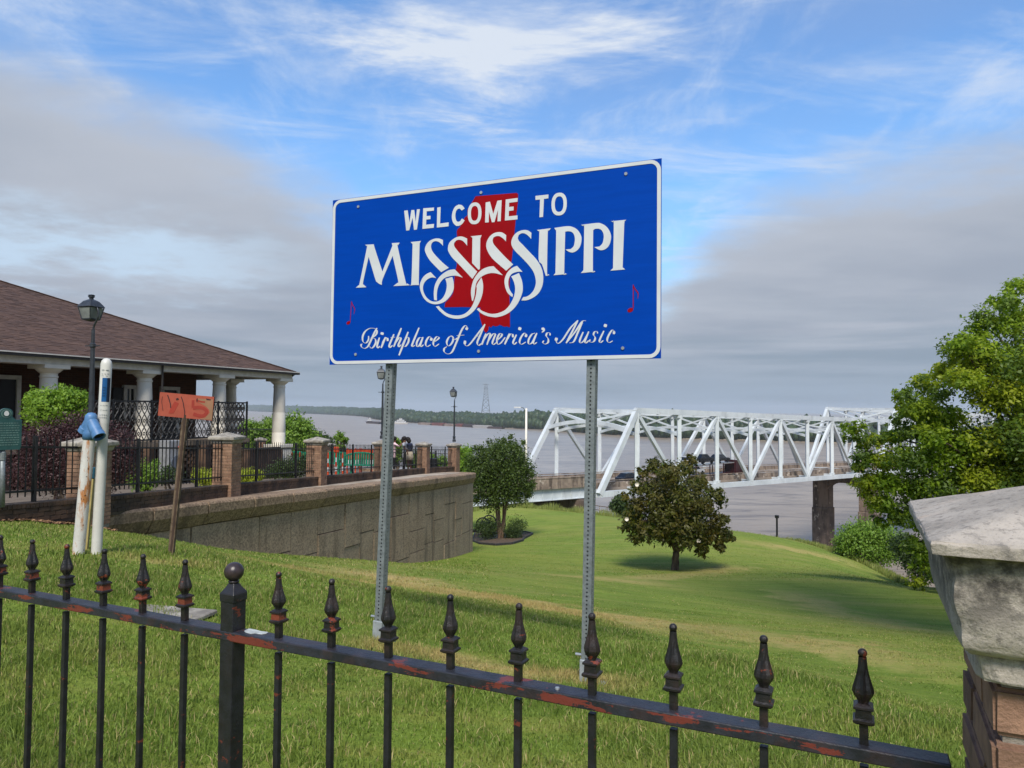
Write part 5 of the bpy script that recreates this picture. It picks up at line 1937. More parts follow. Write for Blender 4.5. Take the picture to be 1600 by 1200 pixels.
Mis = [
 ('M', zz(*Z1, [(137, 350), (232, 345), (235, 375), (318, 630), (418, 372), (420, 355), (416, 333), (498, 328), (482, 355), (478, 375), (560, 735), (575, 752), (600, 768), (598, 772), (432, 780), (478, 745), (482, 720), (425, 465), (322, 705), (312, 768), (285, 757), (262, 738), (245, 710), (175, 475), (118, 735), (122, 765), (148, 788), (148, 793), (42, 797), (72, 770), (82, 745), (158, 375), (155, 365)])),
 ('I', zz(*Z1, [(612, 322), (720, 310), (708, 335), (705, 370), (697, 738), (706, 762), (700, 768), (604, 771), (620, 740), (632, 370), (629, 342)])),
 ('S', zz(*Z1, [(948, 300), (930, 292), (905, 285), (860, 287), (810, 310), (775, 350), (760, 400), (775, 450), (810, 510), (870, 575), (930, 635), (1010, 590), (950, 540), (880, 470), (840, 420), (825, 380), (828, 345), (845, 320), (870, 312), (900, 318), (930, 340), (948, 362)])),
 ('S', zz(*Z1, [(820, 635), (770, 660), (730, 705), (708, 770), (715, 830), (745, 900), (790, 945), (850, 968), (910, 965), (970, 940), (1020, 890), (1055, 830), (1062, 780), (1057, 725), (1045, 685), (972, 705), (985, 740), (988, 790), (975, 850), (945, 905), (905, 935), (860, 943), (815, 930), (775, 895), (748, 845), (740, 800), (750, 755), (775, 720), (810, 697), (840, 690), (878, 697)])),
 ('S', zz(*Z1, [(1200, 285), (1150, 265), (1100, 268), (1050, 295), (1012, 335), (1000, 390), (1010, 430), (1050, 490), (1120, 560), (1190, 635), (1255, 705), (1305, 630), (1230, 555), (1160, 480), (1090, 400), (1065, 360), (1065, 330), (1090, 305), (1120, 298), (1155, 310), (1185, 340), (1200, 360)])),
 ('S', zz(*Z1, [(1070, 605), (1010, 615), (950, 650), (900, 700), (865, 770), (853, 850), (857, 925), (885, 930), (885, 860), (895, 800), (920, 745), (960, 700), (1010, 680), (1060, 672), (1100, 675), (1155, 692)])),
 ('S', zz(*Z1, [(875, 993), (920, 1045), (985, 1095), (1060, 1118), (1130, 1118), (1200, 1095), (1270, 1040), (1320, 965), (1355, 880), (1367, 800), (1362, 735), (1348, 690), (1300, 770), (1300, 810), (1290, 880), (1265, 960), (1230, 1020), (1180, 1065), (1120, 1085), (1050, 1083), (985, 1060), (935, 1020), (905, 988)])),
 ('I', zz(*Z1, [(1235, 262), (1352, 250), (1340, 280), (1337, 300), (1333, 600), (1320, 612), (1252, 540), (1255, 290), (1252, 276)])),
 ('S', z12([(1475, 573), (1420, 580), (1360, 605), (1310, 650), (1270, 710), (1248, 780), (1240, 850), (1250, 930), (1262, 937), (1278, 870), (1285, 800), (1300, 740), (1340, 690), (1390, 660), (1440, 646)], [(75, 645), (110, 650), (172, 668)])),
 ('S', zz(*Z2, [(207, 250), (170, 225), (130, 218), (80, 230), (35, 265), (5, 320), (0, 370), (15, 420), (60, 490), (130, 555), (207, 620), (280, 555), (200, 480), (120, 395), (75, 340), (65, 300), (75, 275), (105, 260), (140, 262), (175, 285), (205, 315)])),
 ('S', z12([(1300, 1022), (1350, 1065), (1410, 1092), (1470, 1103)], [(105, 1105), (170, 1090), (240, 1055), (300, 1000), (345, 930), (375, 850), (380, 790), (370, 720), (340, 645), (260, 680), (285, 730), (300, 790), (297, 850), (280, 910), (245, 975), (195, 1030), (130, 1060), (70, 1070), (30, 1066)]) + zz(*Z1, [(1400, 1056), (1350, 1035), (1322, 1008)])),
 ('S', zz(*Z2, [(320, 570), (280, 585), (235, 620), (205, 665), (190, 720), (195, 780), (215, 840), (245, 875), (272, 895), (278, 870), (250, 830), (232, 780), (230, 730), (240, 690), (265, 655), (300, 638), (340, 630), (378, 632)])),
 ('S', zz(*Z2, [(470, 225), (430, 200), (385, 197), (330, 215), (285, 255), (262, 310), (265, 360), (300, 415), (370, 485), (440, 560), (490, 630), (513, 700), (515, 760), (495, 820), (460, 865), (420, 890), (385, 895), (365, 930), (420, 928), (480, 905), (540, 860), (580, 790), (593, 720), (590, 650), (570, 580), (520, 500), (450, 425), (380, 350), (340, 310), (328, 280), (338, 248), (370, 230), (405, 235), (440, 260), (467, 290)])),
 ('I', zz(*Z2, [(527, 197), (675, 178), (650, 205), (640, 230), (633, 640), (642, 655), (660, 665), (620, 675), (580, 555), (545, 500), (553, 225), (545, 210)])),
 ('P', zz(*Z2, [(708, 175), (840, 157), (900, 165), (950, 195), (985, 250), (992, 300), (980, 360), (950, 405), (905, 430), (865, 425), (825, 400), (880, 395), (910, 365), (922, 310), (920, 265), (905, 230), (880, 213), (845, 210), (822, 215), (812, 630), (822, 645), (840, 655), (700, 668), (720, 645), (728, 225), (722, 200)])),
 ('P', zz(*Z2, [(985, 143), (1150, 123), (1200, 130), (1250, 160), (1285, 210), (1300, 265), (1290, 330), (1265, 375), (1225, 402), (1180, 405), (1125, 375), (1180, 368), (1210, 335), (1223, 280), (1220, 235), (1200, 198), (1170, 183), (1130, 185), (1113, 200), (1110, 605), (1120, 620), (1138, 630), (985, 645), (1012, 615), (1020, 170), (1010, 155)])),
 ('I', zz(*Z2, [(1300, 105), (1457, 90), (1440, 110), (1437, 130), (1420, 585), (1447, 607), (1292, 620), (1320, 595), (1328, 130), (1318, 115)])),
]
def soften(pl, k=3, sharp=R(38)):
    """smooth the gentle runs of an outline and keep its corners"""
    n = len(pl)
    p = [Vector(q) for q in pl]
    cor = []
    for i in range(n):
        a, b = (p[i] - p[i - 1]), (p[(i + 1) % n] - p[i])
        cor.append(a.length < 1e-6 or b.length < 1e-6 or a.angle(b) > sharp)
    o = []
    for i in range(n):
        b, c = p[i], p[(i + 1) % n]
        a = 2 * b - c if cor[i] else p[i - 1]
        d = 2 * c - b if cor[(i + 1) % n] else p[(i + 2) % n]
        for j in range(k):
            u = j / k
            q = .5 * (2 * b + (c - a) * u + (2 * a - 5 * b + 4 * c - d) * u * u + (3 * b - a - 3 * c + d) * u ** 3)
            o.append((q.x, q.y))
    return o
for nm, pl in Mis:
    sflat('state_name_letter', [soften(pl)], 'sign_white', .0022)
Z5 = (610, 280, 5.333)
wel = [
 [(116, 263), (145, 260), (160, 360), (176, 258), (200, 257), (212, 355), (222, 252), (247, 250), (222, 420), (198, 423), (186, 322), (158, 426), (133, 429)],
 [(275, 243), (365, 237), (363, 262), (303, 268), (302, 308), (335, 305), (335, 333), (300, 337), (298, 380), (365, 373), (362, 405), (268, 415)],
 [(392, 237), (420, 232), (415, 370), (487, 360), (485, 393), (388, 403)],
 [(795, 195), (830, 187), (858, 290), (893, 180), (928, 175), (920, 350), (893, 352), (898, 255), (868, 358), (847, 360), (822, 270), (820, 360), (790, 362)],
 [(962, 170), (1062, 157), (1060, 188), (990, 197), (990, 232), (1028, 228), (1027, 260), (988, 265), (987, 310), (1060, 302), (1060, 335), (955, 345)],
 [(1210, 140), (1318, 128), (1317, 160), (1280, 165), (1273, 315), (1243, 318), (1248, 170), (1210, 173)]]
for pl in wel:
    sflat('welcome_letter', [zz(*Z5, pl)], 'sign_white', .0022)
sflat('welcome_letter', [soften(zz(*Z5, [(620, 245), (598, 218), (570, 212), (540, 230), (520, 270), (513, 320), (525, 365), (550, 390), (575, 388), (600, 372), (620, 343), (597, 328), (583, 350), (565, 357), (550, 345), (542, 310), (547, 270), (562, 248), (580, 245), (595, 262)]))], 'sign_white', .0022)
def ring(cx_, cy_, a, b, c, d, m=28):
    O, I = [], []
    for i in range(m):
        t_ = 2 * PI * i / m
        sx_ = lambda q, e: math.copysign(abs(q) ** e, q)
        O.append((cx_ + a * sx_(math.cos(t_), .85), cy_ + b * sx_(math.sin(t_), .85) - .10 * a * math.cos(t_)))
        I.append((cx_ + c * sx_(math.cos(t_), .85), cy_ + d * sx_(math.sin(t_), .85) - .10 * c * math.cos(t_)))
    O, I = zz(*Z5, O), zz(*Z5, I)
    g = MB()
    g.add([sp(u, v, .0022) for u, v in O] + [sp(u, v, .0022) for u, v in I], [(i, (i + 1) % m, m + (i + 1) % m, m + i) for i in range(m)])
    return obj('welcome_letter', g, 'sign_white', SIGN)
ring(703, 285, 57, 91, 31, 62)
ring(1407, 208, 64, 95, 36, 65)
# script line, drawn with a broad-nib pen
def pen(strokes, Zr, wmax=2.9, wmin=.6):
    polys = []
    for st in strokes:
        w = wmax
        if isinstance(st, tuple) and len(st) == 2 and isinstance(st[0], (int, float)) and isinstance(st[1], list):
            w, st = st
        c = crom([np.array((Zr[0] + x / Zr[2], Zr[1] + y / Zr[2])) for x, y in st], 7)
        Lp, Rp = [], []
        n_ = len(c)
        for i, q in enumerate(c):
            d = c[min(i + 1, n_ - 1)] - c[max(i - 1, 0)]
            d = d / (np.linalg.norm(d) + 1e-9)
            k = max(0.0, abs(d @ np.array([-.30, .954])))
            tw = wmin + (w - wmin) * k ** 3.2 * min(1, .62 + 2.2 * min(i, n_ - 1 - i) / n_)
            nn = np.array([-d[1], d[0]])
            Lp.append(q + nn * tw / 2)
            Rp.append(q - nn * tw / 2)
        polys.append(([suv(*q) for q in Lp], [suv(*q) for q in Rp]))
    return polys
ZA, ZB = (550, 500, 7.273), (740, 490, 6.667)
script = [
 (ZA, [[(285, 92), (258, 140), (208, 250), (182, 300), (145, 323), (112, 308), (105, 282), (118, 272)], [(190, 182), (188, 225), (158, 263), (127, 245), (123, 190), (150, 132), (200, 97), (250, 95), (283, 115), (280, 155), (250, 190), (215, 205)], [(215, 205), (262, 212), (272, 255), (250, 300), (222, 321), (200, 300)]]),
 (ZA, [[(313, 200), (288, 285), (293, 318), (318, 298)], (5.0, [(347, 140), (341, 168)])]),
 (ZA, [[(382, 195), (332, 318)], [(345, 270), (375, 215), (398, 200)], (4.2, [(404, 204), (408, 240)])]),
 (ZA, [[(478, 162), (428, 280), (430, 314), (462, 288)], [(440, 200), (492, 194)]]),
 (ZA, [[(562, 92), (475, 305)], [(500, 255), (535, 205), (558, 208), (530, 280), (533, 306), (560, 282)]]),
 (ZA, [[(640, 135), (535, 402)], [(572, 285), (615, 208), (645, 200), (642, 250), (612, 298), (592, 300)]]),
 (ZA, [[(763, 88), (690, 265), (685, 302), (716, 288)]]),
 (ZA, [[(797, 200), (765, 205), (737, 258), (740, 302), (768, 285), (800, 212)], [(808, 195), (778, 280), (785, 303), (815, 282)]]),
 (ZA, [(4.2, [(905, 205), (900, 235)]), [(905, 203), (880, 190), (850, 228), (838, 275), (855, 302), (895, 282)]]),
 (ZA, [[(928, 252), (970, 225), (990, 200), (965, 190), (938, 222), (925, 272), (945, 300), (990, 272)]]),
 (ZA, [[(1130, 180), (1100, 200), (1078, 250), (1090, 292), (1118, 284), (1147, 240), (1150, 195), (1130, 180), (1170, 222), (1195, 205)]]),
 (ZA, [(4.2, [(1298, 112), (1312, 85)]), [(1313, 82), (1290, 63), (1250, 110), (1190, 250), (1140, 360), (1090, 386), (1050, 362), (1050, 325), (1078, 303)], [(1190, 178), (1278, 171)]]),
 (ZA, [(4.2, [(1286, 235), (1282, 275)]), [(1280, 270), (1300, 294), (1340, 275), (1420, 172), (1512, 48)], [(1512, 48), (1455, 180), (1425, 255), (1440, 290), (1470, 268)], [(1400, 186), (1440, 183)]]),
 (ZB, [[(130, 208), (85, 325)], [(103, 280), (145, 218), (175, 212), (140, 325)], [(158, 280), (198, 218), (228, 215), (198, 298), (208, 323), (240, 300)]]),
 (ZB, [[(245, 280), (285, 242), (297, 212), (270, 213), (245, 268), (250, 318), (284, 306), (330, 248)]]),
 (ZB, [[(375, 208), (325, 321)], [(345, 280), (380, 218), (403, 212)], (4.0, [(408, 214), (412, 248)])]),
 (ZB, [[(447, 220), (413, 295), (422, 321), (452, 298)], (5.0, [(487, 143), (477, 172)])]),
 (ZB, [(4.2, [(548, 215), (546, 245)]), [(552, 214), (528, 205), (493, 252), (480, 298), (500, 320), (545, 296)]]),
 (ZB, [[(642, 203), (608, 216), (575, 270), (575, 316), (612, 300), (650, 218)], [(660, 203), (625, 288), (630, 318), (660, 300)]]),
 (ZB, [(5.5, [(722, 146), (724, 172)]), [(736, 155), (732, 178), (712, 196)]]),
 (ZB, [[(797, 228), (795, 203), (768, 202), (757, 232), (778, 265), (776, 300), (747, 318), (722, 302), (732, 282)]]),
 (ZB, [(4.6, [(866, 252), (858, 282)]), [(857, 282), (880, 311), (930, 270), (1010, 150), (1087, 70)], [(1087, 70), (1040, 165), (965, 308)], [(965, 308), (1060, 188), (1130, 85), (1172, 74)], [(1135, 88), (1090, 190), (1045, 290), (1000, 306)]]),
 (ZB, [[(1142, 192), (1107, 278), (1115, 306), (1152, 280), (1190, 212)], [(1200, 187), (1162, 283), (1170, 307), (1200, 282)]]),
 (ZB, [[(1292, 208), (1287, 187), (1262, 190), (1250, 220), (1267, 250), (1257, 285), (1232, 299), (1208, 290), (1216, 270)]]),
 (ZB, [[(1358, 180), (1313, 277), (1322, 302), (1352, 280)], (5.0, [(1378, 110), (1369, 140)])]),
 (ZB, [(4.2, [(1464, 184), (1462, 214)]), [(1468, 182), (1442, 174), (1402, 238), (1393, 282), (1413, 302), (1450, 284)]]),
]
for Zr, st in script:
    g = MB()
    for k, (Lp, Rp) in enumerate(pen(st, Zr)):
        n_ = len(Lp)
        off = .0016 + .0002 * k
        g.add([sp(u, v, off) for u, v in Lp] + [sp(u, v, off) for u, v in Rp], [(i, i + 1, n_ + i + 1, n_ + i) for i in range(n_ - 1)])
    obj('slogan_letter', g, 'sign_white', SIGN)
# music notes
def note(stem0, stem1, head, flag, w, hr, Zr=None):
    g = MB()
    c = lambda p: suv(*p)
    P2 = [np.array(c(stem0)), np.array(c(stem1))]
    k = .0025 * w
    g.prism([(P2[0][0] - k, P2[0][1]), (P2[0][0] + k, P2[0][1]), (P2[1][0] + k, P2[1][1]), (P2[1][0] - k, P2[1][1])], lambda u, v, t_: sp(u, v, t_), .0004, .0010)
    h = c(head)
    g.prism([(h[0] + hr * (1.15 * math.cos(a) * .92 - .78 * math.sin(a) * .38), h[1] + hr * (1.15 * math.cos(a) * .38 + .78 * math.sin(a) * .92)) for a in np.linspace(0, 2 * PI, 16)[:-1]], lambda u, v, t_: sp(u, v, t_), .0004, .0012)
    fl2 = [np.array(c(q)) for q in flag]
    fl2 = crom(fl2, 5)
    Lp, Rp = [], []
    for i, q in enumerate(fl2):
        d = fl2[min(i + 1, len(fl2) - 1)] - fl2[max(i - 1, 0)]
        d /= np.linalg.norm(d) + 1e-9
        tt = .0032 * w * math.sin(PI * (.12 + .8 * i / len(fl2)))
        Lp.append(q + np.array([-d[1], d[0]]) * tt)
        Rp.append(q - np.array([-d[1], d[0]]) * tt)
    n_ = len(Lp)
    g.add([sp(*q, .0014) for q in Lp] + [sp(*q, .0014) for q in Rp], [(i, i + 1, n_ + i + 1, n_ + i) for i in range(n_ - 1)])
    return obj('music_note', g, 'sign_red', SIGN)
z2p = lambda x, y: (760 + x / 6.667, 330 + y / 6.667)
note(z2p(1530, 765), z2p(1530, 1010), z2p(1500, 1030), [z2p(1530, 768), z2p(1548, 810), z2p(1580, 855), z2p(1577, 910)], 1.1, .0165)
z5p = lambda x, y: (500 + x / 2.857, 230 + y / 2.857)
note(z5p(141, 688), z5p(135, 780), z5p(127, 784), [z5p(141, 688), z5p(146, 704), z5p(155, 722), z5p(152, 745)], 1.0, .0150)
for x, y in ((172, 266), (720, 203), (1366, 119), (160, 925), (709, 911), (1352, 897)):
    u, v = suv(500 + x / 2.857, 230 + y / 2.857)
    g = MB()
    g.prism([(u + .0105 * math.cos(a), v + .0105 * math.sin(a)) for a in np.linspace(0, 2 * PI, 9)[:-1]], lambda a_, b_, t_: sp(a_, b_, t_), -.001, .006)
    obj('bolt', g, 'bolt_steel', SIGN)
# perforated square posts
def perf_post(base, top, s, nm='post'):
    base, top = Vector(base), Vector(top)
    ax = (top - base)
    L = ax.length
    ax.normalize()
    X = (SU - ax * SU.dot(ax)).normalized()
    Y = ax.cross(X)
    pitch = .0254
    n = int(L / pitch)
    g = MB()
    h = s / 2
    r = .0062
    for (fx, fn) in ((X, -Y), (Y, X), (-X, Y), (-Y, -X)):
        for i in range(n + 1):
            z0, z1 = i * pitch, min((i + 1) * pitch, L)
            if z1 - z0 < pitch * .9:
                q = [(-h, z0), (h, z0), (h, z1), (-h, z1)]
                g.add([base + fx * u + fn * h + ax * v for u, v in q], [(0, 1, 2, 3)])
                continue
            zc = (z0 + z1) / 2
            q = [(-h, z0), (h, z0), (h, z1), (-h, z1)] + [(r * math.cos(a), zc + r * math.sin(a)) for a in [PI / 8 + k * PI / 4 for k in range(8)]]
            # octagon corners: 0..7 counter-clockwise from 22.5 degrees
            f = [(0, 1, 4 + 6, 4 + 5), (1, 2, 4 + 0, 4 + 7), (2, 3, 4 + 2, 4 + 1), (3, 0, 4 + 4, 4 + 3), (1, 4 + 7, 4 + 6), (2, 4 + 1, 4 + 0), (3, 4 + 3, 4 + 2), (0, 4 + 5, 4 + 4)]
            g.add([base + fx * u + fn * h + ax * v for u, v in q], f)
            # short collar gives the sheet its thickness
            m0 = len(g.v)
            g.v += [tuple(base + fx * u + fn * (h - .0035) + ax * v) for u, v in q[4:]]
            g.v += [tuple(base + fx * u + fn * h + ax * v) for u, v in q[4:]]
            g.f += [(m0 + k, m0 + (k + 1) % 8, m0 + 8 + (k + 1) % 8, m0 + 8 + k) for k in range(8)]
    return obj(nm, g, 'galvanised', SIGN, fix=False)
off = -.004 - .03 - .0285
for pxt, pyt, pxb, pyb, D_ in ((604, 569, 592.5, 1003, None), (921, 563, 916.5, 1068, None)):
    u, v = suv(pxt, pyt)
    top_ = sp(u, hh - .03, off)
    mid = sp(u, -hh, off)
    rb = ray(pxb, pyb)
    base_ = rb * (mid.y + .0)
    base_.z = gz(base_.x, base_.y) - .02
    axd = (mid - base_).normalized()
    top_ = mid + axd * (SHt - .05)
    perf_post(base_, top_, .0575)
    g = MB()
    zb = base_.z
    a = Vector((base_.x, base_.y, zb))
    b_ = a + axd * .155
    g.bar(a, b_, .074, .074, up=tuple(SN))
    o = obj('base_sleeve', g, 'sleeve_zinc', SIGN, bevel=.003)
    g = MB()
    c = a + axd * .175
    g.tube([c - SU * .075, c + SU * .03], .009, 8)
    obj('sleeve_bolt', g, 'bolt_steel', o)
    g = MB()
    g.box(a + SU * .07 + axd * .012, (.10, .07, .02), rz=-.4)
    obj('wedge', g, 'sleeve_zinc', o)

# ------------------------------------------------------------------ pipeline markers and stake on the left
def lean_pts(pxt, pyt, pxb, pyb, d):
    a = P(pxb, pyb, d)
    a.z = gz(a.x, a.y) - .03
    b = P(pxt, pyt, d)
    return a, b
a, b = lean_pts(166.5, 564, 150.5, 866, 7.1)
T = thing('marker_post', 'slim white plastic marker post with blue label and domed top', 'marker post', a)
ax = (b - a).normalized()
L = (b - a).length
r = .0475
Mx = ax.to_track_quat('Z', 'Y').to_matrix()
g = MB()
g.lathe([(r, 0), (r, L - .62), (r * 1.03, L - .61), (r * 1.06, L - .595), (r * 1.06, L - .03), (r * .9, L + .0), (r * .55, L + .02), (.004, L + .028)], a, n=20, M=Mx)
obj('tube', g, 'white_pvc', T, smooth=True).modifiers.new('edge', 'EDGE_SPLIT').split_angle = R(50)
fwd = -a.copy()
fwd.z = 0
fwd.normalize()
sd_ = ax.cross(fwd).normalized()
if sd_.x < 0: sd_ = -sd_
def wrap(name, a0, a1, z0, z1, m, rr, parent=T, base=a):
    g = MB()
    k = 8
    for i in range(k + 1):
        q = a0 + (a1 - a0) * i / k
        dd = fwd * math.cos(q) + sd_ * math.sin(q)
        g.v += [tuple(base + ax * z0 + dd * rr), tuple(base + ax * z1 + dd * rr)]
    g.f += [(2 * i, 2 * i + 2, 2 * i + 3, 2 * i + 1) for i in range(k)]
    return obj(name, g, m, parent, fix=False)
R1 = r * 1.06 + .001
dec = wrap('blue_label', R(-32), R(52), L - .395, L - .165, 'blue_decal', R1)
wrap('dark_band', R(16), R(52), L - .395, L - .165, 'navy_print', R1 + .0006, dec)
g = MB()
for i in range(11):
    z = L - .385 + i * .02
    q = R(34)
    for q0, q1 in ((R(22), R(46)),):
        p0 = a + ax * (z) + (fwd * math.cos(q0) + sd_ * math.sin(q0)) * (R1 + .0016)
        p1 = a + ax * (z + rnd.uniform(-.003, .003)) + (fwd * math.cos(q1) + sd_ * math.sin(q1)) * (R1 + .0016)
        g.bar(p0, p1, .006, .001)
for i in range(4):
    z = L - .335 + i * .026
    p0 = a + ax * z + (fwd * math.cos(R(-22)) + sd_ * math.sin(R(-22))) * (R1 + .0016)
    p1 = a + ax * z + (fwd * math.cos(R(4)) + sd_ * math.sin(R(4))) * (R1 + .0016)
    g.bar(p0, p1, .011, .001)
obj('worn_print', g, 'navy_print', dec)
g = MB()
for z0, n_, w_ in ((L - .125, 3, .007), (L - .09, 2, .012), (L - .145, 2, .005), (L - .43, 3, .004), (L - .475, 3, .004), (L - .52, 4, .009), (L - .545, 4, .009)):
    for i in range(n_):
        q0 = R(-42) + R(80) * i / n_
        q1 = q0 + R(80) / n_ * rnd.uniform(.5, .8)
        p0 = a + ax * (z0) + (fwd * math.cos(q0) + sd_ * math.sin(q0)) * (R1 + .0008)
        p1 = a + ax * (z0 + rnd.uniform(-.004, .004)) + (fwd * math.cos(q1) + sd_ * math.sin(q1)) * (R1 + .0008)
        g.bar(p0, p1, w_, .001)
obj('faded_print', g, 'grey_print', T)

a, b = lean_pts(139.5, 684, 122, 866, 7.0)
T = thing('vent_pipe', 'leaning white vent pipe streaked with rust under a blue tee cap', 'vent pipe', a)
ax = (b - a).normalized()
L = (b - a).length
r = .053
g = MB()
Mx = ax.to_track_quat('Z', 'Y').to_matrix()
g.lathe([(r, -.03), (r, L)], a, n=20, M=Mx)
obj('pipe', g, 'rusty_white', T, smooth=True).modifiers.new('edge', 'EDGE_SPLIT').split_angle = R(50)
g = MB()
g.lathe([(r + .006, L - .015), (r + .006, L + .05), (r + .002, L + .06), (r + .002, L + .13), (r + .003, L + .17), (r, L + .21), (r * .6, L + .235), (.005, L + .24)], a, n=20, M=Mx)
c = obj('tee_cap', g, 'blue_pipe', T, smooth=True)
top_ = a + ax * (L + .165)
for nm, dx_, dz_, fw in (('tee_outlet', .085, -.155, .075), ('tee_outlet', -.062, -.115, -.02)):
    e = top_ + Vector((dx_, 0, dz_)) + fwd * fw
    dd = (e - top_).normalized()
    M2 = dd.to_track_quat('Z', 'Y').to_matrix()
    l2 = (e - top_).length
    g = MB()
    g.lathe([(r, 0), (r, l2 - .05), (r + .006, l2 - .045), (r + .006, l2), (r - .004, l2), (r - .006, l2 - .09)], top_, n=18, M=M2)
    o = obj(nm, g, 'blue_pipe', c, smooth=True)
    o.modifiers.new('edge', 'EDGE_SPLIT').split_angle = R(45)
    g = MB()
    g.lathe([(r - .005, l2 - .03), (r - .004, l2 - .028)], top_, n=18, M=M2)
    obj('outlet_mouth', g, 'bin_black', o)
a, b = lean_pts(146.5, 730, 134.5, 858, 7.35)
T = thing('stake', 'short yellowish stake with teal cap between the two white pipes', 'stake', a)
g = MB()
b2 = P(145, 746, 7.35)
g.bar(a, b2, .03)
obj('shaft', g, 'yellow_stake', T)
g = MB()
g.bar(b2 - (b2 - a).normalized() * .01, b, .052, .045)
obj('cap', g, 'teal_cap', T, bevel=.006)

# leaning stake with the painted board
D_ = 7.6
c = [P(248, 612.5, D_), P(332.5, 620, D_ - .06), P(334.5, 655.5, D_ - .06), P(249.5, 651, D_)]
O_ = (c[0] + c[1] + c[2] + c[3]) / 4
U_ = (c[1] - c[0]).normalized()
V_ = (c[0] - c[3])
V_ = (V_ - U_ * V_.dot(U_)).normalized()
N_ = U_.cross(V_)
if N_.y > 0: N_ = -N_
bw, bh = ((c[1] - c[0]).length + (c[2] - c[3]).length) / 4, ((c[0] - c[3]).length + (c[1] - c[2]).length) / 4
a, b = lean_pts(289, 630, 264, 863, D_ - .05)
T = thing('board_sign', 'faded orange painted board nailed to a leaning brown wooden stake', 'board sign', a)
dvec = (b - a).normalized()
g = MB()
sA = -N_ * .035
g.bar(a + sA, b + sA, .055, .035, up=tuple(N_))
obj('stake', g, 'brown_stake', T)
g = MB()
g.bar(a + sA + N_ * .0195 - dvec * .0 + U_ * .006, b + sA + N_ * .0195 - dvec * .12 + U_ * .006, .022, .005, up=tuple(N_))
obj('stake_groove', g, 'dark_brown', T)
bpnt = lambda u, v, n_=0: O_ + U_ * u * bw + V_ * v * bh + N_ * n_
def bflat(name, pl, m, off, parent=None):
    g = MB()
    for p in pl:
        g.prism(p, lambda u, v, t_: bpnt(u, v, t_), off - .0015, off)
    return obj(name, g, m, parent or T)
brd = bflat('board', [[(-1, -1), (1, -1), (1, 1), (-1, 1)]], 'orange_board', .006)
g = MB()
g.prism([(-.995, -.99), (.995, -.99), (.995, .99), (-.995, .99)], lambda u, v, t_: bpnt(u, v, t_), -.012, .0044)
obj('backing', g, 'dark_brown', brd)
Zq = lambda pts: [((x - 770) / 635, (500 - y + (x - 770) * .055 + 5) / 285) for x, y in pts]
bflat('bare_patch', [Zq([(1040, 310), (1390, 320), (1400, 560), (1405, 810), (1100, 800), (1250, 760), (1340, 640), (1310, 560), (1250, 500), (1180, 460), (1060, 400)])], 'board_bare', .0078, brd)
def band(pts, w):
    c_ = crom([np.array(p, float) for p in pts], 6)
    Lp, Rp = [], []
    for i, q in enumerate(c_):
        d = c_[min(i + 1, len(c_) - 1)] - c_[max(i - 1, 0)]
        d /= np.linalg.norm(d) + 1e-9
        Lp.append(tuple(q + np.array([-d[1], d[0]]) * w / 2))
        Rp.append(tuple(q - np.array([-d[1], d[0]]) * w / 2))
    return Lp + Rp[::-1]
bflat('painted_mark', [Zq([(500, 400), (600, 440), (500, 690), (380, 690), (420, 560)])], 'board_mark', .0080, brd)
bflat('painted_mark', [Zq(band([(925, 350), (935, 535)], 62)), ], 'board_mark', .0080, brd)
bflat('painted_mark', [Zq(band([(940, 545), (1060, 520), (1190, 545), (1265, 620), (1210, 710), (1090, 720), (960, 680)], 80))], 'board_mark', .0083, brd)
bflat('painted_mark', [Zq(band([(1000, 350), (1120, 385), (1210, 390)], 40))], 'board_mark', .0086, brd)
for p_ in ([Zq(band([(320, 250), (360, 340), (410, 480), (420, 560)], 22)), Zq(band([(640, 280), (690, 390), (730, 540), (760, 660), (755, 760)], 18)), Zq(band([(205, 290), (200, 420), (250, 640)], 9)), Zq([(1000, 330), (1020, 295), (1035, 350), (1020, 410)]), Zq([(525, 330), (570, 310), (598, 350), (540, 375)]), Zq([(1220, 300), (1340, 320), (1330, 345), (1240, 340)])]):
    bflat('tear', [p_], 'board_tear', .0090, brd)

# green historical marker on its post at the left edge
a = P(4, 775, 10.0)
top_ = P(4, 705, 10.0)
T = thing('historical_marker', 'green cast metal historical marker on a silver post at the left edge', 'plaque', a)
g = MB()
g.tube([a - Vector((0, 0, .15)), top_ + Vector((0, 0, .02))], .032, 12)
obj('post', g, 'galvanised', T, smooth=True)
g = MB()
g.tube([top_ - Vector((0, 0, .12)), top_ - Vector((0, 0, .02))], .042, 12)
obj('collar', g, 'galvanised', T)
pc = P(8, 678, 10.0)
F_ = (-pc).normalized()
F_.z = 0
F_.normalize()
F_ = (Matrix.Rotation(R(20), 3, 'Z') @ F_)
Us = Vector((0, 0, 1)).cross(F_).normalized()
if Us.x < 0: Us = -Us
x_ = lambda px: (px - 8) / 1150 * 10.0 / .98
pb, ptp = P(8, 703, 10).z - pc.z, P(8, 656, 10).z - pc.z
wd = .195
prof = [(-wd, pb), (wd * .93, pb), (wd, pb + .04), (wd, ptp), (wd * .62, ptp), (wd * .42, ptp + .035)]
prof += [(.085 * math.cos(q) + .0, ptp + .085 + .075 * math.sin(q)) for q in np.linspace(-.45, PI + .45, 12)]
prof += [(-wd * .42, ptp + .035), (-wd * .62, ptp), (-wd, ptp)]
g = MB()
g.prism(prof, lambda u, v, t_: pc + Us * u + Vector((0, 0, v)) + F_ * t_, -.02, .02)
pl = obj('plaque', g, 'marker_green', T, bevel=.005)
g = MB()
g.prism([(.062 * math.cos(q), ptp + .085 + .058 * math.sin(q)) for q in np.linspace(0, 2 * PI, 17)[:-1]], lambda u, v, t_: pc + Us * u + Vector((0, 0, v)) + F_ * t_, .02, .024)
o = obj('seal_ring', g, 'marker_text', pl)
g = MB()
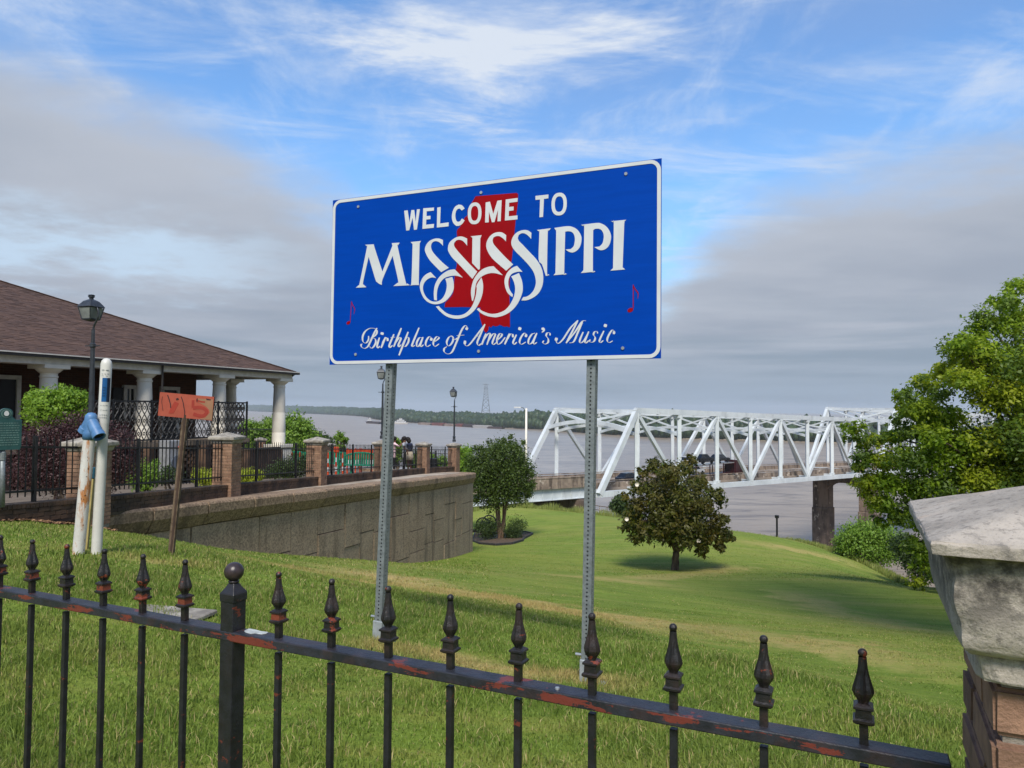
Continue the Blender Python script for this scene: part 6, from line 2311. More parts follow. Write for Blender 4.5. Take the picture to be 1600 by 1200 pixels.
g.prism([(.050 * math.cos(q), ptp + .085 + .047 * math.sin(q)) for q in np.linspace(0, 2 * PI, 17)[:-1]], lambda u, v, t_: pc + Us * u + Vector((0, 0, v)) + F_ * t_, .022, .027)
obj('seal_field', g, 'marker_green', o)
g = MB()
g.prism([(.030 * math.cos(q) * (1 - .2 * math.sin(q)), ptp + .088 + .036 * math.sin(q)) for q in np.linspace(0, 2 * PI, 11)[:-1]], lambda u, v, t_: pc + Us * u + Vector((0, 0, v)) + F_ * t_, .026, .031)
obj('seal_emblem', g, 'white_paint', o)
g = MB()
for i in range(10):
    z = ptp - .045 - i * (ptp - pb - .08) / 10
    u = -wd * .88
    while u < wd * .78:
        l_ = rnd.uniform(.014, .04)
        g.bar(pc + Us * u + Vector((0, 0, z)) + F_ * .021, pc + Us * min(u + l_, wd * .84) + Vector((0, 0, z)) + F_ * .021, .012, .004, up=tuple(F_))
        u += l_ + .009
o = obj('raised_lines', g, 'marker_text', pl)
o['kind'] = 'stuff'

# ------------------------------------------------------------------ the spiked fence in front
FA, FB_ = Vector((-1.3121, 2.0368, 0)), Vector((.132775, -.063085, 0))
FD = FB_.normalized()
FN = Vector((FD.y, -FD.x, 0))
if FN.y > 0: FN = -FN
TIPZ, RAILZ = -.3656, -.511
FR = math.atan2(FD.y, FD.x)
def fp(k, z=0, n_=0):
    return FA + FB_ * k + FN * n_ + Vector((0, 0, z))
T = thing('spiked_fence', 'black wrought iron fence with spear finials and flaking paint in the foreground', 'iron fence', fp(6, -1.7))
g = MB()
K0, K1 = -26.0, 14.78
N = 96
hw_, ht_ = .0205, .0215
for i in range(N + 1):
    k = K0 + (K1 - K0) * i / N
    for n_, z in ((-hw_, RAILZ - ht_), (hw_, RAILZ - ht_), (hw_ + .0004 * math.sin(i * 2.1), RAILZ), (-hw_, RAILZ + .0003 * math.sin(i * 1.7))):
        g.v.append(tuple(fp(k, z, n_)))
for i in range(N):
    for j in range(4):
        g.f.append((i * 4 + j, i * 4 + (j + 1) % 4, i * 4 + 4 + (j + 1) % 4, i * 4 + 4 + j))
g.f += [(0, 1, 2, 3), tuple(N * 4 + j for j in (3, 2, 1, 0))]
rail = obj('top_rail', g, 'rail_paint', T, bevel=.0025, seg=2)
mat('bird_mark', lin(190, 196, 196), lin(150, 156, 156), rough=.8, scale=60)
g = MB()
pts = [(.0, -.9), (.25, -1), (.62, -.75), (.95, -.9), (1.0, -.3), (.9, .25), (.6, .3), (.5, .75), (.2, .55), (.05, .2)]
g.prism([(5.28 + u * .42, -.003 + v * .016) for u, v in pts], lambda k, n_, t_: fp(k, RAILZ + t_, n_), -.0002, .0012)
obj('pale_scuff', g, 'bird_mark', rail)
g = MB()
g.lathe([(.0045, 0), (.004, .003), (.001, .004)], fp(10.55, RAILZ, .004), n=10)
obj('rivet', g, 'bolt_steel', rail)
g = MB()
for n_, z in ((-.018, -1.50), ):
    g.bar(fp(K0, -1.50), fp(K1, -1.50), .04, .02)
obj('bottom_rail', g, 'rail_paint', T)
# post with ball
pm = Matrix.Rotation(FR, 3, 'Z')
pk = 5.06
pb_ = fp(pk, 0)
g = MB()
g.box((pb_.x, pb_.y, (-1.72 + RAILZ + .084) / 2), (.0395, .0395, RAILZ + .084 + 1.72), rz=FR)
post = obj('post', g, 'picket_paint', T, bevel=.0025, seg=2)
g = MB()
s2 = math.sqrt(2)
zc = RAILZ + .084
g.lathe([(.0213 * s2, zc - .018), (.0216 * s2, zc - .001), (.0205 * s2, zc + .002), (.013 * s2, zc + .013), (.0085 * s2, zc + .022), (.008, zc + .024)], pb_, n=4, a0=FR + PI / 4)
obj('post_cap', g, 'picket_paint', post, bevel=.001)
g = MB()
g.lathe([(.0105, zc + .022), (.0125, zc + .026), (.0105, zc + .029)], pb_, n=20)
g.lathe([(.0215 * math.sin(q) + .0005, zc + .048 - .0215 * math.cos(q)) for q in np.linspace(.25, PI, 18)], pb_, n=28)
obj('ball', g, 'ball_paint', post, smooth=True)
pp2 = post.copy()
COL.objects.link(pp2)
pp2.location = post.location + FB_ * (-12 - pk)
for ch_ in post.children:
    c2_ = ch_.copy()
    COL.objects.link(c2_)
    c2_.parent = pp2
# pickets: bar below the rail, stem and cast spear above
def finial(mb):
    z = 0
    H = TIPZ - RAILZ
    mb.lathe([(.0064 * s2, -.01), (.0064 * s2, H - .112)], n=4, a0=PI / 4)
    mb.lathe([(.0105 * s2, H - .1135), (.0150 * s2, H - .110), (.0152 * s2, H - .1065), (.0118 * s2, H - .104), (.0112 * s2, H - .0915), (.0142 * s2, H - .0895), (.0140 * s2, H - .0865), (.0085 * s2, H - .0825)], n=4, a0=PI / 4)
    prof = [(.0072, H - .083), (.0088, H - .079), (.0142, H - .0705), (.0158, H - .066), (.0150, H - .060), (.0120, H - .050), (.0092, H - .040), (.0072, H - .029), (.0062, H - .018), (.0058, H - .0125)]
    base = len(mb.v)
    n_ = 16
    for r_, z_ in prof:
        for k in range(n_):
            a_ = 2 * PI * k / n_
            rr = r_ * (1 - .16 * (r_ > .0085) * (1 if k % 2 else 0)) 
            mb.v.append((rr * math.cos(a_ + PI / 4), rr * math.sin(a_ + PI / 4), z_))
    for i in range(len(prof) - 1):
        for k in range(n_):
            q_ = base + i * n_
            mb.f.append((q_ + k, q_ + (k + 1) % n_, q_ + n_ + (k + 1) % n_, q_ + n_ + k))
    mb.lathe([(.0066 * math.sin(q_) + .0003, H - .0068 - .0068 * math.cos(q_)) for q_ in np.linspace(.3, PI, 9)], n=14)
g = MB()
g.box((0, 0, (-1.50 - RAILZ - ht_) / 2 - ht_ / 2 + .0), (.0128, .0128, 1.50 + RAILZ - ht_))
pk0 = obj('picket', g, 'picket_paint', None, bevel=.001)
g = MB()
finial(g)
fn0 = obj('finial', g, 'finial_paint', None)
fn0.data.polygons.foreach_set('use_smooth', [False] * len(fn0.data.polygons))
first = True
for k in list(range(-25, 15)):
    if k in (5, -12): continue
    tilt = rnd.uniform(-.012, .012)
    if first:
        p_, f_ = pk0, fn0
        first = False
    else:
        p_, f_ = pk0.copy(), fn0.copy()
        COL.objects.link(p_)
        COL.objects.link(f_)
    kk = k if k < 5 else k
    p_.parent = T
    p_.location = fp(kk, RAILZ) - BASE[T]
    p_.rotation_euler = (0, 0, FR)
    f_.parent = p_
    f_.rotation_euler = (tilt, -.012 + rnd.uniform(-.015, .015), 0)

# ------------------------------------------------------------------ stone capped brick pier at the right edge
E1p, E2p = Vector((.9032, -.4291, 0)), Vector((.4291, .9032, 0))
PC = Vector((.811, 1.005, 0))
T = thing('gate_pier', 'near brick pier with a large weathered stone cap at the right edge', 'gate pier', (PC.x, PC.y, -1.7))
prof = [(.2268, -.1555), (.2290, -.1590), (.2280, -.1715), (.2160, -.1735), (.2110, -.1770), (.2075, -.1880), (.2045, -.2050), (.2025, -.2250), (.2015, -.2450), (.2000, -.2650), (.1965, -.2800), (.1920, -.2900), (.1850, -.2965), (.1760, -.2990)]
def square_loft(prof, n, jit, apex=None):
    g = MB()
    ring_ = [(u, -1) for u in np.linspace(-1, 1, n + 1)[:-1]] + [(1, v) for v in np.linspace(-1, 1, n + 1)[:-1]] + [(u, 1) for u in np.linspace(1, -1, n + 1)[:-1]] + [(-1, v) for v in np.linspace(1, -1, n + 1)[:-1]]
    m = len(ring_)
    rows_ = []
    if apex:
        steps = 16
        h0, z0 = prof[0]
        for i in range(steps, 0, -1):
            f = i / (steps + 1)
            rows_.append((h0 * (1 - f), z0 + (apex - z0) * f))
    rows_ += prof
    for h, z in rows_:
        for (u, v) in ring_:
            d = math.sin(u * 7.3 + z * 61) * math.sin(v * 6.1 - z * 43)
            e = rnd.uniform(-1, 1) * .5 + d * .6
            corner = max(0, abs(u) + abs(v) - 1.86) / .14
            hh_ = h + jit * e - corner * .004 * (1 + .6 * math.sin(z * 90))
            g.v.append(tuple(PC + E1p * u * hh_ + E2p * v * hh_ + Vector((0, 0, z + jit * .4 * rnd.uniform(-1, 1)))))
    for i in range(len(rows_) - 1):
        for k in range(m):
            q_ = i * m
            g.f.append((q_ + k, q_ + (k + 1) % m, q_ + m + (k + 1) % m, q_ + m + k))
    g.f.append(tuple(range(m)))
    g.f.append(tuple((len(rows_) - 1) * m + k for k in range(m))[::-1])
    return g
fine = []
for (h0, z0), (h1, z1) in zip(prof, prof[1:]):
    for i in range(3):
        f = i / 3
        fine.append((h0 + (h1 - h0) * f, z0 + (z1 - z0) * f))
fine.append(prof[-1])
obj('cap', square_loft(fine, 44, .0013, apex=-.082), 'cap_stone', T, smooth=True).modifiers.new('edge', 'EDGE_SPLIT').split_angle = R(32)
g = MB()
sl_ = square_loft([(.1735, -.2995), (.1745, -.302), (.1745, -.329), (.173, -.332)], 30, .0008)
obj('bed_slab', sl_, 'cap_stone', T)
g = MB()
g.box((PC.x, PC.y, (-.333 - 1.72) / 2), (.291, .291, 1.72 - .333), rz=math.atan2(E1p.y, E1p.x))
obj('mortar', g, 'mortar', T)
def rough_brick(L, H, W_, seed):
    q = random.Random(seed)
    bm = bmesh.new()
    bmesh.ops.create_cube(bm, size=1)
    bmesh.ops.scale(bm, vec=(L, W_, H), verts=bm.verts)
    bmesh.ops.bevel(bm, geom=bm.edges[:], offset=.005, segments=2, affect='EDGES')
    bmesh.ops.triangulate(bm, faces=[f for f in bm.faces if f.calc_area() > .002])
    for v in bm.verts:
        v.co += Vector((q.uniform(-.0012, .0012), q.uniform(-.0012, .0012), q.uniform(-.0012, .0012)))
    me = bpy.data.meshes.new('brick')
    bm.to_mesh(me)
    bm.free()
    me.materials.append(MATS['brick'])
    return me
BM = [rough_brick(.208, .0585, .0925, s) for s in range(4)]
BR = math.atan2(E1p.y, E1p.x)
ch = .0685
for c in range(20):
    z = -.3385 - ch * (c + .5)
    for side in range(4):
        a_ = BR + side * PI / 2
        M_ = Matrix.Rotation(a_, 3, 'Z')
        u = -.052 if c % 2 == 0 else .052
        pos = M_ @ Vector((u, -.156 + .0465, 0))
        o = bpy.data.objects.new('brick', BM[rnd.randrange(4)])
        COL.objects.link(o)
        o.parent = T
        o.location = PC + pos + Vector((0, 0, z)) + M_ @ Vector((0, rnd.uniform(-.003, .003), 0)) - BASE[T]
        o.rotation_euler = (0, 0, a_ + rnd.uniform(-.008, .008) + (PI if rnd.random() < .5 else 0))

# metal post on the brow of the lawn
b = on(1213, 53.5)
T = thing('steel_post', 'lone dark steel post standing on the brow of the lawn', 'post', b)
tp = P(1213, 805, 53.5).z
g = MB()
g.tube([b - Vector((0, 0, .2)), Vector((b.x, b.y, tp - .15))], .07, 10)
obj('shaft', g, 'black_iron', T)
g = MB()
g.tube([Vector((b.x, b.y, tp - .2)), Vector((b.x, b.y, tp))], .15, 10)
obj('cap', g, 'black_iron', T)
# ------------------------------------------------------------------ vegetation
def leaves_mesh(C, Rr, n, size, per=9, spread=.11, shell=.62, aspect=.55, droop=.0, up=.25, seed=1, squash=1.0, curl=.25, rmin=.25):
    """leaf faces in twig-sized sprays spread through a crown made of ellipsoid clumps"""
    q = np.random.default_rng(seed)
    C = np.asarray(C, float)
    Rr = np.asarray(Rr, float)
    if Rr.ndim == 1: Rr = np.stack([Rr, Rr, Rr * squash], 1)
    wgt = (Rr[:, 0] * Rr[:, 2]) ** 1.15
    nt = max(1, n // per)
    ci = q.choice(len(C), nt, p=wgt / wgt.sum())
    d = q.normal(size=(nt, 3))
    d /= np.linalg.norm(d, axis=1)[:, None]
    rad = np.where(q.uniform(size=nt) < .72, q.uniform(shell, 1.08, nt), q.uniform(rmin, shell, nt))
    tw = C[ci] + d * Rr[ci] * rad[:, None]
    ti = np.repeat(np.arange(nt), per)
    N = len(ti)
    loc = q.normal(size=(N, 3)) * (spread * Rr[ci].mean(1))[ti][:, None]
    p = tw[ti] + loc
    nrm = d[ti] * .8 + q.normal(size=(N, 3)) * .55 + np.array([0, 0, up])
    nrm /= np.linalg.norm(nrm, axis=1)[:, None]
    ax = loc + d[ti] * .02 + q.normal(size=(N, 3)) * .04 + np.array([0, 0, -droop])
    ax -= nrm * (ax * nrm).sum(1)[:, None]
    ax /= np.linalg.norm(ax, axis=1)[:, None] + 1e-9
    bx_ = np.cross(nrm, ax)
    L = size * q.uniform(.6, 1.25, N)[:, None] * .5
    v = np.empty((N, 4, 3))
    v[:, 0] = p - ax * L
    v[:, 1] = p + bx_ * L * aspect + nrm * L * curl
    v[:, 2] = p + ax * L
    v[:, 3] = p - bx_ * L * aspect + nrm * L * curl
    return v.reshape(-1, 3), N
def leaves(name, parent, C, Rr, n, size, m, **k):
    v, N = leaves_mesh(C, Rr, n, size, **k)
    base = np.array(BASE[parent]) if parent else np.zeros(3)
    i = np.arange(N * 4)
    return obj(name, mesh_np(name, v - base, i, np.arange(N) * 4, np.full(N, 4)), m, parent)
def clumps(lst, d, jit=0, seed=0):
    q = random.Random(seed)
    C, Rr = [], []
    for px, py, r in lst:
        dd = d + q.uniform(-jit, jit)
        C.append(tuple(P(px, py, dd)))
        Rr.append(r / F * dd)
    return C, Rr
def limb(g, a, b, r0, r1, wob, k=6, seed=0, n=8):
    q = random.Random(seed)
    a, b = Vector(a), Vector(b)
    pts = []
    for i in range(k + 1):
        f = i / k
        p = a.lerp(b, f)
        if 0 < i < k: p += Vector((q.uniform(-wob, wob), q.uniform(-wob, wob), q.uniform(-wob, wob) * .5))
        pts.append(p)
    g.tube(pts, [r0 + (r1 - r0) * i / k for i in range(k + 1)], n)
    return pts

# magnolia
D = 30.0
base = hit(1055, 891)
D = base.y
T = thing('magnolia_tree', 'round dark magnolia tree with pale flowers alone on the lawn', 'tree', base)
ml = [(1080, 719, 12), (1072, 732, 15), (1022, 728, 15), (1005, 738, 11), (1046, 742, 24), (1088, 752, 18), (998, 762, 18), (1030, 775, 34), (1072, 778, 34), (1108, 764, 12), (1122, 774, 13), (1128, 786, 10), (1100, 790, 22), (995, 797, 22), (978, 778, 10), (984, 815, 16), (1040, 812, 38),
      (1080, 820, 34), (1118, 815, 16), (1132, 812, 10), (1140, 842, 9), (1128, 834, 16), (975, 824, 10), (1000, 832, 22), (1030, 838, 24), (1068, 846, 26), (1096, 858, 13), (1094, 868, 8), (1124, 852, 10), (1104, 838, 18)]
C, Rr = [], []
q_ = random.Random(5)
ml = [(a, b - 11 if b > 836 and a < 1090 else b, c) for a, b, c in ml] + [(1136, 836, 12), (1126, 858, 9)]
for px, py, r in ml:
    rr = r / F * D
    mx = math.sqrt(max(0, 1 - ((px - 1055) / 95) ** 2)) * 1.7
    for s in (-1, 0, 1):
        C.append(tuple(P(px + (0 if s == 0 else q_.uniform(-2, 2)), py + (0 if s == 0 else q_.uniform(-4, 2)), D + s * mx * q_.uniform(.5, 1)))); Rr.append(rr * (.92 if s == 0 else .72))
leaves('crown', T, C, Rr, 26000, .17, 'leaf_magnolia', per=8, spread=.13, seed=3, aspect=.42, up=.5, curl=.12, shell=.72)
g = MB()
fork = P(1056, 862, D)
limb(g, base - Vector((0, 0, .1)), fork, .17, .13, .02, seed=1, n=10)
for i, (px, py, dd) in enumerate(((1046, 800, 0), (1068, 790, .4), (1085, 830, -.4), (1030, 815, .5), (1105, 835, .2), (1060, 740, 0), (1000, 815, -.3))):
    limb(g, fork if i < 5 else P(1050, 810, D), P(px, py, D + dd), .09, .03, .06, seed=i + 3)
obj('trunk', g, 'bark', T, smooth=True)
for i, (px, py) in enumerate(((995, 757), (1080, 793), (979, 811), (1091, 845))):
    c = P(px, py, D - 1.55 + .25 * (i % 3))
    g = MB()
    for k in range(8):
        a_ = k * PI / 4
        e = c + Vector((math.cos(a_) * .085, -.05, math.sin(a_) * .085))
        g.add([c, c.lerp(e, .6) + Vector((math.cos(a_ + 1.57) * .045, 0, math.sin(a_ + 1.57) * .045)), e, c.lerp(e, .6) - Vector((math.cos(a_ + 1.57) * .045, 0, math.sin(a_ + 1.57) * .045))], [(0, 1, 2, 3)])
    obj('flower', g, 'petal', T)

# crape myrtle in its bed, with shrubs and the cannon
bed = hit(783, 843)
D = bed.y
T = thing('crape_myrtle', 'small multi stemmed tree with dense olive crown beside the wall corner', 'tree', bed)
ml = [(788, 686, 7), (796, 682, 5), (778, 690, 6), (818, 690, 5), (765, 692, 5), (800, 697, 12), (772, 702, 11), (785, 700, 9), (755, 712, 14), (812, 706, 13), (741, 702, 6), (738, 722, 14), (785, 715, 28), (815, 728, 18), (760, 735, 26), (800, 745, 28), (735, 748, 16), (829, 738, 10), (833, 756, 8), (822, 760, 14), (760, 762, 24), (788, 770, 22), (810, 776, 14), (770, 785, 16), (826, 772, 8), (748, 780, 10), (750, 700, 7)]
C, Rr = [], []
for px, py, r in ml:
    mx = math.sqrt(max(0, 1 - ((px - 783) / 64) ** 2)) * 1.5
    for s in (-1, 0, 1):
        C.append(tuple(P(px + (0 if s == 0 else q_.uniform(-4, 4)), py + (0 if s == 0 else q_.uniform(-4, 4)), D + s * mx * q_.uniform(.5, 1)))); Rr.append(r / F * D * (.9 if s == 0 else .75))
leaves('crown', T, C, Rr, 30000, .14, 'leaf_myrtle', per=9, spread=.30, seed=8, up=.5, shell=.65)
g = MB()
for i, (px, py, qx, qy, dd) in enumerate(((782, 845, 778, 775, 0), (784, 846, 789, 770, .15), (780, 845, 774, 780, -.2), (785, 845, 793, 772, -.1))):
    a = P(px, py, D + dd)
    a.z = gz(a.x, a.y) - .1
    e = P(qx, qy, D + dd)
    limb(g, a, e, .085, .06, .03, seed=i)
    for j in range(3):
        limb(g, e, P(qx + q_.uniform(-35, 35), qy - q_.uniform(20, 60), D + q_.uniform(-.8, .8)), .045, .015, .05, seed=i * 5 + j)
obj('stems', g, 'bark_pale', T, smooth=True)
def shrub(name, lbl, cat, lst, d, n, size, m, base=None, group=None, depth=.7, stems=True, **k):
    C, Rr = [], []
    cx_ = sum(a[0] for a in lst) / len(lst)
    for px, py, r in lst:
        for s in (-1, 0, 1):
            dd = d + s * depth * r / F * d
            C.append(tuple(P(px, py, dd))); Rr.append(r / F * d)
    if base is None:
        yb = max(a[1] + a[2] for a in lst)
        base = P(cx_, yb, d)
    T = thing(name, lbl, cat, base, group)
    leaves('foliage', T, C, Rr, n, size, m, **k)
    if stems:
        g = MB()
        for i in range(5):
            j = q_.randrange(len(C))
            limb(g, base + Vector((q_.uniform(-.1, .1), q_.uniform(-.1, .1), -.08)), C[j], .025, .008, .03, 4, seed=i, n=5)
        obj('stems', g, 'bark', T)
    return T
shrub('shrub', 'dark shrub in the mulch bed left of the small tree stems', 'shrub', [(757, 826, 13), (770, 822, 12), (748, 824, 8), (764, 832, 11)], D - .4, 3200, .09, 'leaf_dark', base=on(760, D - .4), seed=11, spread=.3)
shrub('shrub', 'dark shrub in the mulch bed right of the small tree stems', 'shrub', [(803, 824, 14), (815, 820, 9), (793, 832, 9), (806, 835, 10)], D - .3, 3200, .09, 'leaf_dark', base=on(804, D - .3), seed=12, spread=.3)
ringp = [hit(x, y) for x, y in ((738, 846), (750, 851), (775, 853), (800, 851), (817, 846), (818, 843), (832, 836), (822, 833), (800, 832), (770, 831), (742, 834))]
g = MB()
n = len(ringp)
cc = sum(ringp, Vector()) / n
g.add([p + Vector((0, 0, .05)) for p in ringp] + [Vector((cc.x, cc.y, gz(cc.x, cc.y) + .10))] + [p - Vector((0, 0, .15)) for p in ringp], [(i, (i + 1) % n, n) for i in range(n)] + [(i, (i + 1) % n, n + 1 + (i + 1) % n, n + 1 + i) for i in range(n)])
T = thing('planting_bed', 'mulch bed with dark edging round the small tree by the wall', 'planting bed', cc)
obj('mulch', g, 'mulch', T)
g = MB()
for i in range(n):
    a, b = ringp[i], ringp[(i + 1) % n]
    g.bar(a + Vector((0, 0, .03)), b + Vector((0, 0, .03)), .10, .16)
obj('edging', g, 'edging', T)
cd = D + 4.5
w0 = P(755, 817, cd)
T = thing('cannon', 'old iron cannon on spoked wheels half hidden behind the bed shrubs', 'cannon', on(755, cd))
wr = .50
axd = Vector((.75, .66, 0)).normalized()
brd_ = Vector((.95, -.30, 0)).normalized()
axd = Vector((.30, .95, 0)).normalized()
w0.z = gz(w0.x, w0.y) + wr + .28
for off_ in (0, 1.25):
    c = w0 + axd * off_
    g = MB()
    M_ = Matrix((brd_, Vector((0, 0, 1)), axd)).transposed()
    pts = [c + brd_ * wr * math.cos(a) + Vector((0, 0, wr * math.sin(a))) for a in np.linspace(0, 2 * PI, 25)]
    g.tube(pts, .045, 6, cap=False)
    wh = obj('wheel', g, 'cannon_iron', T)
    for k in range(10):
        a = k * PI / 5
        g = MB()
        g.bar(c + brd_ * .06 * math.cos(a) + Vector((0, 0, .06 * math.sin(a))), c + brd_ * wr * math.cos(a) + Vector((0, 0, wr * math.sin(a))), .035)
        obj('spoke', g, 'cannon_iron', wh)
    g = MB()
    g.tube([c - axd * .08, c + axd * .08], .08, 10)
    obj('hub', g, 'cannon_iron', wh)
g = MB()
m_ = w0 + axd * .62
g.tube([m_ - brd_ * .5, m_ - brd_ * .42, m_ - brd_ * .4, m_ + brd_ * 1.3, m_ + brd_ * 1.36], [.07, .07, .17, .11, .13], 14)
obj('barrel', g, 'cannon_iron', T, smooth=True)
g = MB()
g.bar(m_ - Vector((0, 0, .15)) - brd_ * 1.4 - Vector((0, 0, .5)), m_ - Vector((0, 0, .15)) + brd_ * .3, .3, .2)
g.bar(w0, w0 + axd * 1.25, .1, .1)
g.bar(m_ - Vector((0, 0, .3)), Vector((m_.x, m_.y, gz(m_.x, m_.y) - .1)), .25, .25)
obj('carriage', g, 'cannon_iron', T)

# big tree on the right
D = 23.0
tb = on(1610, D + .8)
T = thing('oak_tree', 'big bright green spreading tree behind the stone capped pier', 'tree', tb)
bigl = [(1598, 448, 22), (1572, 470, 26), (1545, 505, 30), (1600, 500, 40), (1520, 525, 26), (1500, 545, 28), (1478, 572, 18), (1530, 560, 40), (1590, 570, 50), (1468, 585, 14), (1630, 540, 60), (1510, 590, 32), (1660, 620, 70), (1560, 620, 40), (1700, 520, 60),
        (1420, 615, 20), (1445, 600, 22), (1468, 612, 20), (1412, 640, 18), (1440, 640, 32), (1402, 660, 14), (1480, 650, 30), (1455, 672, 34), (1420, 672, 22), (1392, 685, 18),
        (1335, 672, 18), (1352, 688, 20), (1328, 690, 12), (1372, 692, 16), (1345, 712, 22), (1375, 720, 24), (1340, 730, 14), (1410, 715, 30), (1450, 720, 34), (1490, 700, 40), (1540, 690, 44), (1590, 690, 50), (1650, 700, 70),
        (1365, 752, 24), (1395, 755, 26), (1356, 772, 12), (1430, 760, 34), (1480, 755, 36), (1530, 750, 40), (1590, 760, 50), (1378, 785, 22), (1410, 795, 28), (1398, 812, 18), (1440, 815, 26), (1470, 800, 40), (1380, 818, 14),
        (1432, 850, 20), (1455, 862, 26), (1440, 885, 16), (1430, 905, 15), (1424, 915, 10), (1440, 922, 8), (1470, 900, 24), (1520, 840, 50), (1590, 840, 60), (1680, 800, 80), (1720, 640, 80), (1750, 720, 90), (1800, 600, 80), (1780, 820, 80)]
C, Rr, C2, R2 = [], [], [], []
q_ = random.Random(21)
for px, py, r in bigl:
    ex = max(0, min(1, (px - 1310) / 300)) * 2.6 + .3
    for s in range(3):
        dd = D + (q_.uniform(-ex, ex) if s else -ex * .3)
        rr = r / F * D * (1 if s == 0 else q_.uniform(.7, 1.0))
        c = P(px + q_.uniform(-5, 5) * s, py + q_.uniform(-5, 5) * s, dd)
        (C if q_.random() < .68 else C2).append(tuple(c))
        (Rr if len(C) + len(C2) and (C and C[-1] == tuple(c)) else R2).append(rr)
leaves('crown', T, C, Rr, 125000, .14, 'leaf_oak', per=14, spread=.16, seed=31, aspect=.5, up=.8, squash=.64, shell=.6)
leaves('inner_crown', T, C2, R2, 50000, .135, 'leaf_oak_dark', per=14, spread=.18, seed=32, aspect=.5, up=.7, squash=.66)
g = MB()
fk = P(1600, 800, D + .8)
limb(g, tb - Vector((0, 0, .3)), fk, .42, .32, .05, seed=2, n=14)
for i in range(len(C) // 3):
    c = Vector(C[q_.randrange(len(C))])
    st = fk.lerp(P(1610, 560, D + .8), q_.uniform(0, .9))
    limb(g, st, c, .085, .014, .16, 6, seed=i, n=6)
limb(g, fk, P(1615, 470, D + .8), .3, .08, .15, 8, seed=3, n=10)
obj('trunk', g, 'bark', T, smooth=True)

# bushes on the slope
shrub('bush', 'rounded mid green bush on the slope beside the bridge pier', 'bush', [(1330, 838, 18), (1352, 830, 18), (1378, 840, 22), (1345, 852, 24), (1318, 850, 14), (1398, 855, 20), (1372, 862, 20), (1320, 862, 8)], 44, 15000, .16, 'leaf_mid', base=on(1355, 44), seed=41, spread=.25)
shrub('bush', 'darker bush under the big tree at the edge of the slope', 'bush', [(1420, 868, 18), (1440, 880, 22), (1410, 850, 16), (1465, 870, 30)], 36, 9000, .15, 'leaf_dark', base=on(1435, 36), seed=42, spread=.25)
shrub('bush', 'dark bush beside the abutment railing left of the magnolia', 'bush', [(968, 785, 10), (978, 795, 10), (960, 792, 7), (972, 803, 8), (985, 805, 8)], 70, 5000, .24, 'leaf_dark', base=on(970, 70), seed=43, spread=.25)

# terrace planting
shrub('bush', 'bright green climbing bush on the porch rail left of the lamp post', 'bush', [(60, 625, 16), (88, 620, 16), (110, 622, 16), (128, 622, 12), (75, 640, 26), (104, 642, 22), (58, 650, 18), (128, 640, 10), (45, 640, 9), (85, 655, 14)], 14.8, 7000, .075, 'leaf_bush', base=Vector((P(88, 700, 14.8).x, 14.8, zt(14.8))), seed=51, spread=.26)
shrub('shrub', 'wide purple leaved barberry shrub behind the left fence section', 'shrub', [(50, 690, 26), (85, 680, 24), (120, 670, 22), (150, 672, 22), (185, 690, 24), (60, 720, 32), (100, 712, 36), (140, 710, 34), (180, 722, 26), (205, 712, 14), (40, 738, 24), (90, 748, 26), (130, 752, 24), (165, 750, 20), (212, 735, 12)], 13.6, 26000, .05, 'leaf_purple', base=Vector((P(115, 720, 13.6).x, 13.6, zt(13.6))), seed=52, spread=.28, aspect=.5)
shrub('shrub', 'leafy green shrub behind the fence right of the purple shrub', 'shrub', [(222, 735, 14), (236, 742, 12), (215, 750, 12), (230, 758, 10), (240, 725, 8)], 15.6, 2600, .06, 'leaf_mid', base=Vector((P(227, 740, 15.6).x, 15.6, zt(15.6))), seed=53, spread=.3)
shrub('hedge', 'low yellow green hedge just left of the second brick pier', 'hedge', [(312, 744, 10), (325, 744, 10), (337, 745, 9), (318, 752, 8), (332, 753, 8)], 18.2, 3000, .05, 'leaf_lime', base=Vector((P(325, 745, 18.2).x, 18.2, zt(18.2))), seed=54, spread=.3)
shrub('hedge', 'low yellow green hedge just right of the second brick pier', 'hedge', [(378, 742, 9), (392, 742, 9), (404, 743, 8), (385, 749, 8), (400, 750, 7)], 19.3, 3000, .05, 'leaf_lime', base=Vector((P(390, 745, 19.3).x, 19.3, zt(19.3))), seed=55, spread=.3)
shrub('shrub', 'spreading dark green juniper below the corner column', 'shrub', [(425, 738, 11), (442, 732, 14), (460, 727, 14), (478, 722, 13), (490, 728, 12), (450, 742, 11), (472, 738, 13), (488, 742, 8), (435, 728, 8)], 21.6, 7000, .055, 'leaf_dark', base=Vector((P(460, 740, 21.6).x, 21.6, zt(21.6))), seed=56, spread=.3)
shrub('shrub', 'dark shrub between the first pier and the porch steps', 'shrub', [(262, 738, 10), (275, 745, 9), (255, 748, 8)], 18.0, 1600, .05, 'leaf_dark', base=Vector((P(265, 745, 18).x, 18, zt(18))), seed=57, spread=.3)

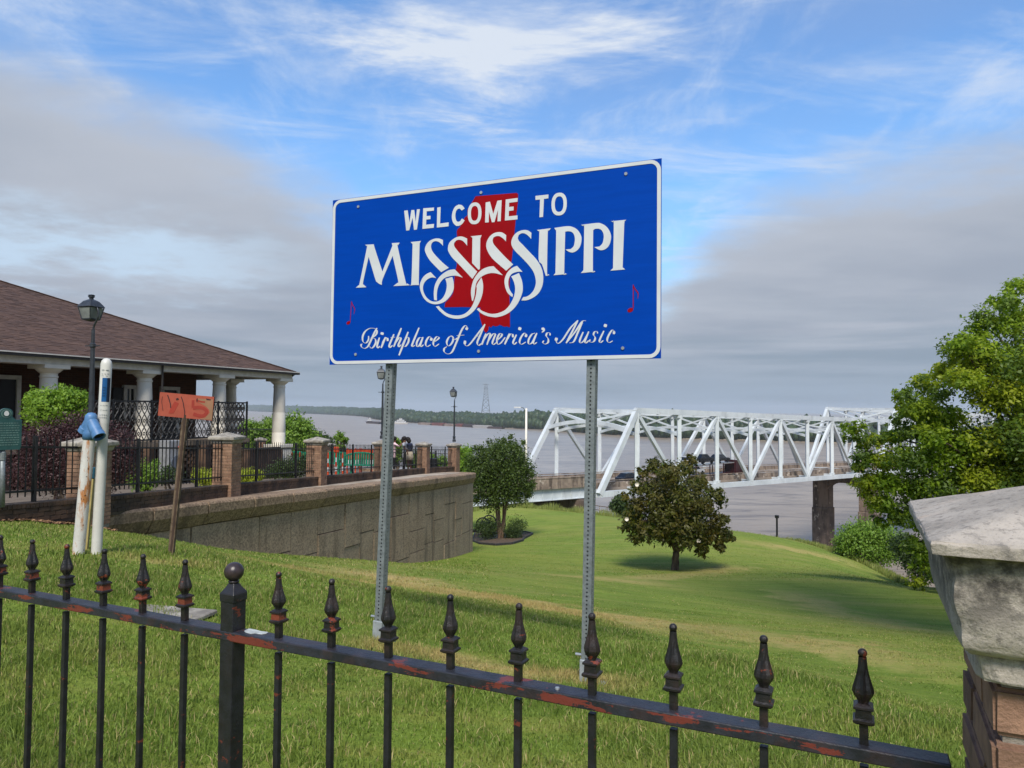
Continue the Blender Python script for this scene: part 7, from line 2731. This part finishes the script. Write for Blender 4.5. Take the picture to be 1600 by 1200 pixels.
# trees beyond the terrace
def bgtree(lbl, lst, d, n, size, m, trunk=True, seed=0):
    C, Rr = [], []
    for px, py, r in lst:
        for s in (-.8, 0, .8):
            C.append(tuple(P(px + q_.uniform(-2, 2), py + q_.uniform(-2, 2), d + s * r / F * d))); Rr.append(r / F * d)
    cx_ = sum(a[0] for a in lst) / len(lst)
    b = P(cx_, max(a[1] for a in lst), d)
    b.z = min(gz(b.x, b.y), b.z - 1.5)
    T = thing('tree', lbl, 'tree', b, 'trees on the bluff beyond the terrace')
    leaves('crown', T, C, Rr, n, size, m, seed=seed, spread=.25, up=.4, shell=.7)
    g = MB()
    t_ = Vector((b.x, b.y, P(cx_, min(a[1] for a in lst) + 12, d).z))
    limb(g, b - Vector((0, 0, .4)), t_, .2, .06, .1, 6, seed=seed, n=8)
    for i in range(7):
        limb(g, b.lerp(t_, q_.uniform(.4, .9)), C[q_.randrange(len(C))], .06, .02, .08, 4, seed=seed + i, n=5)
    obj('trunk', g, 'bark', T, smooth=True)
bgtree('round green tree rising behind the corner column', [(420, 668, 14), (440, 660, 14), (460, 662, 15), (474, 672, 14), (430, 685, 20), (455, 690, 26), (485, 695, 18), (470, 708, 20), (440, 712, 18)], 48, 13000, .22, 'leaf_mid', seed=61)
bgtree('lower tree right of the round tree behind the corner column', [(497, 688, 12), (512, 690, 9), (508, 702, 12), (492, 706, 14), (522, 708, 9)], 50, 5000, .2, 'leaf_dark', seed=62)
bgtree('thin open sapling above the orange and white posts', [(532, 678, 5), (527, 686, 5), (536, 690, 5), (530, 696, 5), (538, 700, 4)], 46, 900, .17, 'leaf_mid', seed=63)
bgtree('green tree top behind the porch railing left of the corner column', [(388, 668, 12), (402, 676, 12), (395, 690, 16), (412, 694, 14)], 47, 6000, .2, 'leaf_mid', seed=64)
bgtree('small yellow green tree behind the people', [(620, 690, 5), (624, 697, 7), (617, 704, 8), (626, 710, 9), (614, 716, 8)], 44, 2200, .16, 'leaf_bush', seed=65)
bgtree('yellow green bushy tree just behind the wall corner and crape myrtle', [(718, 712, 9), (730, 708, 10), (722, 725, 12), (736, 730, 12), (715, 735, 8)], 52, 4500, .2, 'leaf_bush', seed=66)
bgtree('dark bushy tree behind the black bin', [(655, 715, 9), (675, 722, 11), (690, 722, 9), (700, 728, 8), (645, 722, 9), (665, 730, 11)], 47, 4500, .18, 'leaf_mid', seed=67)
bgtree('bushy tree behind the green benches', [(490, 700, 9), (575, 712, 9), (560, 716, 9), (545, 712, 8), (590, 718, 9), (600, 722, 9)], 46, 4000, .18, 'leaf_dark', seed=68)

# rough grass along the brow and under the bridge
pts = []
n = 9000
n = 4200
px_ = nr.uniform(740, 985, n)
X, Y = [], []
for p_ in px_:
    d_ = nr.uniform(63, 71)
    X.append(ray(p_, 640).x * d_)
    Y.append(d_)
for p_ in nr.uniform(1120, 1420, 5200):
    d_ = np.interp(p_, [1120, 1215, 1300, 1420], [57, 53.5, 46, 36.5]) + nr.uniform(-.5, 3.0)
    X.append(ray(p_, 640).x * d_)
    Y.append(d_)
X, Y = np.array(X), np.array(Y)
h = np.where(X < 12, nr.uniform(.2, .75, len(X)) * (.55 + .6 * np.sin(X * 1.3) ** 2), nr.uniform(.12, .4, len(X)))
blades('tall_grass', X, Y, h, np.full(len(X), .045), 'tall_grass_blade', lean=.3)

# tall tree out of view, added to cast shade on the right of the lawn
T = thing('tree', 'tall tree outside the view whose shade lies on the right of the lawn', 'tree', Vector((8.2, 5.0, gz(8.2, 5.0))))
C = [(8.2 + q_.uniform(-1.2, 1.4), 5.0 + q_.uniform(-1.6, 1.0), z) for z in np.linspace(5.5, 18, 17)]
leaves('crown', T, C, [1.6 + .6 * q_.random() for _ in C], 14000, .45, 'leaf_oak_dark', per=9, spread=.25, seed=90)
g = MB()
limb(g, (8.2, 5.0, gz(8.2, 5.0) - .2), (8.2, 5.0, 17.5), .3, .06, .08, 8, seed=9, n=10)
obj('trunk', g, 'bark', T, smooth=True)
# ------------------------------------------------------------------ river air
m = bpy.data.materials.new('haze')
m.use_nodes = True
m.node_tree.nodes.clear()
t = NT(m.node_tree)
o_ = t.n('ShaderNodeOutputMaterial')
pv = t.n('ShaderNodeVolumePrincipled')
pv.inputs['Color'].default_value = (.80, .88, .96, 1)
pv.inputs['Density'].default_value = .000085
pv.inputs['Anisotropy'].default_value = .0
t.t.links.new(pv.outputs[0], o_.inputs['Volume'])
MATS['haze'] = m
g = MB()
g.box((0, 7600, 37), (28400, 17000, 160))
tag(obj('haze', g, 'haze'), kind='stuff')
